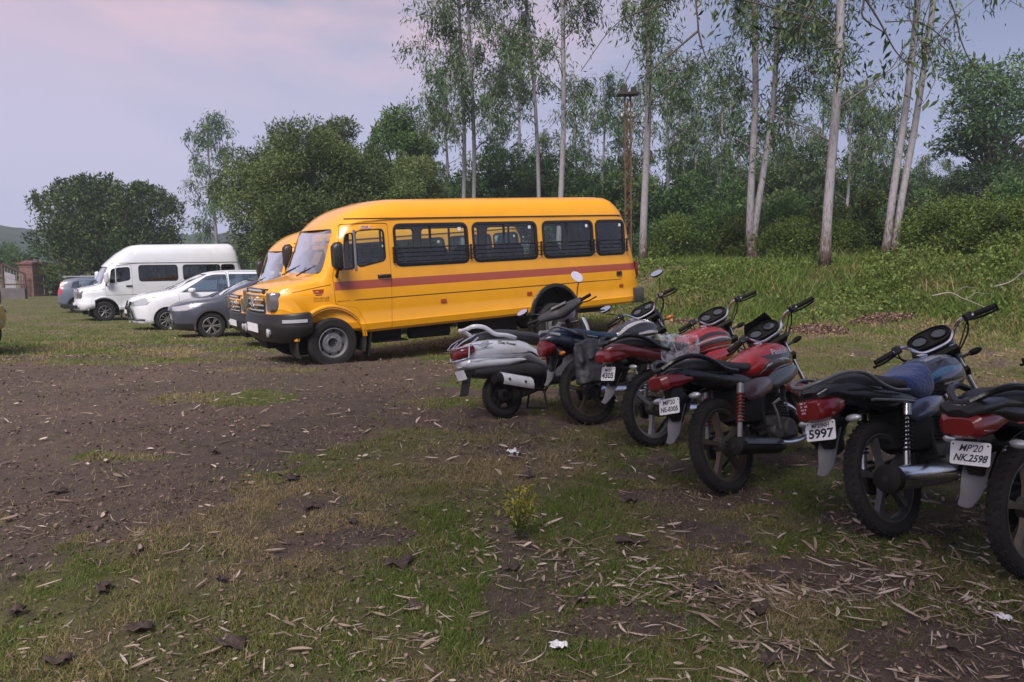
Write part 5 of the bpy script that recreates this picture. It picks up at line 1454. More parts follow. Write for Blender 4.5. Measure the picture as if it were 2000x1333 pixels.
def row_of_bikes():
    b4_dec = [('stripe', D_BLK, [band([(.50, .86), (.66, .865), (.84, .86), (.93, .84)], [(.54, .835), (.70, .80), (.84, .79), (.93, .80)]), band([(.50, .79), (.62, .835), (.76, .82)], [(.50, .74), (.64, .76), (.80, .73)])]),
              ('stripe', D_SIL, [band([(.47, .745), (.56, .80), (.72, .825), (.90, .79)], [(.475, .735), (.57, .787), (.72, .812), (.90, .785)]), band([(.56, .72), (.66, .765), (.80, .775), (.92, .75)], [(.57, .71), (.67, .752), (.80, .765), (.92, .747)])])]
    b3_dec = [('stripe', D_BLK, [band([(.42, .83), (.58, .895), (.76, .905), (.92, .86)], [(.42, .80), (.58, .865), (.76, .878), (.92, .84)]), band([(.42, .78), (.6, .83), (.78, .845), (.94, .82)], [(.42, .755), (.6, .80), (.78, .815), (.94, .80)])]),
              ('stripe', D_SIL, [band([(.44, .815), (.6, .853), (.76, .865), (.92, .835)], [(.44, .805), (.6, .838), (.76, .85), (.92, .828)]), band([(.46, .74), (.62, .775), (.8, .79), (.92, .785)], [(.46, .73), (.62, .76), (.8, .775), (.92, .777)])])]
    b5_dec = [('stripe', D_BLK, [band([(.47, .86), (.56, .925), (.76, .945), (.92, .88)], [(.47, .84), (.60, .875), (.76, .875), (.92, .85)]), band([(.44, .76), (.60, .795), (.78, .79), (.93, .80)], [(.46, .72), (.60, .71), (.78, .715), (.92, .76)])]),
              ('stripe', D_LB, [band([(.48, .835), (.62, .868), (.78, .868)], [(.48, .80), (.62, .83), (.78, .85)])]),
              ('stripe', D_SIL, [band([(.56, .93), (.74, .953), (.88, .92), (.95, .84)], [(.56, .918), (.74, .937), (.872, .905), (.938, .84)]), band([(.60, .775), (.76, .785), (.93, .81)], [(.60, .765), (.76, .768), (.93, .80)])])]
    b2_dec = [('stripe', D_SIL, [band([(.38, .80), (.5, .885), (.70, .93), (.88, .90)], [(.38, .78), (.52, .86), (.70, .905), (.88, .885)]), band([(.62, .80), (.76, .82), (.9, .81)], [(.62, .785), (.76, .79), (.9, .79)])])]
    # nearest but one, black and blue, plate 5997
    O5 = dict(mr=1.22, body=M_PLAST, cowl=M_PLAST, tank=M_BLUE, seat=M_BSEAT, rim=mat('rim_grey', (.10, .10, .105), .4, metal=.6, dust=.3, dustcol=(.08, .07, .06)), spokes=5, pw=.175, ph=.105, plate=[('MP20NH', .032, .026), ('5997', .066, -.018)],
              lamp=[(-.525, .71, .80, .070), (-.505, .695, .815, .086), (-.44, .69, .825, .098), (-.34, .72, .83, .096), (-.26, .76, .82, .06)], lamp_sticker=True, lamp_cap=[(-.50, .80, .85, .06), (-.46, .80, .878, .098), (-.30, .80, .892, .118), (-.12, .78, .87, .124), (.0, .76, .84, .12)], grab='bar', decals=b5_dec, sidez=.08, side=mat('side_silver_blue', (.10, .12, .20), .25, metal=.5, coat=.7), side_text='125', fend=M_PLAST, shockm=M_CHROME, springm=M_MATT, muf=((.46, -.145, .265), (-.24, -.170, .345)))
    b5, tk5 = motorcycle('blue and black motorbike with plate MP20NH 5997 and blue cloth on its tank', 2.125, 3.955, .588, .30, .70, O5)
    # the blue cloth cover hugging the rear of the tank
    cm = mat('blue_cloth', (.016, .042, .18), .85, sheen=.4, bump=.5, bscale=45)
    k = MB(); k.blob([(.22, .78, .862, .11), (.25, .755, .872, .137), (.32, .725, .878, .146), (.38, .70, .892, .150), (.44, .69, .912, .150), (.475, .69, .926, .152), (.485, .70, .926, .148)], 26, 2.6); cvr = k.build('tank_cover', cm, b5, smooth=180)
    O4 = dict(screen=.115, scrh=.75, body=M_PLAST, cowl=M_PLAST, tank=M_RTANK, seat=M_BSEAT, rim=mat('rim_bronze', (.10, .075, .06), .45, metal=.5, dust=.5, dustcol=(.09, .07, .055)), spokes=5, pw=.16, ph=.10, plate=[('MP20', .042, .023), ('NE-8305', .042, -.021)],
              lamp=[(-.55, .765, .835, .05), (-.52, .745, .85, .085), (-.42, .745, .85, .105), (-.28, .77, .835, .112), (-.16, .795, .82, .11)], grab='black', grabm=M_PLAST, decals=b4_dec, tank_text=('Passion', .062, .35, D_SIL), sidez=.06, side=mat('side_maroon', (.07, .035, .045), .3, coat=.7), fend=C('fender_red', (.16, .01, .015)),
              springm=mat('spring_red', (.22, .03, .03), .4), shield=mat('shield_dark', (.06, .06, .065), .3, metal=.5), mufm=M_MATT, muf=((.50, -.145, .215), (-.10, -.170, .315)), shroud=mat('shroud_grey', (.07, .075, .09), .3, coat=.6))
    motorcycle('red tanked motorbike with number plate MP20 NE-8305, left of the blue one', 1.467, 4.809, .71, .285, .96, O4)
    O3 = dict(tailf=.80, body=M_DRED, cowl=M_DRED, tank=M_RTANK, seat=M_BSEAT, rim=M_ALU, spokes=3, pw=.155, ph=.11, plate=[('MP20', .032, .028), ('4305', .062, -.016)], lamp=[(-.53, .74, .80, .06), (-.50, .725, .83, .09), (-.40, .73, .845, .10), (-.26, .76, .83, .10), (-.18, .78, .81, .06)],
              grab='black', grabm=M_PLAST, decals=b3_dec, side=M_DRED, fend=M_DRED, muf=((.46, -.145, .265), (-.10, -.165, .325)), shroud=M_RTANK)
    b3, tk3 = motorcycle('maroon motorbike with a red tank, plate 4305 and plastic sheet on its seat', 1.19, 6.02, .61, .14, 1.05, O3)
    # clear plastic sheet, crumpled over the front of the seat
    pm = bpy.data.materials.new('clear_plastic'); pm.use_nodes = True; n_, l_ = pm.node_tree.nodes, pm.node_tree.links; b_ = n_['Principled BSDF']
    b_.inputs['Base Color'].default_value = (.75, .8, .9, 1); b_.inputs['Roughness'].default_value = .18; b_.inputs['Alpha'].default_value = .42
    nz = n_.new('ShaderNodeTexNoise'); nz.inputs['Scale'].default_value = 11; nz.inputs['Detail'].default_value = 4; nz.inputs['Distortion'].default_value = 1.5
    tc = n_.new('ShaderNodeTexCoord'); l_.new(tc.outputs['Object'], nz.inputs['Vector']); bp = n_.new('ShaderNodeBump'); bp.inputs['Strength'].default_value = .6; bp.inputs['Distance'].default_value = .015; l_.new(nz.outputs['Fac'], bp.inputs['Height']); l_.new(bp.outputs[0], b_.inputs['Normal'])
    mr_ = n_.new('ShaderNodeMapRange'); mr_.inputs['From Min'].default_value = .42; mr_.inputs['From Max'].default_value = .62; mr_.inputs['To Min'].default_value = .08; mr_.inputs['To Max'].default_value = .42; l_.new(nz.outputs['Fac'], mr_.inputs[0]); l_.new(mr_.outputs[0], b_.inputs['Alpha'])
    vs = []; NU, NV = 46, 40
    for i in range(NU):
        for j in range(NV):
            u = i / (NU - 1); v = j / (NV - 1) * 2 - 1; x_ = .0 + .44 * u; a = v * 1.0
            yy = .145 * math.copysign(min(1, abs(a) * 1.5) ** .8, a); zz = .915 - .03 * u if abs(a) < .6 else .90 - (abs(a) - .6) * .55
            w_ = .014 * (vnoise(np.array([x_ * 23 + 3]), np.array([v * 5 + 9]))[0] - .5) * 2 + .02 * (vnoise(np.array([x_ * 9]), np.array([v * 2.6]))[0] - .5)
            vs.append((x_ + w_ * .6, yy + math.copysign(abs(w_), a) * 1.2, zz + w_ + .006))
    fs = [(i * NV + j, i * NV + j + 1, (i + 1) * NV + j + 1, (i + 1) * NV + j) for i in range(NU - 1) for j in range(NV - 1)]
    mb = MB(); mb.add(vs, fs); ps = mb.build('plastic_wrap', pm, None, smooth=180)
    ps.location = b3.location; ps.rotation_euler = b3.rotation_euler; tag(ps, 'crumpled clear plastic sheet lying over the seat of the maroon motorbike', 'plastic sheet')
    O2 = dict(body=M_BTANK, cowl=mat('tail_navy', (.02, .025, .045), .3, coat=.6), tank=M_BTANK, seat=mat('seat_blue', (.018, .042, .085), .6, bump=.1), rim=mat('rim_rusty', (.09, .07, .055), .5, metal=.4, dust=.6, dustcol=(.10, .08, .05)), spokes=5, pw=.14, ph=.09, plate=None,
              lamp=[(-.53, .70, .80, .05), (-.51, .68, .83, .075), (-.44, .68, .84, .08), (-.38, .70, .83, .07)], lampp=2.2, grab='wing', grabm=mat('rail_grey', (.22, .23, .26), .35, metal=.3, coat=.4), indm=M_AMBER, decals=b2_dec, side=M_BTANK, fend=M_PLAST,
              mirrors=[(.80, -.30, 1.30), (.70, .33, 1.20)], mrot=(R(8), R(34), 0), muf=((.46, -.145, .265), (-.06, -.165, .30)), leverm=M_MATT)
    O2['plate_at'] = (-.495, 0.0, .60)
    b2, _ = motorcycle('black motorbike with a blue seat and white mirrors, just right of the scooter', .767, 6.86, .585, .26, .80, O2)
    # black saddle bag hanging on its right side
    vs = []; NU, NV = 26, 30; fs = []
    loops = []
    for i in range(NU):
        z_ = .37 + .40 * i / (NU - 1); t_ = i / (NU - 1); L = []
        hw = .175 * (1 - .12 * t_) * (1 if t_ < .93 else .95 - (t_ - .93) * 3); dp = .075 * (1.1 - .55 * t_) if t_ < .95 else .03
        if i == 0: hw *= .9; dp *= .7
        for j in range(NV):
            a = 2 * math.pi * j / NV; cx_ = hw * math.copysign(abs(math.cos(a)) ** .6, math.cos(a)); cy_ = dp * math.copysign(abs(math.sin(a)) ** .7, math.sin(a))
            nz_ = (vnoise(np.array([cx_ * 14 + 5]), np.array([z_ * 16 + (3 if cy_ < 0 else 8)]))[0] - .5) * .035 + (vnoise(np.array([cx_ * 40 + 5]), np.array([z_ * 30]))[0] - .5) * .012
            L.append((.10 + cx_ + nz_ * .4, -.225 + cy_ + nz_ * (1 if cy_ < 0 else .3), z_ + (.03 * abs(cx_ / .17) ** 2 * -1 if t_ > .7 else 0) + nz_ * .3))
        loops.append(L)
    bg = MB().loft(loops).build('saddle_bag', mat('bag_nylon', (.030, .032, .040), .55, bump=.5, bscale=30, dust=.1), None, smooth=70, sub=1)
    fl = []
    for i in range(9):
        t_ = i / 8; fl.append([(.10 + u * (.178 - .01 * t_), -.225 - .078 * (.55 + .25 * t_) - .008 - .016 * math.sin(u * 9 + t_ * 3) * t_, .765 - .19 * t_ + .018 * math.cos(u * 3)) for u in np.linspace(-1, 1, 24)])
    mb = MB(); mb.add([p for L in fl for p in L], [(i * 24 + j, i * 24 + j + 1, (i + 1) * 24 + j + 1, (i + 1) * 24 + j) for i in range(8) for j in range(23)]); f_ = mb.build('bag_flap', _mats['bag_nylon'], bg, smooth=180, solid=.004)
    k = MB(); k.tube([(-.0, -.15, .80), (-.02, -.30, .72), (-.02, -.315, .58)], .008, 4); k.tube([(.20, -.15, .80), (.21, -.30, .72), (.21, -.315, .58)], .008, 4); k.tube(smooth_poly([(.10, -.24, .77), (.10, -.2, .84), (.10, 0, .90), (.10, .15, .84)], k=4), .012, 4, flat=2); k.build('strap', M_MATT, bg)
    bg.location = b2.location + b2.rotation_euler.to_matrix() @ Vector((-.21, -.01, .0)); bg.rotation_euler = b2.rotation_euler; tag(bg, 'crumpled black saddle bag hanging beside the blue seat of a motorbike', 'bag')
    O6 = dict(body=M_PLAST, cowl=M_PLAST, tank=M_BTANK, seat=M_BSEAT, rim=mat('rim_tan', (.17, .14, .115), .45, metal=.4, dust=.5, dustcol=(.12, .10, .08)), spokes=5, pw=.175, ph=.105, plate=[("MP'20", .044, .022), ('NK.2598', .044, -.022)], shear=.35,
              lamp=[(-.535, .735, .81, .07), (-.51, .72, .835, .098), (-.42, .725, .84, .105), (-.30, .76, .83, .10), (-.24, .78, .82, .06)], lamp_cap=[(-.53, .815, .85, .05), (-.50, .82, .885, .10), (-.34, .83, .90, .115), (-.1, .80, .87, .12), (.1, .77, .83, .12)], grab='black', grabm=M_PLAST, side=M_PLAST, fend=M_PLAST)
    b6, _ = motorcycle("black motorbike with number plate MP'20 NK.2598, nearest and cut by the right edge", 2.49, 3.40, .52, .13, .55, O6)
    k = MB(); vs, fs = text_mesh('HERO', .022, .1, bold=.001)
    k.add([(-.515 + .0 + abs(a) * .08, -a, .862 + b) for a, b in vs], fs); k.build('lettering', D_SIL, b6, smooth=0)
    k = MB(); k.tube([(-.28, -.118, .77), (-.05, -.127, .745)], [.004, .007], 6); k.build('red_trim', M_RTANK, b6)

# ================================================================== scooter
def make_scooter(x, y, yaw, lean, st):
    z = gz(x, y); r = .215; wb = 1.25
    root = thing('scooter', 'silver scooter with chrome bars round its tail, first in the row beside the yellow bus', 'scooter', (x, y, z + .004), (-lean, 0, yaw), 'motorbikes parked in a slanting row')
    SI = mat('scooter_silver', (.74, .75, .80), .28, metal=.10, coat=.8, dust=.05); DK = mat('scooter_dark', (.03, .032, .038), .4, dust=.15)
    sd = Vector((math.sin(R(25)), 0, -math.cos(R(25)))); so = Vector((.98, 0, .85)); ST = Matrix.Translation(so) @ Matrix.Rotation(st, 4, -sd) @ Matrix.Translation(-so)
    bike_wheel(root, 'rear_wheel', 0, r, .095, M_MATT, 5, rin=.14); bike_wheel(root, 'front_wheel', wb, r, .09, M_MATT, 5, xf=ST, rin=.14)
    # flank panels: upper bulge, crease, lower panel
    k = MB(); k.blob([(-.43, .60, .68, .06), (-.38, .565, .715, .11), (-.26, .545, .745, .150), (-.08, .535, .765, .172), (.12, .53, .755, .178), (.28, .50, .71, .172), (.40, .46, .64, .158), (.50, .41, .54, .135), (.56, .37, .45, .10)], 26, 2.5); bp = k.build('body_panel', SI, root, smooth=60)
    bvp = bvh_of(bp)
    for i, (t_, px_, pz_, sz) in enumerate((('Dual Power', .02, .688, .040),)):
        vs, fs = text_mesh(t_, sz, .35, bold=.001); ca, sa = math.cos(-.20), math.sin(-.20)
        decal([([(px_ + a * ca - b * sa, pz_ + a * sa + b * ca) for a, b in vs], fs)], bvp, 'lettering', M_INK, bp, -1, off=.003)
    decal([band([(.24, .60), (.31, .585), (.40, .53)], [(.24, .595), (.30, .57), (.38, .53)])], bvp, 'winged_badge', M_INK, bp, -1, off=.003)
    k = MB(); k.blob([(-.43, .515, .575, .06), (-.38, .49, .585, .13), (-.22, .475, .58, .165), (.0, .47, .56, .178), (.14, .49, .55, .18), (.22, .50, .535, .17)], 20, 3.2); k.build('lower_panel', mat('scooter_silver_low', (.66, .67, .72), .3, metal=.10, coat=.6), root, smooth=50)
    k = MB(); k.blob([(-.33, .42, .52, .10), (-.2, .40, .52, .15), (.1, .36, .54, .165), (.35, .32, .50, .16), (.55, .30, .42, .14), (.60, .29, .36, .12)], 18, 3); k.build('under_panel', DK, root)
    # seat in two steps
    k = MB(); k.blob([(-.24, .755, .80, .07), (-.20, .74, .825, .11), (-.05, .735, .845, .14), (.10, .735, .838, .15), (.26, .72, .805, .148), (.42, .70, .79, .13), (.54, .66, .765, .105), (.60, .64, .72, .07)], 24, 3); k.build('seat', mat('scooter_seat', (.05, .052, .06), .5, bump=.12, bscale=150, dust=.06), root, sub=1, smooth=180)
    # grab rail and tail bars
    k = MB()
    for s in (1, -1): k.tube(smooth_poly([(.14, s * .165, .735), (.02, s * .170, .765), (-.10, s * .168, .785), (-.20, s * .155, .855), (-.29, s * .12, .875), (-.325, s * .06, .865)], k=4), [.012, .016, .018, .019] + [.018] * 17, 10, flat=1.15)
    k.tube([(-.325, .06, .865), (-.33, 0, .862), (-.325, -.06, .865)], .018, 10); k.build('grab_rail', SI, root)
    k = MB()
    for zz, xr in ((.70, -.50), (.585, -.53)):
        k.tube(smooth_poly([(-.16, .19, zz - .0), (-.36, .165, zz), (xr + .03, .08, zz - .01), (xr, 0, zz - .01), (xr + .03, -.08, zz - .01), (-.36, -.165, zz), (-.16 + (.44 if zz < .65 else 0), -.19, zz - .005)], k=4), .0065, 6)
    for s in (1, -1): k.tube([(-.30, s * .175, .765), (-.40, s * .16, .70), (-.42, s * .155, .585)], .0065, 6); k.tube([(-.28, s * .10, .80), (-.42, s * .10, .745), (-.50, s * .06, .69)], .006, 6)
    k.build('tail_guard', M_CHROME, root)
    # lamps
    k = MB(); k.blob([(-.475, .60, .67, .05), (-.455, .59, .70, .10), (-.40, .585, .715, .135), (-.34, .62, .71, .152)], 18, 3); tl = k.build('tail_lamp', M_RED, root)
    for s in (1, -1): q = MB(); q.blob([(-.42, .64, .70, .02, s * .118), (-.34, .66, .725, .035, s * .128), (-.28, .68, .73, .02, s * .138)], 12, 3); q.build('tail_indicator', M_LENS, tl); q = MB(); q.ell((.50, s * .150, .50), (.028, .016, .034)); q.build('side_reflector', M_AMBER, bp)
    # plate, flap
    plate(root, (-.43, 0, .445), .15, .09, [], tilt=R(-18)); path = smooth_poly([(-.30, .47), (-.36, .40), (-.39, .32), (-.42, .25)], k=3); strip(path, [.07] * len(path), .2).build('mud_flap', M_MATT, root)
    # engine, exhaust with silver guard, stand
    k = MB(); k.blob([(-.08, .16, .30, .05, .06), (.0, .13, .34, .06, .07), (.3, .17, .36, .07, .06), (.5, .22, .34, .08, .03), (.56, .26, .32, .05, .02)], 16, 4); k.cyl((.45, 0, .30), (.62, 0, .32), .06, 14); k.build('engine', M_ENG, root)
    k = MB(); k.tube([(.30, -.12, .24), (.22, -.185, .265), (.12, -.19, .285), (-.14, -.19, .36), (-.20, -.19, .375)], [.02, .04, .058, .062, .05], 20); ex = k.build('muffler', M_MATT, root)
    lo = []
    for t_ in np.linspace(0, 1, 10):
        cx_, cz_ = .20 - .34 * t_, .278 + .082 * t_; rr = .070; L = []
        for off in (0, .004):
            for q_ in (np.linspace(R(-45), R(75), 9) if off == 0 else np.linspace(R(75), R(-45), 9)): L.append((cx_, -.19 - math.cos(q_) * (rr - off), cz_ + math.sin(q_) * (rr - off)))
        lo.append(L)
    sh = MB().loft(lo).build('heat_shield', SI, ex)
    for cx_, cz_ in ((.10, .305), (-.08, .348)): q = MB(); q.lathe([(.012, 0), (.012, .006), (.002, .006)], (cx_, -.26, cz_), (0, -1, 0), 12, closed=False); q.build('bolt', M_BLACK, sh)
    k = MB(); k.tube([(.30, -.10, .24), (.45, -.10, .20), (.55, -.05, .26)], .014, 8); k.tube([(.42, -.12, .20), (.40, -.15, .02)], .011, 6); k.tube([(.42, .12, .20), (.40, .16, .06)], .011, 6); k.tube([(.40, -.15, .03), (.40, .16, .06)], .009, 6); k.build('stand', M_MATT, root)
    # floorboard, leg shield, front fender
    k = MB(); k.blob([(.48, .27, .40, .15), (.56, .25, .335, .17), (.80, .25, .325, .175), (.90, .28, .36, .17)], 18, 4); k.build('floorboard', DK, root)
    lo = []
    for t_ in np.linspace(0, 1, 12):
        xx = .84 + .17 * t_ + .02 * math.sin(t_ * 3); zz = .29 + .58 * t_; w_ = .19 + .045 * math.sin(t_ * math.pi) - .05 * max(0, t_ - .8) * 4; L = []
        for off, us in ((0, np.linspace(-1, 1, 9)), (.03, np.linspace(1, -1, 9))):
            for u in us: L.append((xx + off + .05 * (1 - u * u), u * w_, zz))
        lo.append(L)
    MB().loft(lo).build('leg_shield', DK, root, smooth=50)
    lo = []
    for t_ in np.linspace(0, 1, 14):
        xx = .905 + .17 * t_ + .02 * math.sin(t_ * 3); zz = .27 + .62 * t_; w_ = .20 + .05 * math.sin(t_ * math.pi) - .06 * max(0, t_ - .8) * 4; L = []
        for off, us in ((0, np.linspace(-1, 1, 9)), (.035, np.linspace(1, -1, 9))):
            for u in us: L.append((xx + off + .09 * (1 - u * u) - .05 * abs(u) ** 3, u * (w_ + (.006 if off == 0 else .0)), zz))
        lo.append(L)
    MB().loft(lo).build('front_apron', SI, root, smooth=50)
    k = MB(); k.box((.93, .0, .60), (.05, .14, .12)); k.ell((.925, -.02, .68), (.02, .02, .02)); k.build('glove_box', DK, root, bevel=.01)
    k = MB(); k.lathe([(.014, 0), (.018, .006), (.006, .010), (.001, .01)], (.935, -.07, .70), (-1, 0, .2), 14, closed=False); k.build('ignition_lock', M_CHROME, root)
    path = [(wb + .25 * math.cos(t_), r + .25 * math.sin(t_)) for t_ in np.linspace(R(10), R(165), 14)]; strip(path[::-1], [.05] + [.075] * 12 + [.04], .5).build('front_fender', SI, root, xf=ST)
    k = MB()
    for s in (1, -1): k.cyl((1.11, s * .07, .52), (wb - .02, s * .075, r), .016, 8)
    k.cyl((.98, 0, .9), (1.12, 0, .55), .028, 10); k.build('fork', M_MATT, root, xf=ST)
    # handlebar cowl
    k = MB(); lo = []
    for u in np.linspace(-1, 1, 15):
        a = abs(u); w_ = .085 * (1 - .55 * a ** 1.6); h_ = .070 * (1 - .5 * a ** 1.5); cx_ = .93 - .05 * a; cz_ = .985 + .012 * a; L = []
        for t_ in np.linspace(0, 2 * math.pi, 19)[:-1]: L.append((cx_ + w_ * math.copysign(abs(math.cos(t_)) ** .8, math.cos(t_)), u * .245, cz_ + h_ * math.copysign(abs(math.sin(t_)) ** .8, math.sin(t_)) + .25 * w_ * math.cos(t_)))
        lo.append(L)
    hc = k.loft(lo).build('handlebar_cowl', DK, root, smooth=60, xf=ST)
    k = MB(); k.blob([(.955, .93, 1.05, .10), (1.0, .90, 1.075, .12), (1.05, .90, 1.05, .10), (1.08, .94, 1.0, .05)], 18, 2.6); k.build('headlamp_nacelle', SI, root, xf=ST)
    k = MB(); k.box((.875, 0, 1.045), (.09, .17, .008), rot=(0, R(-28), 0)); k.build('instrument_panel', mat('dial_grey', (.05, .055, .06), .15, coat=1.0), hc)
    k = MB(); k.box((.89, -.05, .925), (.03, .05, .012), rot=(0, R(30), 0)); k.build('badge', M_CHROME, hc)
    for s in (1, -1):
        k = MB(); k.tube([(.87, s * .23, .995), (.83, s * .36, .995)], .0175, 12); k.ell((.829, s * .362, .995), (.019, .009, .019), 10, 6); k.build('grip', M_MATT, root, xf=ST)
        k = MB(); k.tube(smooth_poly([(.92, s * .235, .985), (.925, s * .30, .97), (.89, s * .40, .965)], k=4), [.007] * 8 + [.009], 6); k.build('lever', M_MATT, root, xf=ST)
        mp = Vector((.86, s * .30, 1.235)) if s < 0 else Vector((.78, .36, 1.12)); base = Vector((.90, s * .20, 1.03)); k = MB()
        k.tube(smooth_poly([tuple(base), tuple(base.lerp(mp, .5) + Vector((.02, 0, 0))), tuple(mp + Vector((.015, 0, -.045)))], k=5), .006, 6); sk = k.build('mirror_stalk', M_BLACK, root, xf=ST)
        rot = Matrix.Translation(mp) @ (Euler((R(60), R(-10), R(12))) if s < 0 else Euler((0, R(38), 0))).to_matrix().to_4x4()
        def pl(d, sc): return [tuple(rot @ Vector((d, .066 * sc * math.cos(a), .042 * sc * math.sin(a)))) for a in np.linspace(0, 2 * math.pi, 25)[:-1]]
        MB().loft([pl(.03, .35), pl(.022, .8), pl(.004, 1.05), pl(-.004, 1.02)]).build('mirror_shell', SI if s < 0 else M_PLAST, sk, smooth=60); MB().loft([pl(-.0035, .90), pl(-.0055, .89)]).build('mirror_glass', M_MIRROR, sk, smooth=30)
    squash_tail(root, .12, .74, ('rear_wheel', 'front_wheel', 'muffler', 'heat_shield'))
    return root

# ================================================================== vegetation
def leaf_material(name, dark, mid, light, trans=.25):
    m, n, l, b = _bsdf(name)
    b.inputs['Roughness'].default_value = .55; b.inputs['Specular IOR Level'].default_value = .3
    a = n.new('ShaderNodeAttribute'); a.attribute_name = 'tone'
    r = n.new('ShaderNodeValToRGB'); c = r.color_ramp
    c.elements[0].position, c.elements[0].color = 0.0, (*dark, 1); c.elements[1].position, c.elements[1].color = 1.0, (*light, 1)
    e_ = c.elements.new(.5); e_.color = (*mid, 1)
    l.new(a.outputs['Fac'], r.inputs[0]); l.new(r.outputs[0], b.inputs['Base Color'])
    t = n.new('ShaderNodeBsdfTranslucent'); l.new(r.outputs[0], t.inputs[0])
    mx = n.new('ShaderNodeMixShader'); mx.inputs[0].default_value = trans
    out = n['Material Output']; l.new(b.outputs[0], mx.inputs[1]); l.new(t.outputs[0], mx.inputs[2]); l.new(mx.outputs[0], out.inputs['Surface'])
    return m
L_EUC = leaf_material('eucalyptus_leaf', (.030, .062, .022), (.075, .130, .048), (.15, .20, .09))
L_EUCB = leaf_material('eucalyptus_leaf_grey', (.034, .080, .028), (.080, .155, .056), (.16, .24, .10))
L_ACA = leaf_material('acacia_leaf', (.040, .072, .020), (.100, .148, .046), (.20, .24, .08))
L_MAN = leaf_material('broad_leaf', (.022, .048, .014), (.060, .105, .032), (.15, .19, .07))
L_JUN = leaf_material('jungle_leaf', (.024, .062, .018), (.066, .135, .038), (.15, .23, .06))
L_WEED = leaf_material('weed_leaf', (.034, .062, .012), (.095, .145, .028), (.21, .26, .06))
L_DRY = leaf_material('dry_twig', (.05, .04, .028), (.10, .08, .055), (.17, .14, .10), .1)
L_GRASS = leaf_material('grass_blade', (.38, .29, .16), (.19, .19, .058), (.115, .185, .030), .3)

def bark(name, pale, dark, stain=True, sc=(5, 5, 1.1)):
    m, n, l, b = _bsdf(name); b.inputs['Roughness'].default_value = .8
    tc = n.new('ShaderNodeTexCoord'); mp = n.new('ShaderNodeMapping'); mp.inputs['Scale'].default_value = sc; l.new(tc.outputs['Object'], mp.inputs[0])
    nz = n.new('ShaderNodeTexNoise'); nz.inputs['Scale'].default_value = 3.0; nz.inputs['Detail'].default_value = 9; nz.inputs['Roughness'].default_value = .65; l.new(mp.outputs[0], nz.inputs['Vector'])
    r = n.new('ShaderNodeValToRGB'); c = r.color_ramp; c.elements[0].position, c.elements[0].color = .30, (*dark, 1); c.elements[1].position, c.elements[1].color = .50, (*pale, 1)
    e_ = c.elements.new(.75); e_.color = (*[q * 1.15 for q in pale], 1)
    last = nz.outputs['Fac']
    if stain:                                               # brown peeling bark round the foot
        sp = n.new('ShaderNodeSeparateXYZ'); l.new(tc.outputs['Object'], sp.inputs[0])
        mr = n.new('ShaderNodeMapRange'); mr.inputs['From Min'].default_value = 0.1; mr.inputs['From Max'].default_value = 1.6; mr.inputs['To Min'].default_value = -.22; mr.inputs['To Max'].default_value = .02; l.new(sp.outputs['Z'], mr.inputs[0])
        ad = n.new('ShaderNodeMath'); ad.operation = 'ADD'; l.new(last, ad.inputs[0]); l.new(mr.outputs[0], ad.inputs[1]); last = ad.outputs[0]
    l.new(last, r.inputs[0]); l.new(r.outputs[0], b.inputs['Base Color'])
    bp = n.new('ShaderNodeBump'); bp.inputs['Strength'].default_value = .5; bp.inputs['Distance'].default_value = .02; l.new(nz.outputs['Fac'], bp.inputs['Height']); l.new(bp.outputs[0], b.inputs['Normal'])
    return m
B_EUC = bark('eucalyptus_bark', (.29, .275, .295), (.10, .065, .05), sc=(9, 9, 2.2)); B_DARK = bark('dark_bark', (.085, .068, .058), (.03, .024, .02), False); B_PALE = bark('pale_bark', (.17, .15, .15), (.08, .06, .055), False)

def leaves(P, size, rng, droop=.6, width=.28, tone=None, flat=0.0, var=.4, outdir=None):
    """diamond leaves at points P; returns verts, faces, tone"""
    n = len(P); d = rng.normal(size=(n, 3)); d[:, 2] = d[:, 2] * (1 - flat)
    if outdir is not None: d = d * .7 + outdir
    d[:, 2] -= droop * 1.6
    d /= np.linalg.norm(d, axis=1)[:, None] + 1e-9
    s = rng.normal(size=(n, 3)); s -= (s * d).sum(1)[:, None] * d; s /= np.linalg.norm(s, axis=1)[:, None] + 1e-9
    L = size * (1 + var * (rng.rand(n) * 2 - 1)); W = L * width
    a = P; b = P + d * (L * .45)[:, None] + s * (W * .5)[:, None]; c = P + d * L[:, None]; e_ = P + d * (L * .45)[:, None] - s * (W * .5)[:, None]
    V = np.stack([a, b, c, e_], 1).reshape(-1, 3); F = np.arange(4 * n).reshape(n, 4)
    if tone is None: tone = rng.rand(n)
    return V, F, np.repeat(tone, 4)

def trunk_pts(base, top, rng, wob=.15, n=10):
    base = np.array(base, float); top = np.array(top, float); out = []
    for i in range(n):
        t = i / (n - 1); w = math.sin(math.pi * t) * wob * min(1, float(np.linalg.norm(top - base)) / 8)
        out.append(tuple(base * (1 - t) + top * t + np.array([w * math.sin(t * 5 + rng.rand() * .4), w * math.cos(t * 4 + 1), 0])))
    return out

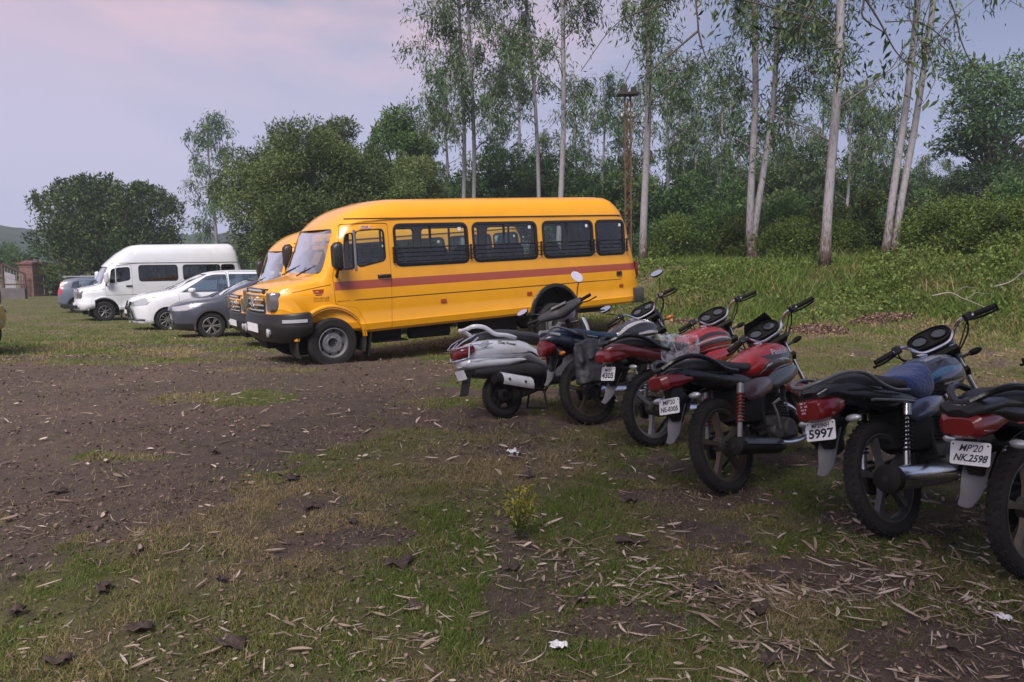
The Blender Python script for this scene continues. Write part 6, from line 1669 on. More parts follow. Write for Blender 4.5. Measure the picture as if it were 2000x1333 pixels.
def euc_crown(rng, trunks, z0, H, spread, nlimb, leafsize, perc, gap=.25):
    """limbs ascend from the stems, drooping twigs carry hanging leaf bunches"""
    limbs = MB(); cl = []
    for tp in trunks:
        tp = [np.array(p) for p in tp]; zt = tp[-1][2]
        if zt < z0 + .5: continue
        for i in range(nlimb):
            t = (i + rng.rand()) / nlimb; z = z0 + (zt - z0) * t ** .85
            zs = [p[2] for p in tp]; p = np.array([np.interp(z, zs, [q[k] for q in tp]) for k in range(3)])
            a = rng.rand() * 6.283; ln = spread * (1 - .55 * t) * (.55 + .6 * rng.rand()); up = .55 + .5 * rng.rand()
            d = np.array([math.cos(a), math.sin(a), up]); d /= np.linalg.norm(d)
            pts = [p]; q = p.copy(); m = 5
            for k in range(m):
                q = q + d * ln / m; d = d + np.array([rng.normal() * .12, rng.normal() * .12, -.10]); d /= np.linalg.norm(d); pts.append(q.copy())
            limbs.tube([tuple(v) for v in pts], [.026 * (1 - .8 * k / m) * (.6 + spread * .12) for k in range(m + 1)], 5)
            for k in range(2, m + 1):
                for _ in range(2 if k < m else 3):
                    if rng.rand() < gap: continue
                    o = pts[k] + rng.normal(size=3) * .18 * spread / 3; tw = o + np.array([rng.normal() * .35, rng.normal() * .35, -.25 - .35 * rng.rand()]) * (.7 + .2 * spread)
                    limbs.tube([tuple(pts[k]), tuple((o + tw) / 2 + np.array([0, 0, .1])), tuple(tw)], [.009, .007, .004], 3)
                    u = rng.rand(perc); C_ = pts[k][None] * (1 - u[:, None]) + tw[None] * u[:, None] + rng.normal(size=(perc, 3)) * np.array([.12, .12, .20]) * (.6 + .22 * spread)
                    cl.append((C_, np.clip(rng.rand() * .7 + .15 + rng.normal(size=perc) * .2, 0, 1)))
    P = np.concatenate([c[0] for c in cl]); T = np.concatenate([c[1] for c in cl])
    return limbs, leaves(P, leafsize, rng, droop=.95, width=.22, tone=T)

def place(o, x, y, dz=-.05): o.location = (x, y, gz(x, y) + dz); return o

def eucalyptus(label, x, y, stems, seed, z0, spread=2.2, nlimb=13, perc=26, leafsize=.17, group='eucalyptus trees on the grass bank', mb_=B_EUC, lm=L_EUC, name='eucalyptus_tree', gap=.25):
    """stems: list of (base offset xyz, top offset xyz, base radius, top radius)"""
    rng = np.random.RandomState(seed); root = thing(name, label, 'tree', group=group); place(root, x, y)
    tr = MB(); T = []
    for b, t, r0, r1 in stems:
        pts = trunk_pts(b, t, rng); T.append(pts); n = len(pts)
        fine = smooth_poly(pts, k=3); m = len(fine)
        tr.tube(fine, [r0 * (1 - i / (m - 1)) + r1 * i / (m - 1) + (r0 * .25 * max(0, 1 - i / 2.0) if b[2] <= 0.01 else 0) for i in range(m)], 12)
    tr.build('trunk', mb_, root, smooth=180)
    limbs, (V, F, tn) = euc_crown(rng, T, z0, max(s[1][2] for s in stems), spread, nlimb, leafsize, perc, gap)
    limbs.build('limbs', B_PALE, root, smooth=180)
    grid_mesh('crown', V, F, lm, root, {'tone': tn}, smooth=False)
    return root

def bushy(name, label, x, y, H, Rr, seed, lm, nclump=26, per=900, leafsize=.16, z0=.8, trunk=True, group=None, cat='tree', bm_=B_DARK, rough=.30, width=.35, droop=.15, sharp=0, squash=.75, yscale=.8):
    """crown of leaf clumps set on limbs; clumps differ in size and leave gaps"""
    rng = np.random.RandomState(seed); root = thing(name, label, cat, group=group); place(root, x, y)
    cz = z0 + (H - z0) * .52; rz = (H - z0) * .5; C_ = []; tries = 0
    while len(C_) < nclump and tries < 4000:
        tries += 1; v = rng.normal(size=3); v /= np.linalg.norm(v); q = rng.rand() ** .45; cr = (.20 + .20 * rng.rand()) * Rr * .95
        c = np.array([v[0] * (Rr - cr * .6) * q, v[1] * (Rr - cr * .6) * q * yscale, cz + v[2] * (rz - cr * .45) * q])
        if all(np.linalg.norm((c - o[0]) / (1, 1, .8)) > (cr + o[1]) * .45 for o in C_): C_.append((c, cr))
    PP = []; TT = []; OO = []
    for c, cr in C_:
        n = int(per * (cr / (Rr * .3)) ** 2); v = rng.normal(size=(n, 3)); v /= np.linalg.norm(v, axis=1)[:, None]
        lump = 1 + rough * (fbm(v[:, 0] * 2.2 + c[0] * 3, v[:, 1] * 2.2 + v[:, 2] * 1.9 + c[1], 3) - .5) * 3
        rr = cr * (rng.rand(n) ** .30) * lump; p = c + v * rr[:, None] * np.array([1, 1, squash]); PP.append(p); OO.append(v * .6 + np.array([0, 0, .25 * (1 + sharp)]))
        TT.append(np.clip(.25 + .5 * rng.rand() + rng.normal(size=n) * .22, 0, 1))
    P = np.concatenate(PP); T = np.concatenate(TT); O_ = np.concatenate(OO)
    if sharp:                                              # upright shoots standing out of the crown
        S_ = []; ST_ = []
        for k in range(int(60 * sharp)):
            a = rng.rand() * 6.283; q = rng.rand() ** .5 * .92; xx, yy = math.cos(a) * Rr * q, math.sin(a) * Rr * q * yscale; zz = cz + rz * math.sqrt(max(0, 1 - q * q)) * .82; h = .5 + .5 * rng.rand(); n = 60
            u = rng.rand(n); S_.append(np.stack([xx + rng.normal(size=n) * .12 * (1.2 - u) + math.cos(a) * u * .25, yy + rng.normal(size=n) * .12 * (1.2 - u), zz + u * h], 1)); ST_.append(np.clip(rng.rand(n) * .9, 0, 1))
        S_ = np.concatenate(S_); P = np.concatenate([P, S_]); T = np.concatenate([T] + ST_); O_ = np.concatenate([O_, np.tile([0, 0, .5], (len(S_), 1))])
    V, F, tn = leaves(P, leafsize, rng, droop=droop, width=width, tone=T, outdir=O_)
    grid_mesh('crown', V, F, lm, root, {'tone': tn}, smooth=False)
    if trunk:
        t = MB(); tp = (rng.normal() * .2, rng.normal() * .2, z0 + (H - z0) * .35); t.tube(smooth_poly([(0, 0, -.15), (.05, 0, .35 * tp[2]), tp], k=4), [.05 * Rr + .06, .045 * Rr + .05, .04 * Rr + .04] + [.035 * Rr + .04] * 6, 8); t.build('trunk', bm_, root, smooth=180)
        l = MB()
        for c, cr in C_:
            m = (np.array(tp) * .5 + c * .5) + np.array([0, 0, -.12 * Rr]); l.tube(smooth_poly([tuple(np.array(tp) * (.55 + .4 * rng.rand())), tuple(m), tuple(c)], k=3), [.032 * Rr] + [.024 * Rr] * 3 + [.010 * Rr] * 3, 5)
        l.build('limbs', bm_, root, smooth=180)
    return root

def px(u, Y): return (u - 1000) / 1450 * Y

def name_copies(objs, words):
    """objs: (object, kind word, u); each gets a label that says where it stands among the landmarks"""
    marks = [(0, 'left of the acacia'), (840, 'behind the front half of the bus roof'), (1000, 'behind the middle of the bus roof'), (1140, 'behind the rear half of the bus roof'), (1254, 'right of the trunk by the bus tail'), (1462, 'between forked and single eucalyptus'), (1607, 'between single and twin stemmed eucalyptus'), (1735, 'right of the twin stemmed eucalyptus'), (1900, 'near the right edge')]
    ordn = ['first', 'second', 'third', 'fourth', 'fifth', 'sixth', 'seventh', 'eighth', 'ninth']; cells = {}
    for o, k, u in sorted(objs, key=lambda q: q[2]):
        c = max(i for i, m_ in enumerate(marks) if m_[0] <= u); cells.setdefault((k, c), []).append(o)
    for (k, c), L in cells.items():
        for i, o in enumerate(L): o['label'] = ('%s %s' % (words[k], marks[c][1])) if len(L) == 1 else '%s %s, %s from left' % (words[k], marks[c][1], ordn[i])

def plant_trees():
    st = lambda x, z, r0, r1, bx=0, bz=0, y=0: ((bx, 0, bz), (x, y, z), r0, r1)
    g = 'eucalyptus trees on the grass bank'
    eucalyptus('single white trunked eucalyptus, stoutest of those right of the bus, brown peeling foot', px(1607, 18.6), 18.6, [st(-.1, 14.5, .122, .05)], 3, 3.0, 2.8, 30, 60, .17)
    eucalyptus('eucalyptus of two white stems standing close together, rightmost on the bank', px(1728, 18.9), 18.9, [st(.62, 14.5, .095, .04, -.06), st(1.15, 14.0, .088, .036, .14)], 4, 4.4, 2.3, 13, 40, .16, gap=.4)
    eucalyptus('forked eucalyptus whose two pale stems part low down in a narrow V', px(1462, 21.5), 21.5, [st(.02, .72, .165, .15, .10), st(-.42, 13.5, .108, .045, -.035, .50), st(.75, 11.0, .10, .04, .065, .50)], 5, 3.0, 2.7, 18, 56, .18)
    eucalyptus('tall eucalyptus with a white trunk rising just past the rear end of the bus', px(1254, 25), 25, [st(-.2, 15.5, .13, .05)], 6, 4.2, 2.9, 26, 54, .20)
    eucalyptus('straight eucalyptus with a bright white trunk behind the middle of the bus roof', px(1090, 31), 31, [st(.15, 17.5, .125, .05)], 7, 5.4, 2.9, 28, 52, .22)
    eucalyptus('leaning slender eucalyptus left of the bright straight one behind the bus roof', px(1056, 35), 35, [st(-1.0, 17.5, .105, .045)], 8, 5.8, 2.7, 24, 50, .23)
    eucalyptus('eucalyptus of twin upright stems, leftmost of the tall trees behind the bus', px(912, 36), 36, [st(-.2, 17.5, .115, .05, -.2), st(.2, 18.0, .115, .05, .3)], 9, 5.4, 3.2, 22, 54, .24)
    eucalyptus('slim solitary eucalyptus rising between the round dark tree and the big bushy tree', px(428, 58), 58, [st(-.3, 13.4, .16, .05)], 10, 2.5, 2.7, 28, 30, .32, lm=L_EUCB, group=None)
    # background eucalyptus: three kinds built once, then copied
    kinds = [eucalyptus('', px(870, 46), 46, [st(.3, 12.5, .13, .04)], 21, 4.0, 2.6, 15, 26, .30, group='eucalyptus wood behind the bus', lm=L_EUCB),
             eucalyptus('', px(1330, 42), 42, [st(-.4, 11.5, .12, .04), st(.9, 9.5, .08, .03, .1)], 22, 3.2, 2.4, 12, 24, .28, group='eucalyptus wood behind the bus'),
             eucalyptus('', px(1660, 40), 40, [st(.2, 9.5, .11, .04)], 23, 2.6, 2.3, 15, 24, .27, group='eucalyptus wood behind the bus')]
    labs = ['grey green eucalyptus far back in the wood, its thin pale trunk half hidden', 'dark leaved eucalyptus with two stems back in the wood', 'shorter slender eucalyptus in the wood behind the bank']
    ALL = [(kinds[0], 0, 870), (kinds[1], 1, 1330), (kinds[2], 2, 1660)]
    rg = random.Random(5)
    spots = [(0, 960, 50), (0, 1010, 44), (1, 1130, 47), (0, 1180, 40), (1, 1225, 52), (2, 1290, 38), (1, 1395, 44), (0, 1420, 52), (2, 1500, 40), (1, 1545, 48), (0, 1590, 55), (2, 1640, 34), (1, 1690, 45), (2, 1790, 42),
             (2, 1840, 48), (2, 840, 44), (0, 800, 54), (2, 1060, 52), (1, 1480, 56), (2, 1725, 36), (2, 2040, 47), (2, 1350, 50), (2, 2120, 50)]
    for k, u, Y in spots:
        c = copy_tree(kinds[k]); ALL.append((c, k, u)); s = rg.uniform(.82, 1.15) * (.74 if u > 1600 else .92); c.scale = (s, s, s); c.rotation_euler = (0, 0, rg.uniform(0, 6.28)); place(c, px(u, Y), Y)
    name_copies(ALL, ['grey green wood eucalyptus', 'two stemmed wood eucalyptus', 'short slender wood eucalyptus'])
    # big bushy tree left of the tall ones and its neighbours
    bushy('acacia_tree', 'big wide bushy tree with feathery foliage behind the noses of the yellow buses', px(590, 29), 29, 7.0, 3.3, 31, L_ACA, 40, 3400, .13, .1, width=.30, rough=.45, squash=.8)
    bushy('acacia_tree', 'lower feathery tree joined to the right flank of the big bushy one', px(745, 31), 31, 6.3, 3.0, 32, L_ACA, 30, 3000, .13, .2, width=.30, rough=.45)
    bushy('round_tree', 'dark round crowned tree with upright shoots beyond the white van', px(215, 45), 45, 7.1, 4.7, 33, L_MAN, 36, 1100, .22, .5, sharp=2.0, squash=.8, yscale=.8)
    bushy('broadleaf_tree', 'tree with a small rounded top showing above the big bushy tree', px(672, 38), 38, 8.4, 1.9, 34, L_MAN, 18, 700, .18, 4.2)
    bushy('broadleaf_tree', 'bright green tree top between the bushy tree and the tall eucalyptus', px(782, 40), 40, 9.0, 2.3, 35, L_JUN, 20, 800, .2, 3.0)
    bushy('broadleaf_tree', 'tall pale green tree standing highest on the far right of the wood', px(1930, 36), 36, 10.0, 3.3, 36, L_EUCB, 24, 650, .22, 2.2, rough=.5)
    # dark under-wood, copied
    uw = [bushy('broadleaf_tree', '', px(980, 42), 42, 6.8, 3.4, 41, L_JUN, 24, 900, .22, .0, group='dark broadleaf trees filling the wood'), bushy('broadleaf_tree', '', px(1300, 36), 36, 4.6, 2.7, 42, L_JUN, 20, 850, .2, .0, group='dark broadleaf trees filling the wood'),
          bushy('broadleaf_tree', '', px(1560, 38), 38, 5.6, 3.0, 43, L_MAN, 22, 850, .21, .0, group='dark broadleaf trees filling the wood')]
    ALL = [(uw[0], 0, 980), (uw[1], 1, 1300), (uw[2], 2, 1560)]
    for k, u, Y in [(0, 880, 48), (0, 1070, 46), (1, 1150, 38), (2, 1200, 44), (0, 1380, 50), (1, 1390, 40), (2, 1450, 46), (1, 1500, 36), (0, 1640, 48), (2, 1700, 40), (1, 1790, 38), (0, 1770, 50), (0, 1850, 42), (2, 1880, 36), (0, 1960, 40), (2, 1990, 34), (1, 2060, 34), (0, 2100, 40), (0, 760, 50), (1, 560, 50), (0, 2200, 42), (1, 1245, 46), (2, 1340, 46), (0, 1540, 54)]:
        c = copy_tree(uw[k]); ALL.append((c, k, u)); s = rg.uniform(.85, 1.2) * (.8 if u > 1600 else 1); c.scale = (s, s, s * rg.uniform(.9, 1.12)); c.rotation_euler = (0, 0, rg.uniform(0, 6.28)); place(c, px(u, Y), Y, -.3)
    name_copies(ALL, ['tall green broadleaf tree', 'low spreading broadleaf tree', 'blackish green broadleaf tree'])
    # shrubs along the top of the bank
    sh = [bushy('shrub', '', px(1560, 22.5), 22.5, 1.5, 1.05, 51, L_WEED, 12, 560, .085, -.1, rough=.75, squash=1.0, trunk=False, group='shrubs along the bank', cat='shrub'), bushy('shrub', '', px(1400, 26), 26, 2.1, 1.3, 52, L_JUN, 13, 620, .10, -.1, rough=.7, squash=1.0, trunk=False, group='shrubs along the bank', cat='shrub'),
          bushy('shrub', '', px(1650, 24), 24, 2.3, .9, 53, L_ACA, 12, 800, .09, -.1, trunk=False, group='shrubs along the bank', cat='shrub', rough=.6), bushy('shrub', '', px(1800, 26), 26, 2.0, 1.2, 54, L_EUCB, 12, 700, .10, -.1, trunk=False, group='shrubs along the bank', cat='shrub')]
    ALL = [(sh[0], 0, 1560), (sh[1], 1, 1400), (sh[2], 2, 1650), (sh[3], 3, 1800)]
    for k, u, Y in [(1, 1290, 27), (1, 1345, 29), (3, 1375, 30), (0, 1440, 25), (1, 1500, 27), (0, 1530, 20.8), (2, 1600, 25), (1, 1560, 29), (0, 1650, 22), (2, 1690, 24), (3, 1640, 29), (1, 1760, 30), (0, 1800, 22.5), (3, 1840, 24), (2, 1860, 27),
                    (0, 1870, 20), (0, 1930, 21), (1, 1900, 25), (2, 1950, 23), (0, 1990, 18), (1, 1995, 21), (0, 2060, 17), (1, 2080, 20), (0, 1950, 17.2), (0, 1840, 18.2), (3, 1475, 31), (1, 1690, 30), (3, 1260, 31), (0, 1310, 24.5), (1, 1440, 31), (0, 2140, 15.5), (2, 2160, 19)]:
        c = copy_tree(sh[k]); ALL.append((c, k, u)); s = rg.uniform(.7, 1.25); c.scale = (s, s, s); c.rotation_euler = (0, 0, rg.uniform(0, 6.28)); place(c, px(u, Y), Y, -.1)
    name_copies(ALL, ['bright green shrub', 'dark round shrub', 'feathery tall shrub', 'greyish shrub'])
    # bushes low on the left, seen between and under the vehicles and by the gate
    for i, (u, Y, H, r_, lm, lb) in enumerate([(18, 62, 4.6, 3.0, L_JUN, 'green bush beyond the gate at the far left edge'), (470, 60, 3.5, 2.6, L_JUN, 'small bush far beyond the roof of the white people carrier'), (112, 52, 2.6, 1.8, L_WEED, 'low yellow green bush behind the brick gate pillars')]):
        bushy('bush', lb, px(u, Y), Y, H, r_, 60 + i, lm, 14, 700, .2, -.1, trunk=False, cat='bush')

def build_grass():
    """countless blades: three belts of falling density, denser and taller on the bank"""
    rng = np.random.RandomState(99); VV = []; FF = []; TT = []; k0 = 0
    def belt(r0, r1, ang, n, hgt, wid, seg, bankmul):
        nonlocal k0
        q = rng.rand(n); r = np.sqrt(r0 * r0 + q * (r1 * r1 - r0 * r0)) if r1 < 14 else r0 * (r1 / r0) ** q
        a = (rng.rand(n) * 2 - 1) * ang; x = r * np.sin(a); y = r * np.cos(a)
        D = dirt_mask(x, y); G = green_mask(x, y); s = (x - 2.5) * 0.57 + (y - 16.6) * 0.82; bank = sstep(-1.5, 2.5, s) * sstep(-.3, -.05, x / y)
        D = D * (1 - bank)
        tuft = fbm(x * 6, y * 6, 3)
        keep = rng.rand(n) < np.clip((1 - D) ** 1.4 * (.16 + 1.5 * sstep(.38, .62, tuft)) * (.45 + .75 * sstep(.36, .56, fbm(x * 1.6 + 60, y * 1.6 + 3, 3))) + .04 + bank, 0, 1)
        x, y, G, bank, tuft = x[keep], y[keep], G[keep], bank[keep], tuft[keep]; m = len(x)
        h = hgt * (.45 + .9 * rng.rand(m)) * (.7 + .9 * tuft) * (1 + bank * 1.6 * (fbm(x * .7 + 3, y * .7, 3) - .5) * 2) * (1 + bank * bankmul * (.5 + rng.rand(m))) * (1 + 1.2 * (rng.rand(m) < .02))
        w = wid * (.6 + .8 * rng.rand(m)) * (1 + bank * .8)
        th = rng.rand(m) * 6.283; lean = np.abs(rng.normal(size=m)) * .55 + .25 + .5 * (1 - G) * rng.rand(m); d = np.stack([np.cos(th), np.sin(th)], 1)
        ps = rng.rand(m) * 6.283; wd = np.stack([np.cos(ps), np.sin(ps), np.zeros(m)], 1) * w[:, None] * .5
        b = np.stack([x, y, height(x, y) - .004], 1)
        mid = b + np.concatenate([d * (h * .5 * np.sin(lean * .6))[:, None], (h * .5 * np.cos(lean * .6))[:, None]], 1)
        tip = mid + np.concatenate([d * (h * .5 * np.sin(np.minimum(lean * 1.7, 1.75)))[:, None], (h * .5 * np.cos(np.minimum(lean * 1.7, 1.75)))[:, None]], 1)
        tone = np.clip(G * .95 - .04 + rng.normal(size=m) * .30 + bank * .30, 0, 1)
        if seg == 2:
            V = np.stack([b - wd, b + wd, mid + wd * .8, mid - wd * .8, tip], 1).reshape(-1, 3); i = np.arange(m) * 5 + k0
            F = np.concatenate([np.stack([i, i + 1, i + 2], 1), np.stack([i, i + 2, i + 3], 1), np.stack([i + 3, i + 2, i + 4], 1)]); nv = 5
        else:
            V = np.stack([b - wd, b + wd, tip], 1).reshape(-1, 3); i = np.arange(m) * 3 + k0; F = np.stack([i, i + 1, i + 2], 1); nv = 3
        VV.append(V); FF.append(F); TT.append(np.repeat(tone, nv)); k0 += len(V)
    belt(1.5, 5.5, R(50), 520000, .032, .0028, 2, 0)
    belt(5.5, 13.5, R(46), 520000, .046, .0060, 1, 1)
    belt(13.5, 60, R(44), 700000, .052, .016, 1, 2.0)
    o = grid_mesh('grass', np.concatenate(VV), np.concatenate(FF), L_GRASS, None, {'tone': np.concatenate(TT)}, smooth=False)
    o['kind'] = 'stuff'
    # broad leaved weeds covering the bank
    n = 210000; r = 11 * (34 / 11) ** rng.rand(n); a = R(-8) + rng.rand(n) * R(56); x = r * np.sin(a); y = r * np.cos(a); s = (x - 2.5) * 0.57 + (y - 16.6) * 0.82
    t = fbm(x * .9 + 5, y * .9, 4); keep = (rng.rand(n) < sstep(.2, 2.5, s) * sstep(.42, .60, t) * (1 if True else 0)); x, y, t, s = x[keep], y[keep], t[keep], s[keep]; n = len(x)
    hh = (.06 + .46 * sstep(.45, .7, t) * (.30 + .70 * sstep(.25, .65, x / y))) * rng.rand(n) ** .7
    P = np.stack([x, y, height(x, y) + hh], 1); V, F, tn = leaves(P, .075, rng, droop=-.1, width=.55, tone=np.clip(.25 + t * .6 + rng.normal(size=n) * .2, 0, 1))
    o = grid_mesh('weeds', V, F, L_WEED, None, {'tone': tn}, smooth=False); o['kind'] = 'stuff'

def build_litter():
    rng = np.random.RandomState(17)
    m, n_, l_, b = _bsdf('dry_leaf'); b.inputs['Roughness'].default_value = .75
    a = n_.new('ShaderNodeAttribute'); a.attribute_name = 'tone'; r = n_.new('ShaderNodeValToRGB'); c = r.color_ramp
    c.elements[0].position, c.elements[0].color = 0, (.055, .034, .028, 1); c.elements[1].position, c.elements[1].color = 1, (.52, .42, .35, 1); e_ = c.elements.new(.45); e_.color = (.20, .135, .10, 1); e_ = c.elements.new(.75); e_.color = (.31, .225, .175, 1)
    l_.new(a.outputs['Fac'], r.inputs[0]); l_.new(r.outputs[0], b.inputs['Base Color'])
    def strips(x, y, L, W, tone, curl, nm):
        n = len(x); th = rng.rand(n) * 6.283; d = np.stack([np.cos(th), np.sin(th), np.zeros(n)], 1); s = np.stack([-np.sin(th), np.cos(th), np.zeros(n)], 1)
        tilt = rng.normal(size=n) * .12; V = []; prof = [(-.5, .05), (-.3, .75), (0, 1), (.28, .7), (.5, .04)]
        P0 = np.stack([x, y, height(x, y) + .006 + rng.rand(n) * .022], 1); bend = rng.normal(size=n) * .25
        for t, w in prof:
            c_ = P0 + d * (L * t)[:, None] + s * (L * bend * (t * t))[:, None]; up = np.zeros((n, 3)); up[:, 2] = L * (tilt * t + curl * (t * t)) + .0; roll = rng.normal(size=n) * .0015
            e1 = c_ + s * (W * w * .5)[:, None] + up; e2 = c_ - s * (W * w * .5)[:, None] + up; e1[:, 2] += W * w * .25; V += [e1, c_ + up, e2]
        V = np.stack(V, 1).reshape(-1, 3); i = np.arange(n)[:, None] * 15; q = []
        for k in range(4):
            for j in range(2): q.append([k * 3 + j, k * 3 + j + 1, k * 3 + j + 4, k * 3 + j + 3])
        F = (i[:, :, None] + np.array(q)[None]).reshape(-1, 4)
        o = grid_mesh(nm, V, F, m, None, {'tone': np.repeat(tone, 15)}, smooth=True); o['kind'] = 'stuff'
    # thick straw zone bottom right, scatter everywhere else
    N = 60000; r = 1.6 * (22 / 1.6) ** rng.rand(N); a = (rng.rand(N) * 2 - 1) * R(48); x = r * np.sin(a); y = r * np.cos(a)
    dens = .15 + .95 * np.exp(-(((x - 1.5) / 1.35) ** 2 + ((y - 3.1) / .8) ** 2)) + .55 * np.exp(-(((x - .4) / .8) ** 2 + ((y - 2.4) / .45) ** 2)) + .55 * np.exp(-(((x - 2.1) / 1.0) ** 2 + ((y - 4.4) / .6) ** 2)) + .30 * np.exp(-(((x + .7) / .7) ** 2 + ((y - 3.7) / .5) ** 2))
    dens = dens * (.25 + 1.5 * sstep(.38, .62, fbm(x * 2.2, y * 2.2, 3))) * (1 - .8 * sstep(13, 22, r)); keep = rng.rand(N) < dens * .5; x, y, r = x[keep], y[keep], r[keep]; n = len(x)
    near = sstep(2.6, 6, r); big = np.exp(-(((x - 1.2) / 1.6) ** 2 + ((y - 3.0) / 1.1) ** 2)); L = (.022 + (.085 + .05 * big) * rng.rand(n) ** 1.9) * (1 + .5 * near); W = np.where(rng.rand(n) < .55, .0018 + .0035 * rng.rand(n), .006 + .009 * rng.rand(n)) * (1 + .9 * near)
    strips(x, y, L, W, np.clip(rng.normal(size=n) * .24 + .72, 0, 1), .08, 'leaf_litter')
    N = 85000; r = 1.6 * (20 / 1.6) ** rng.rand(N); a = (rng.rand(N) * 2 - 1) * R(48); x = r * np.sin(a); y = r * np.cos(a)
    keep = rng.rand(N) < .25 + .75 * sstep(.4, .62, fbm(x * 3 + 8, y * 3, 3)); x, y, r = x[keep], y[keep], r[keep]; n = len(x); P = np.stack([x, y, height(x, y) + .004 + .01 * rng.rand(n)], 1)
    V, F, tn = leaves(P, (.010 + .010 * rng.rand(n)) * (1 + r / 9), rng, droop=0, width=.45, flat=.75, tone=np.clip(rng.normal(size=n) * .25 + .22, 0, 1)); o = grid_mesh('ground_debris', V, F, m, None, {'tone': tn}, smooth=False); o['kind'] = 'stuff'
    # larger dark leaves lying about, each a thing
    spots = [(-1.86, 3.22), (-1.51, 2.85), (-1.08, 2.72), (-1.35, 3.3), (-.55, 3.5), (-.42, 3.05), (.0, 3.45), (.62, 3.85), (1.05, 3.0), (.95, 2.6), (-1.7, 2.62), (-2.1, 3.0), (-1.2, 4.3), (-.9, 4.05), (.75, 4.6), (1.25, 3.35), (.3, 3.1), (-1.9, 3.6), (-2.9, 4.6), (1.7, 2.7), (-1.5, 4.9), (.12, 5.1), (-2.3, 5.6), (.9, 3.25)]
    dm = mat('dead_leaf_brown', (.060, .038, .032), .7, var=.35, scale=30)
    for i, (x0, y0) in enumerate(spots):
        k = MB(); sz = .022 + .035 * rng.rand(); n = 14; ph = rng.rand() * 6; vs = [(0, 0, .012)]
        for ring in (.5, 1.0):
            for j in range(n):
                t = 2 * math.pi * j / n; rr = sz * ring * (1 + .25 * math.sin(3 * t + ph) + .18 * rng.normal() * ring); vs.append((rr * math.cos(t) * 1.35, rr * math.sin(t) * .8, .008 + .022 * ring * abs(math.sin(2 * t + ph)) + .006 * rng.normal()))
        fs = [(0, 1 + j, 1 + (j + 1) % n) for j in range(n)] + [(1 + j, 1 + n + j, 1 + n + (j + 1) % n, 1 + (j + 1) % n) for j in range(n)]
        k.add(vs, fs); o = k.build('dead_leaf', dm, None, smooth=180, solid=.0015); o.location = (x0, y0, gz(x0, y0) + .006); o.rotation_euler = (0, 0, rng.rand() * 6.28)
        tag(o, 'large curled dark brown dead leaf lying flat on the grass', 'leaf', 'large dead leaves on the ground')

# ================================================================== hills, gate, pole, overhead tree, small things
def build_hills():
    m, n, l, b = _bsdf('wooded_hill'); b.inputs['Roughness'].default_value = 1.0
    tc = n.new('ShaderNodeTexCoord'); nz = n.new('ShaderNodeTexNoise'); nz.inputs['Scale'].default_value = .35; nz.inputs['Detail'].default_value = 9; nz.inputs['Roughness'].default_value = .7; l.new(tc.outputs['Object'], nz.inputs['Vector'])
    r = n.new('ShaderNodeValToRGB'); c = r.color_ramp; c.elements[0].position, c.elements[0].color = .35, (.012, .026, .022, 1); c.elements[1].position, c.elements[1].color = .65, (.045, .070, .048, 1); l.new(nz.outputs['Fac'], r.inputs[0]); l.new(r.outputs[0], b.inputs['Base Color'])
    A = np.linspace(R(-75), R(75), 320); rad = np.linspace(150, 330, 60); Rr, T = np.meshgrid(rad, A, indexing='ij'); X = (Rr * np.sin(T)).ravel(); Y = (Rr * np.cos(T)).ravel()
    t = (Rr.ravel() - 150) / 180; prof = np.sin(np.pi * np.clip(t * 1.05, 0, 1)) ** .8; az = np.repeat(A[None], 60, 0).ravel()
    Hh = (4.0 + 8 * fbm(az * 4 + 3, az * 0 + 2, 3) + 3 * fbm(X * .05, Y * .05, 4)) * prof + 1.4 * prof * fbm(X * .3, Y * .3, 3) - 1.2
    i, j = np.meshgrid(np.arange(59), np.arange(319), indexing='ij'); i = i.ravel(); j = j.ravel(); F = np.stack([i * 320 + j, i * 320 + j + 1, (i + 1) * 320 + j + 1, (i + 1) * 320 + j], 1)[:, ::-1]
    o = grid_mesh('hills', np.stack([X, Y, Hh], 1), F, m); o['kind'] = 'structure'

def brick_mat():
    m, n, l, b = _bsdf('red_brick'); b.inputs['Roughness'].default_value = .9
    tc = n.new('ShaderNodeTexCoord'); mp = n.new('ShaderNodeMapping'); mp.inputs['Rotation'].default_value = (R(90), 0, 0); l.new(tc.outputs['Object'], mp.inputs[0])
    br = n.new('ShaderNodeTexBrick'); br.inputs['Scale'].default_value = 3.2; br.inputs['Color1'].default_value = (.20, .085, .065, 1); br.inputs['Color2'].default_value = (.13, .055, .05, 1); br.inputs['Mortar'].default_value = (.24, .19, .17, 1); br.inputs['Mortar Size'].default_value = .02
    l.new(mp.outputs[0], br.inputs['Vector']); l.new(br.outputs[0], b.inputs['Base Color']); return m

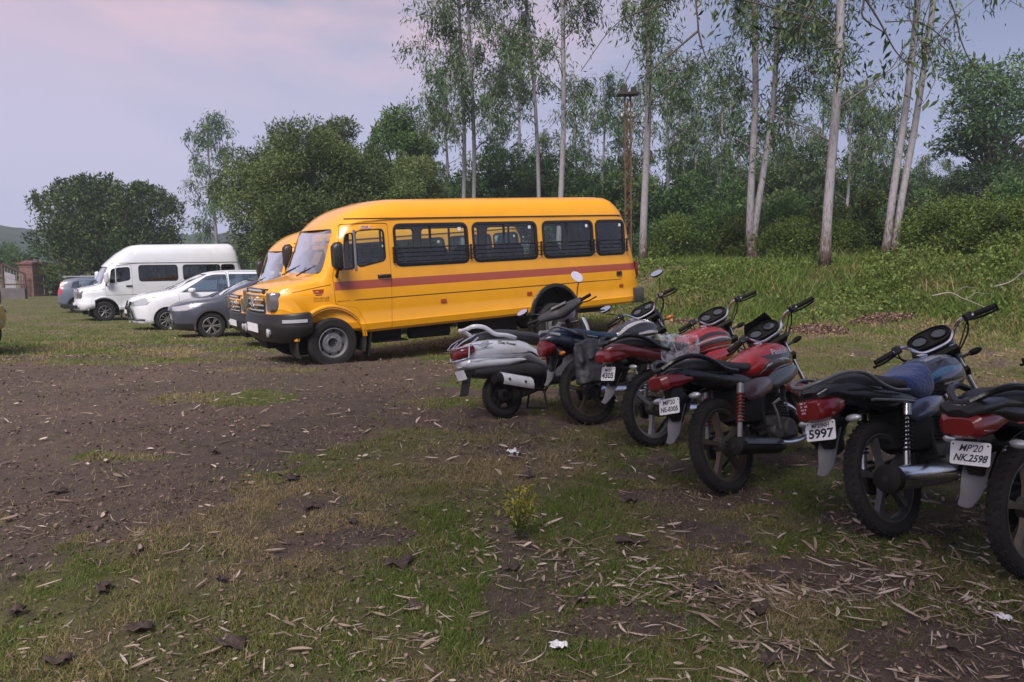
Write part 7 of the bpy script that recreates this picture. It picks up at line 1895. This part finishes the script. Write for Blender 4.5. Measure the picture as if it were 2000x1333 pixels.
def build_gate():
    bk = brick_mat(); Y = 51; rust = mat('gate_rust', (.11, .055, .045), .8, var=.3, scale=4)
    for i, (u, H, lab) in enumerate([(68, 2.35, 'square red brick gate pillar with a stepped cap, left one'), (129, 2.15, 'red brick gate pillar half hidden behind the blue grey car')]):
        x = px(u, Y + i * 1.5); y = Y + i * 1.5; root = thing('gate_pillar', lab, 'pillar', (x, y, gz(x, y) - .1), (0, 0, R(-14)))
        k = MB(); h = 0.0
        k.box((0, 0, .12), (1.24, 1.24, .34))
        z = .29
        for c in range(9):
            k.box((0, 0, z + .11), (1.10 if c % 2 else 1.14, 1.10 if c % 2 else 1.14, .218 * H / 2.35)); z += .22 * H / 2.35
        k.build('shaft', bk, root)
        k = MB(); k.box((0, 0, z + .06), (1.32, 1.32, .13)); k.box((0, 0, z + .185), (1.0, 1.0, .12), taper=.6); k.build('cap', mat('pillar_cap', (.15, .065, .06), .9, var=.2), root)
        k = MB(); k.cyl((0, 0, z + .24), (0, 0, z + .42), .06, 8); k.ell((0, 0, z + .46), (.13, .13, .11)); k.build('finial', M_DARK, root)
    # open gate leaf: steel frame with sheet and curved top rail
    x0, y0 = px(52, Y - 1), Y - 1; root = thing('metal_gate', 'rusty metal gate leaf with a sloping top standing open beside the left pillar', 'gate', (x0, y0, gz(x0, y0) + .1), (0, 0, R(205)))
    k = MB(); k.tube([(0, 0, 0), (0, 0, 1.45)], .06, 6); k.tube([(1.25, 0, 0), (1.25, 0, 2.1)], .08, 6); k.tube([(0, 0, 1.45), (.5, 0, 1.70), (.95, 0, 1.95), (1.25, 0, 2.1)], .06, 6); k.tube([(0, 0, .05), (1.25, 0, .05)], .06, 6); k.tube([(0, 0, .75), (1.25, 0, .75)], .04, 6); k.build('frame', rust, root)
    k = MB()
    for i in range(7): k.tube([(.15 + i * .16, 0, .08), (.15 + i * .16, 0, 1.45 + .07 * i)], .018, 5)
    k.build('bars', mat('gate_bars', (.30, .28, .30), .6, var=.3), root)
    k = MB(); k.prism([(.55, .1), (1.15, .1), (1.15, 1.6), (.55, 1.35)], -.012, .012); k.build('sheet', mat('gate_sheet', (.40, .38, .42), .6, var=.25, scale=6), root)
    x1, y1 = px(88, Y), Y; x2, y2 = px(120, Y + 1.5), Y + 1.5; root = thing('lattice_gate', 'thin wire lattice gate closing the gap between the two brick pillars', 'gate', (x1, y1, gz(x1, y1)), (0, 0, math.atan2(y2 - y1, x2 - x1)))
    L = math.hypot(x2 - x1, y2 - y1); k = MB(); k.tube([(0, 0, .1), (L, 0, .1)], .03, 5); k.tube([(0, 0, 1.7), (L, 0, 1.7)], .03, 5); k.tube([(0, 0, .1), (0, 0, 1.7)], .03, 5); k.tube([(L, 0, .1), (L, 0, 1.7)], .03, 5); k.build('frame', mat('gate_pale', (.30, .30, .24), .7), root)
    k = MB()
    for i in range(9): k.tube([(L * i / 9, 0, .1), (L * min(1, (i + 2.5) / 9), 0, 1.7)], .010, 4); k.tube([(L * min(1, (i + 2.5) / 9), 0, .1), (L * i / 9, 0, 1.7)], .010, 4)
    k.build('lattice', mat('gate_pale', (.30, .30, .24), .7), root)
    x, y = px(18, Y - 4), Y - 4; o = MB(); o.box((0, 0, .30), (2.2, .25, .75)); w = o.build('low_wall', mat('grey_render', (.12, .105, .11), .9, var=.2, scale=3), None); w.location = (x, y, gz(x, y)); tag(w, 'low grey rendered wall left of the open gate leaf', 'wall')

def build_pole():
    Y = 27.0; x = px(1226, Y); root = thing('utility_pole', 'rusty lattice utility pole with a small platform at its top behind the bus', 'pole', (x, Y, gz(x, Y)), (0, R(-1.2), 0)); rs = mat('pole_rust', (.15, .062, .04), .85, var=.3, scale=9)
    k = MB(); H = 5.9
    for s in (1, -1): k.box((s * .10, 0, H / 2 - .3), (.05, .07, H + .6))
    for i in range(17):
        z = i * .42; k.tube([(-.1, -.02, z), (.1, -.02, z + .40)], .016, 4)
    k.build('mast', rs, root)
    k = MB(); k.box((0, 0, H + .05), (.75, .5, .08)); k.box((-.12, 0, H + .20), (.18, .22, .26)); k.box((.20, 0, H + .17), (.16, .2, .22)); k.build('platform', mat('pole_dark', (.045, .04, .035), .8), root)
    k = MB(); k.box((0, 0, H - .75), (.5, .06, .06)); k.build('cross_arm', mat('pole_dark', (.045, .04, .035), .8), root)
    for xx in (-.21, .21): k = MB(); k.lathe([(.001, 0), (.03, 0), (.045, .05), (.025, .07), (.04, .11), (.02, .14), (.001, .14)], (xx, 0, H - .71), (0, 0, 1), 12, closed=False); k.build('insulator', M_WHITEP, root)

def build_overhead_tree():
    """the tree the photographer stands under: trunk behind the camera, boughs overhead, twigs hanging into view at the top right"""
    rng = np.random.RandomState(77); x0, y0 = 5.2, -2.6; root = thing('overhanging_tree', 'tree by the camera whose thin dark twigs and hanging leaves cross the top right sky', 'tree', (x0, y0, gz(x0, y0)))
    t = MB(); t.tube(smooth_poly([(0, 0, -.2), (.05, .1, 1.5), (-.1, .35, 3.1), (-.3, .6, 4.3)], k=4), [.30, .27, .25, .23] + [.21] * 9, 12); t.build('trunk', B_DARK, root, smooth=180)
    l = MB(); tips = []
    W = lambda u, v, Y: np.array([px(u, Y) - x0, Y - y0, 1.5 + (505 - v) / 1450 * Y * .99 - gz(x0, y0)])
    boughs = [[(-.3, .6, 4.2), (-2.2, 3.2, 5.6), tuple(W(1700, -230, 6.5)), tuple(W(1500, -190, 8))], [(-.3, .6, 4.3), (-.4, 4.2, 5.6), tuple(W(1850, -170, 7.5)), tuple(W(1760, -120, 9))],
              [(-.3, .6, 4.3), (-3.2, .6, 5.8), (-6.2, 1.6, 6.6), (-8.2, 2.4, 6.9)], [(-.3, .6, 4.2), (.9, -1.6, 5.6), (1.6, -3.4, 6.4)], [(-.3, .6, 4.3), (2.2, 1.6, 5.8), (3.8, 3.0, 6.4)], [(-.3, .6, 4.3), (-3.0, -1.6, 6.0), (-5.6, -2.6, 6.8)], [(-.3, .6, 4.3), (-2.6, 2.6, 6.2), (-5.0, 4.4, 7.0)], [(-.3, .6, 4.3), (-4.4, 3.2, 6.4), (-7.4, 4.6, 7.0), (-9.4, 4.8, 7.2)]]
    for b_ in boughs:
        p = smooth_poly(b_, k=5); n = len(p); l.tube(p, [.13 * (1 - .75 * i / (n - 1)) for i in range(n)], 8); tips.append(p)
    l.build('boughs', B_DARK, root, smooth=180)
    # twigs in view: pixel-sized polylines turned into metres once, at 7 to 9 m
    tw = MB(); LP = []
    def twig(pts, Y, r0, leafn=0, spread=.10, Y2=None):
        q = [tuple(W(u, v, Y + ((Y2 or Y) - Y) * i / max(1, len(pts) - 1))) for i, (u, v) in enumerate(pts)]; f = smooth_poly(q, k=5); n = len(f); tw.tube(f, [r0 * (1 - .7 * i / (n - 1)) + .0015 for i in range(n)], 5)
        for _ in range(leafn):
            i = rng.randint(n // 4, n); LP.append(np.array(f[i]) + rng.normal(size=3) * spread)
    twig([(1500, -190), (1400, -90), (1347, -10), (1350, 76)], 8, .022); twig([(1350, 76), (1300, 118), (1238, 168)], 8, .012, 0); twig([(1350, 76), (1358, 105), (1370, 134)], 8, .010); twig([(1347, -10), (1370, 6), (1440, 22), (1530, 45), (1585, 62)], 8, .011, 24)
    twig([(1340, -30), (1300, 20), (1200, 60), (1130, 150)], 8.2, .008); twig([(1380, -60), (1440, 10), (1465, 90), (1500, 160)], 8.3, .010, 20, .12); twig([(1640, -150), (1600, -40), (1655, 10), (1657, 50), (1700, 80)], 7.6, .016, 14)
    twig([(1655, 10), (1690, 60), (1720, 110), (1750, 140)], 7.6, .010, 8); twig([(1760, -120), (1800, -20), (1830, 45), (1845, 95), (1870, 140), (1905, 178)], 8.5, .010, 10, .06); twig([(1830, 45), (1800, 90), (1835, 130), (1838, 180)], 8.5, .006, 6, .06)
    twig([(1700, 60), (1760, 60), (1810, 90), (1838, 140)], 8.4, .006, 6); twig([(1600, -40), (1560, 30), (1540, 90), (1555, 150)], 7.8, .008, 26, .14); twig([(1700, -60), (1740, 0), (1745, 50), (1765, 90)], 7.7, .007, 22, .10)
    twig([(1838, 180), (1830, 210), (1810, 235)], 8.5, .003, 0); twig([(1870, -60), (1900, -5), (1960, -12), (2010, -8)], 8.2, .008, 8, .05); twig([(1900, -5), (1930, 20), (1968, 40)], 8.2, .003, 2, .02)
    twig([(1740, 100), (1720, 140), (1690, 165), (1680, 190)], 7.8, .005, 46, .13); twig([(1765, 90), (1790, 130), (1800, 165), (1790, 190)], 7.8, .005, 40, .12); twig([(1560, -40), (1520, 20), (1480, 60), (1470, 110)], 8.1, .008, 40, .16); twig([(1420, -40), (1400, 20), (1385, 50)], 8.1, .007, 26, .14)
    tw.build('twigs', B_DARK, root, smooth=180)
    V, F, tn = leaves(np.array(LP), .105, rng, droop=.8, width=.30); grid_mesh('hanging_leaves', V, F, L_MAN, root, {'tone': tn}, smooth=False)
    PP = []  # unseen crown on boughs spread over the camera, thickened to shade the foreground
    for p in tips:
        for i in range(3, len(p)):
            if p[i][1] + y0 > 4.6: continue
            n = 700 if p[i][1] + y0 < .3 else 200; PP.append(np.array(p[i])[None] + rng.normal(size=(n, 3)) * np.array([.85, .85, .45]) + np.array([0, 0, .35]))
    P = np.concatenate(PP); P = P[(P[:, 1] + y0 < 4.4) & (P[:, 2] > 4.3)]; V, F, tn = leaves(P, .17, rng, droop=.3, width=.4); grid_mesh('crown', V, F, L_MAN, root, {'tone': tn}, smooth=False)

def build_small_things():
    rng = np.random.RandomState(5)
    wm = mat('white_paper', (.72, .72, .74), .6, var=.08)
    for (x, y, s, lab) in [(.012, 5.70, .05, 'small crumpled white paper on the grass left of the red tanked motorbike'), (.18, 2.70, .035, 'torn white paper scrap lying among straw in the front of the photo'), (2.05, 2.95, .03, 'tiny crumpled silver foil wrapper on bare soil before the nearest motorbikes')]:
        k = MB(); n = 7; vs = [((i / (n - 1) - .5) * 2 * s + rng.normal() * s * .08, (j / (n - 1) - .5) * 1.4 * s + rng.normal() * s * .08, .012 + abs(rng.normal()) * s * .22) for i in range(n) for j in range(n)]
        k.add(vs, [(i * n + j, i * n + j + 1, (i + 1) * n + j + 1, (i + 1) * n + j) for i in range(n - 1) for j in range(n - 1)])
        o = k.build('paper_scrap', wm, None, smooth=20, solid=.001); o.location = (x, y, gz(x, y) + .006); o.rotation_euler = (0, 0, rng.rand() * 6); tag(o, lab, 'litter')
    # weed with yellow tips in the middle of the grass
    x, y = .035, 3.85; root = thing('yellow_weed', 'spindly weed with yellow green tips standing alone in the middle grass', 'plant', (x, y, gz(x, y))); k = MB(); LP = []; TP = []
    for i in range(9):
        a = rng.rand() * 6.28; h = .16 + .14 * rng.rand(); e_ = (math.cos(a) * .10 * rng.rand() + .0, math.sin(a) * .10 * rng.rand(), h); p = smooth_poly([(0, 0, 0), (e_[0] * .4, e_[1] * .4, h * .5), e_], k=4); k.tube(p, .0022, 4)
        for q in p[3:]:
            for _ in range(5): LP.append(np.array(q) + rng.normal(size=3) * .016); TP.append(min(1, q[2] / .24 + .15 * rng.rand()))
    k.build('stems', mat('weed_stem', (.05, .055, .02), .7), root)
    V, F, tn = leaves(np.array(LP), .032, rng, droop=-.3, width=.35, tone=np.array(TP)); grid_mesh('foliage', V, F, leaf_material('yellow_weed_leaf', (.03, .06, .01), (.10, .14, .02), (.38, .33, .04)), root, {'tone': tn}, smooth=False)
    # heaps of raked brown leaves at the foot of the bank
    pm = mat('heap_brown', (.13, .075, .055), .9, var=.5, scale=25, bump=1.0, bscale=30)
    for (u, Y, rx, ry, h, lab) in [(1598, 13.6, .55, .30, .13, 'heap of raked brown leaves behind the handlebar of the red tanked motorbike'), (1728, 14.6, .62, .30, .12, 'second low heap of brown leaves, farther right below the twin white stems'), (1345, 15.6, .35, .2, .06, 'small patch of brown raked leaves right of the bus rear end')]:
        x = px(u, Y); root = thing('leaf_heap', lab, 'leaf heap', (x, Y, gz(x, Y))); vs = []; nr, na = 8, 30
        for i in range(nr + 1):
            for j in range(na):
                q = i / nr; a = 2 * math.pi * j / na; w_ = 1 + .22 * math.sin(3 * a + Y) + .12 * math.sin(7 * a); X_, Y_ = rx * q * w_ * math.cos(a), ry * q * w_ * math.sin(a); vs.append((X_, Y_, h * (1 - q * q) * (.8 + .4 * rng.rand()) - .02 * q + gz(x + X_, Y + Y_) - gz(x, Y)))
        k = MB(); k.add(vs, [(i * na + j, i * na + (j + 1) % na, (i + 1) * na + (j + 1) % na, (i + 1) * na + j) for i in range(nr) for j in range(na)]); k.build('mound', pm, root, smooth=180)
        n = 1500; q = np.sqrt(rng.rand(n)); a = rng.rand(n) * 6.283; X_, Y_ = rx * q * np.cos(a) * 1.12, ry * q * np.sin(a) * 1.12
        P = np.stack([X_, Y_, h * (1 - q * q) + .01 + height(x + X_, Y + Y_) - gz(x, Y)], 1); V, F, tn = leaves(P, .055, rng, droop=0, width=.5, flat=.6); grid_mesh('dead_leaves', V, F, leaf_material('heap_leaf', (.05, .03, .025), (.16, .09, .07), (.36, .25, .19), .05), root, {'tone': tn}, smooth=False)
    # bare fallen branch on the right of the bank
    for (pts, lab) in [([(1820, 578, 13.2), (1855, 572, 13.2), (1880, 583, 13.0), (1905, 592, 12.8), (1950, 612, 12.6)], 'bare pale fallen branch lying on the bank above the blue motorbike'), ([(1940, 560, 13.6), (1975, 548, 13.6), (2000, 520, 13.5), (1998, 500, 13.5)], 'thin dry branch sticking up from the weeds at the right edge')]:
        k = MB(); q = [(px(u, Y), Y, max(1.5 + (505 - v) / 1450 * Y, gz(px(u, Y), Y) + .04)) for u, v, Y in pts]; o0 = q[0]; q = [(a - o0[0], b - o0[1], c - o0[2]) for a, b, c in q]; f = smooth_poly(q, k=4); k.tube(f, [.016 * (1 - .6 * i / len(f)) for i in range(len(f))], 6)
        for i in (5, 9): k.tube([f[i], (f[i][0] + .2, f[i][1] + .05, f[i][2] + .12), (f[i][0] + .42, f[i][1], f[i][2] + .10)], [.009, .006, .003], 5)
        o = k.build('fallen_branch', mat('dry_wood', (.22, .19, .17), .8, var=.2), None, smooth=180); o.location = o0; tag(o, lab, 'branch')

def build_haze():
    m = bpy.data.materials.new('air'); m.use_nodes = True; n, l = m.node_tree.nodes, m.node_tree.links; n.clear()
    o = n.new('ShaderNodeOutputMaterial'); v = n.new('ShaderNodeVolumePrincipled'); v.inputs['Color'].default_value = (.80, .86, .95, 1); v.inputs['Density'].default_value = HAZE; v.inputs['Anisotropy'].default_value = .2
    l.new(v.outputs[0], o.inputs['Volume'])
    k = MB(); k.box((0, 150, 11.0), (760, 420, 28)); h = k.build('haze', m, None, smooth=0); h['kind'] = 'stuff'
HAZE = .0013

# ================================================================== the place
build_hills()
build_gate()
build_pole()
plant_trees()
build_overhead_tree()
bus1 = make_bus('long yellow school bus parked nearest the motorbikes, whole side in view', .231, 13.584, 3.748, 'yellow school buses')
bus2 = copy_tree(bus1); tag(bus2, 'yellow school bus half hidden behind the nearer one, only its nose and cab showing', 'bus')
bus2.location, bus2.rotation_euler = on_ground(-1.62, 17.86, 3.728, 4.02)
bus3 = copy_tree(bus1); tag(bus3, 'yellow bus of which only a sliver of nose enters at the left edge', 'bus')
bus3.location, bus3.rotation_euler = on_ground(-13.70, 12.7, R(-6), 4.02)
_pale = mat('faded_yellow', (.62, .47, .13), .45, dust=.2)
for ch in bus3.children:
    if ch.name.startswith('front_bumper'):
        ch.material_slots[0].link = 'OBJECT'; ch.material_slots[0].material = _pale
make_white_van()
make_car('people_carrier', 'white people carrier with pale bluish windows between white van and dark hatchback', -8.34, 24.1, R(213), MPVP, paint('pearl_white', (.74, .75, .80), rough=.25, dust=.05))
HATP['mirm'] = M_BLACK
h1, _, _ = make_car('hatchback', 'dark grey hatchback next to the yellow buses', -5.65, 20.46, R(208), HATP, paint('graphite_paint', (.055, .06, .085), (0, .40, 99, (.015, .015, .017)), rough=.3, dust=.06))
P3 = dict(HATP); P3['rails'] = (1.4, -.45); P3['lamps'] = [HATP['lamps'][0], ('tail_lamp', [(-.46, 1.36), (-.8, 1.36), (-.85, .82), (-.62, .84)], mat('tail_red', (.55, .02, .03), .2, coat=1.0))]
make_car('small_car', 'blue grey car with a tall red tail lamp, left of the white van', -19.40, 33.2, R(28), P3, paint('slate_paint', (.13, .15, .21), rough=.3, dust=.06))
P4 = dict(P3); P4['glass'] = M_GLASSD
make_car('small_car', 'white car mostly hidden behind the nose of the white van', -19.85, 35.3, R(28), P4, paint('white_paint', (.74, .75, .80)))
row_of_bikes()
make_scooter(-.06, 6.92, .66, .25, .60)
build_small_things()
build_litter()
build_grass()
build_haze()
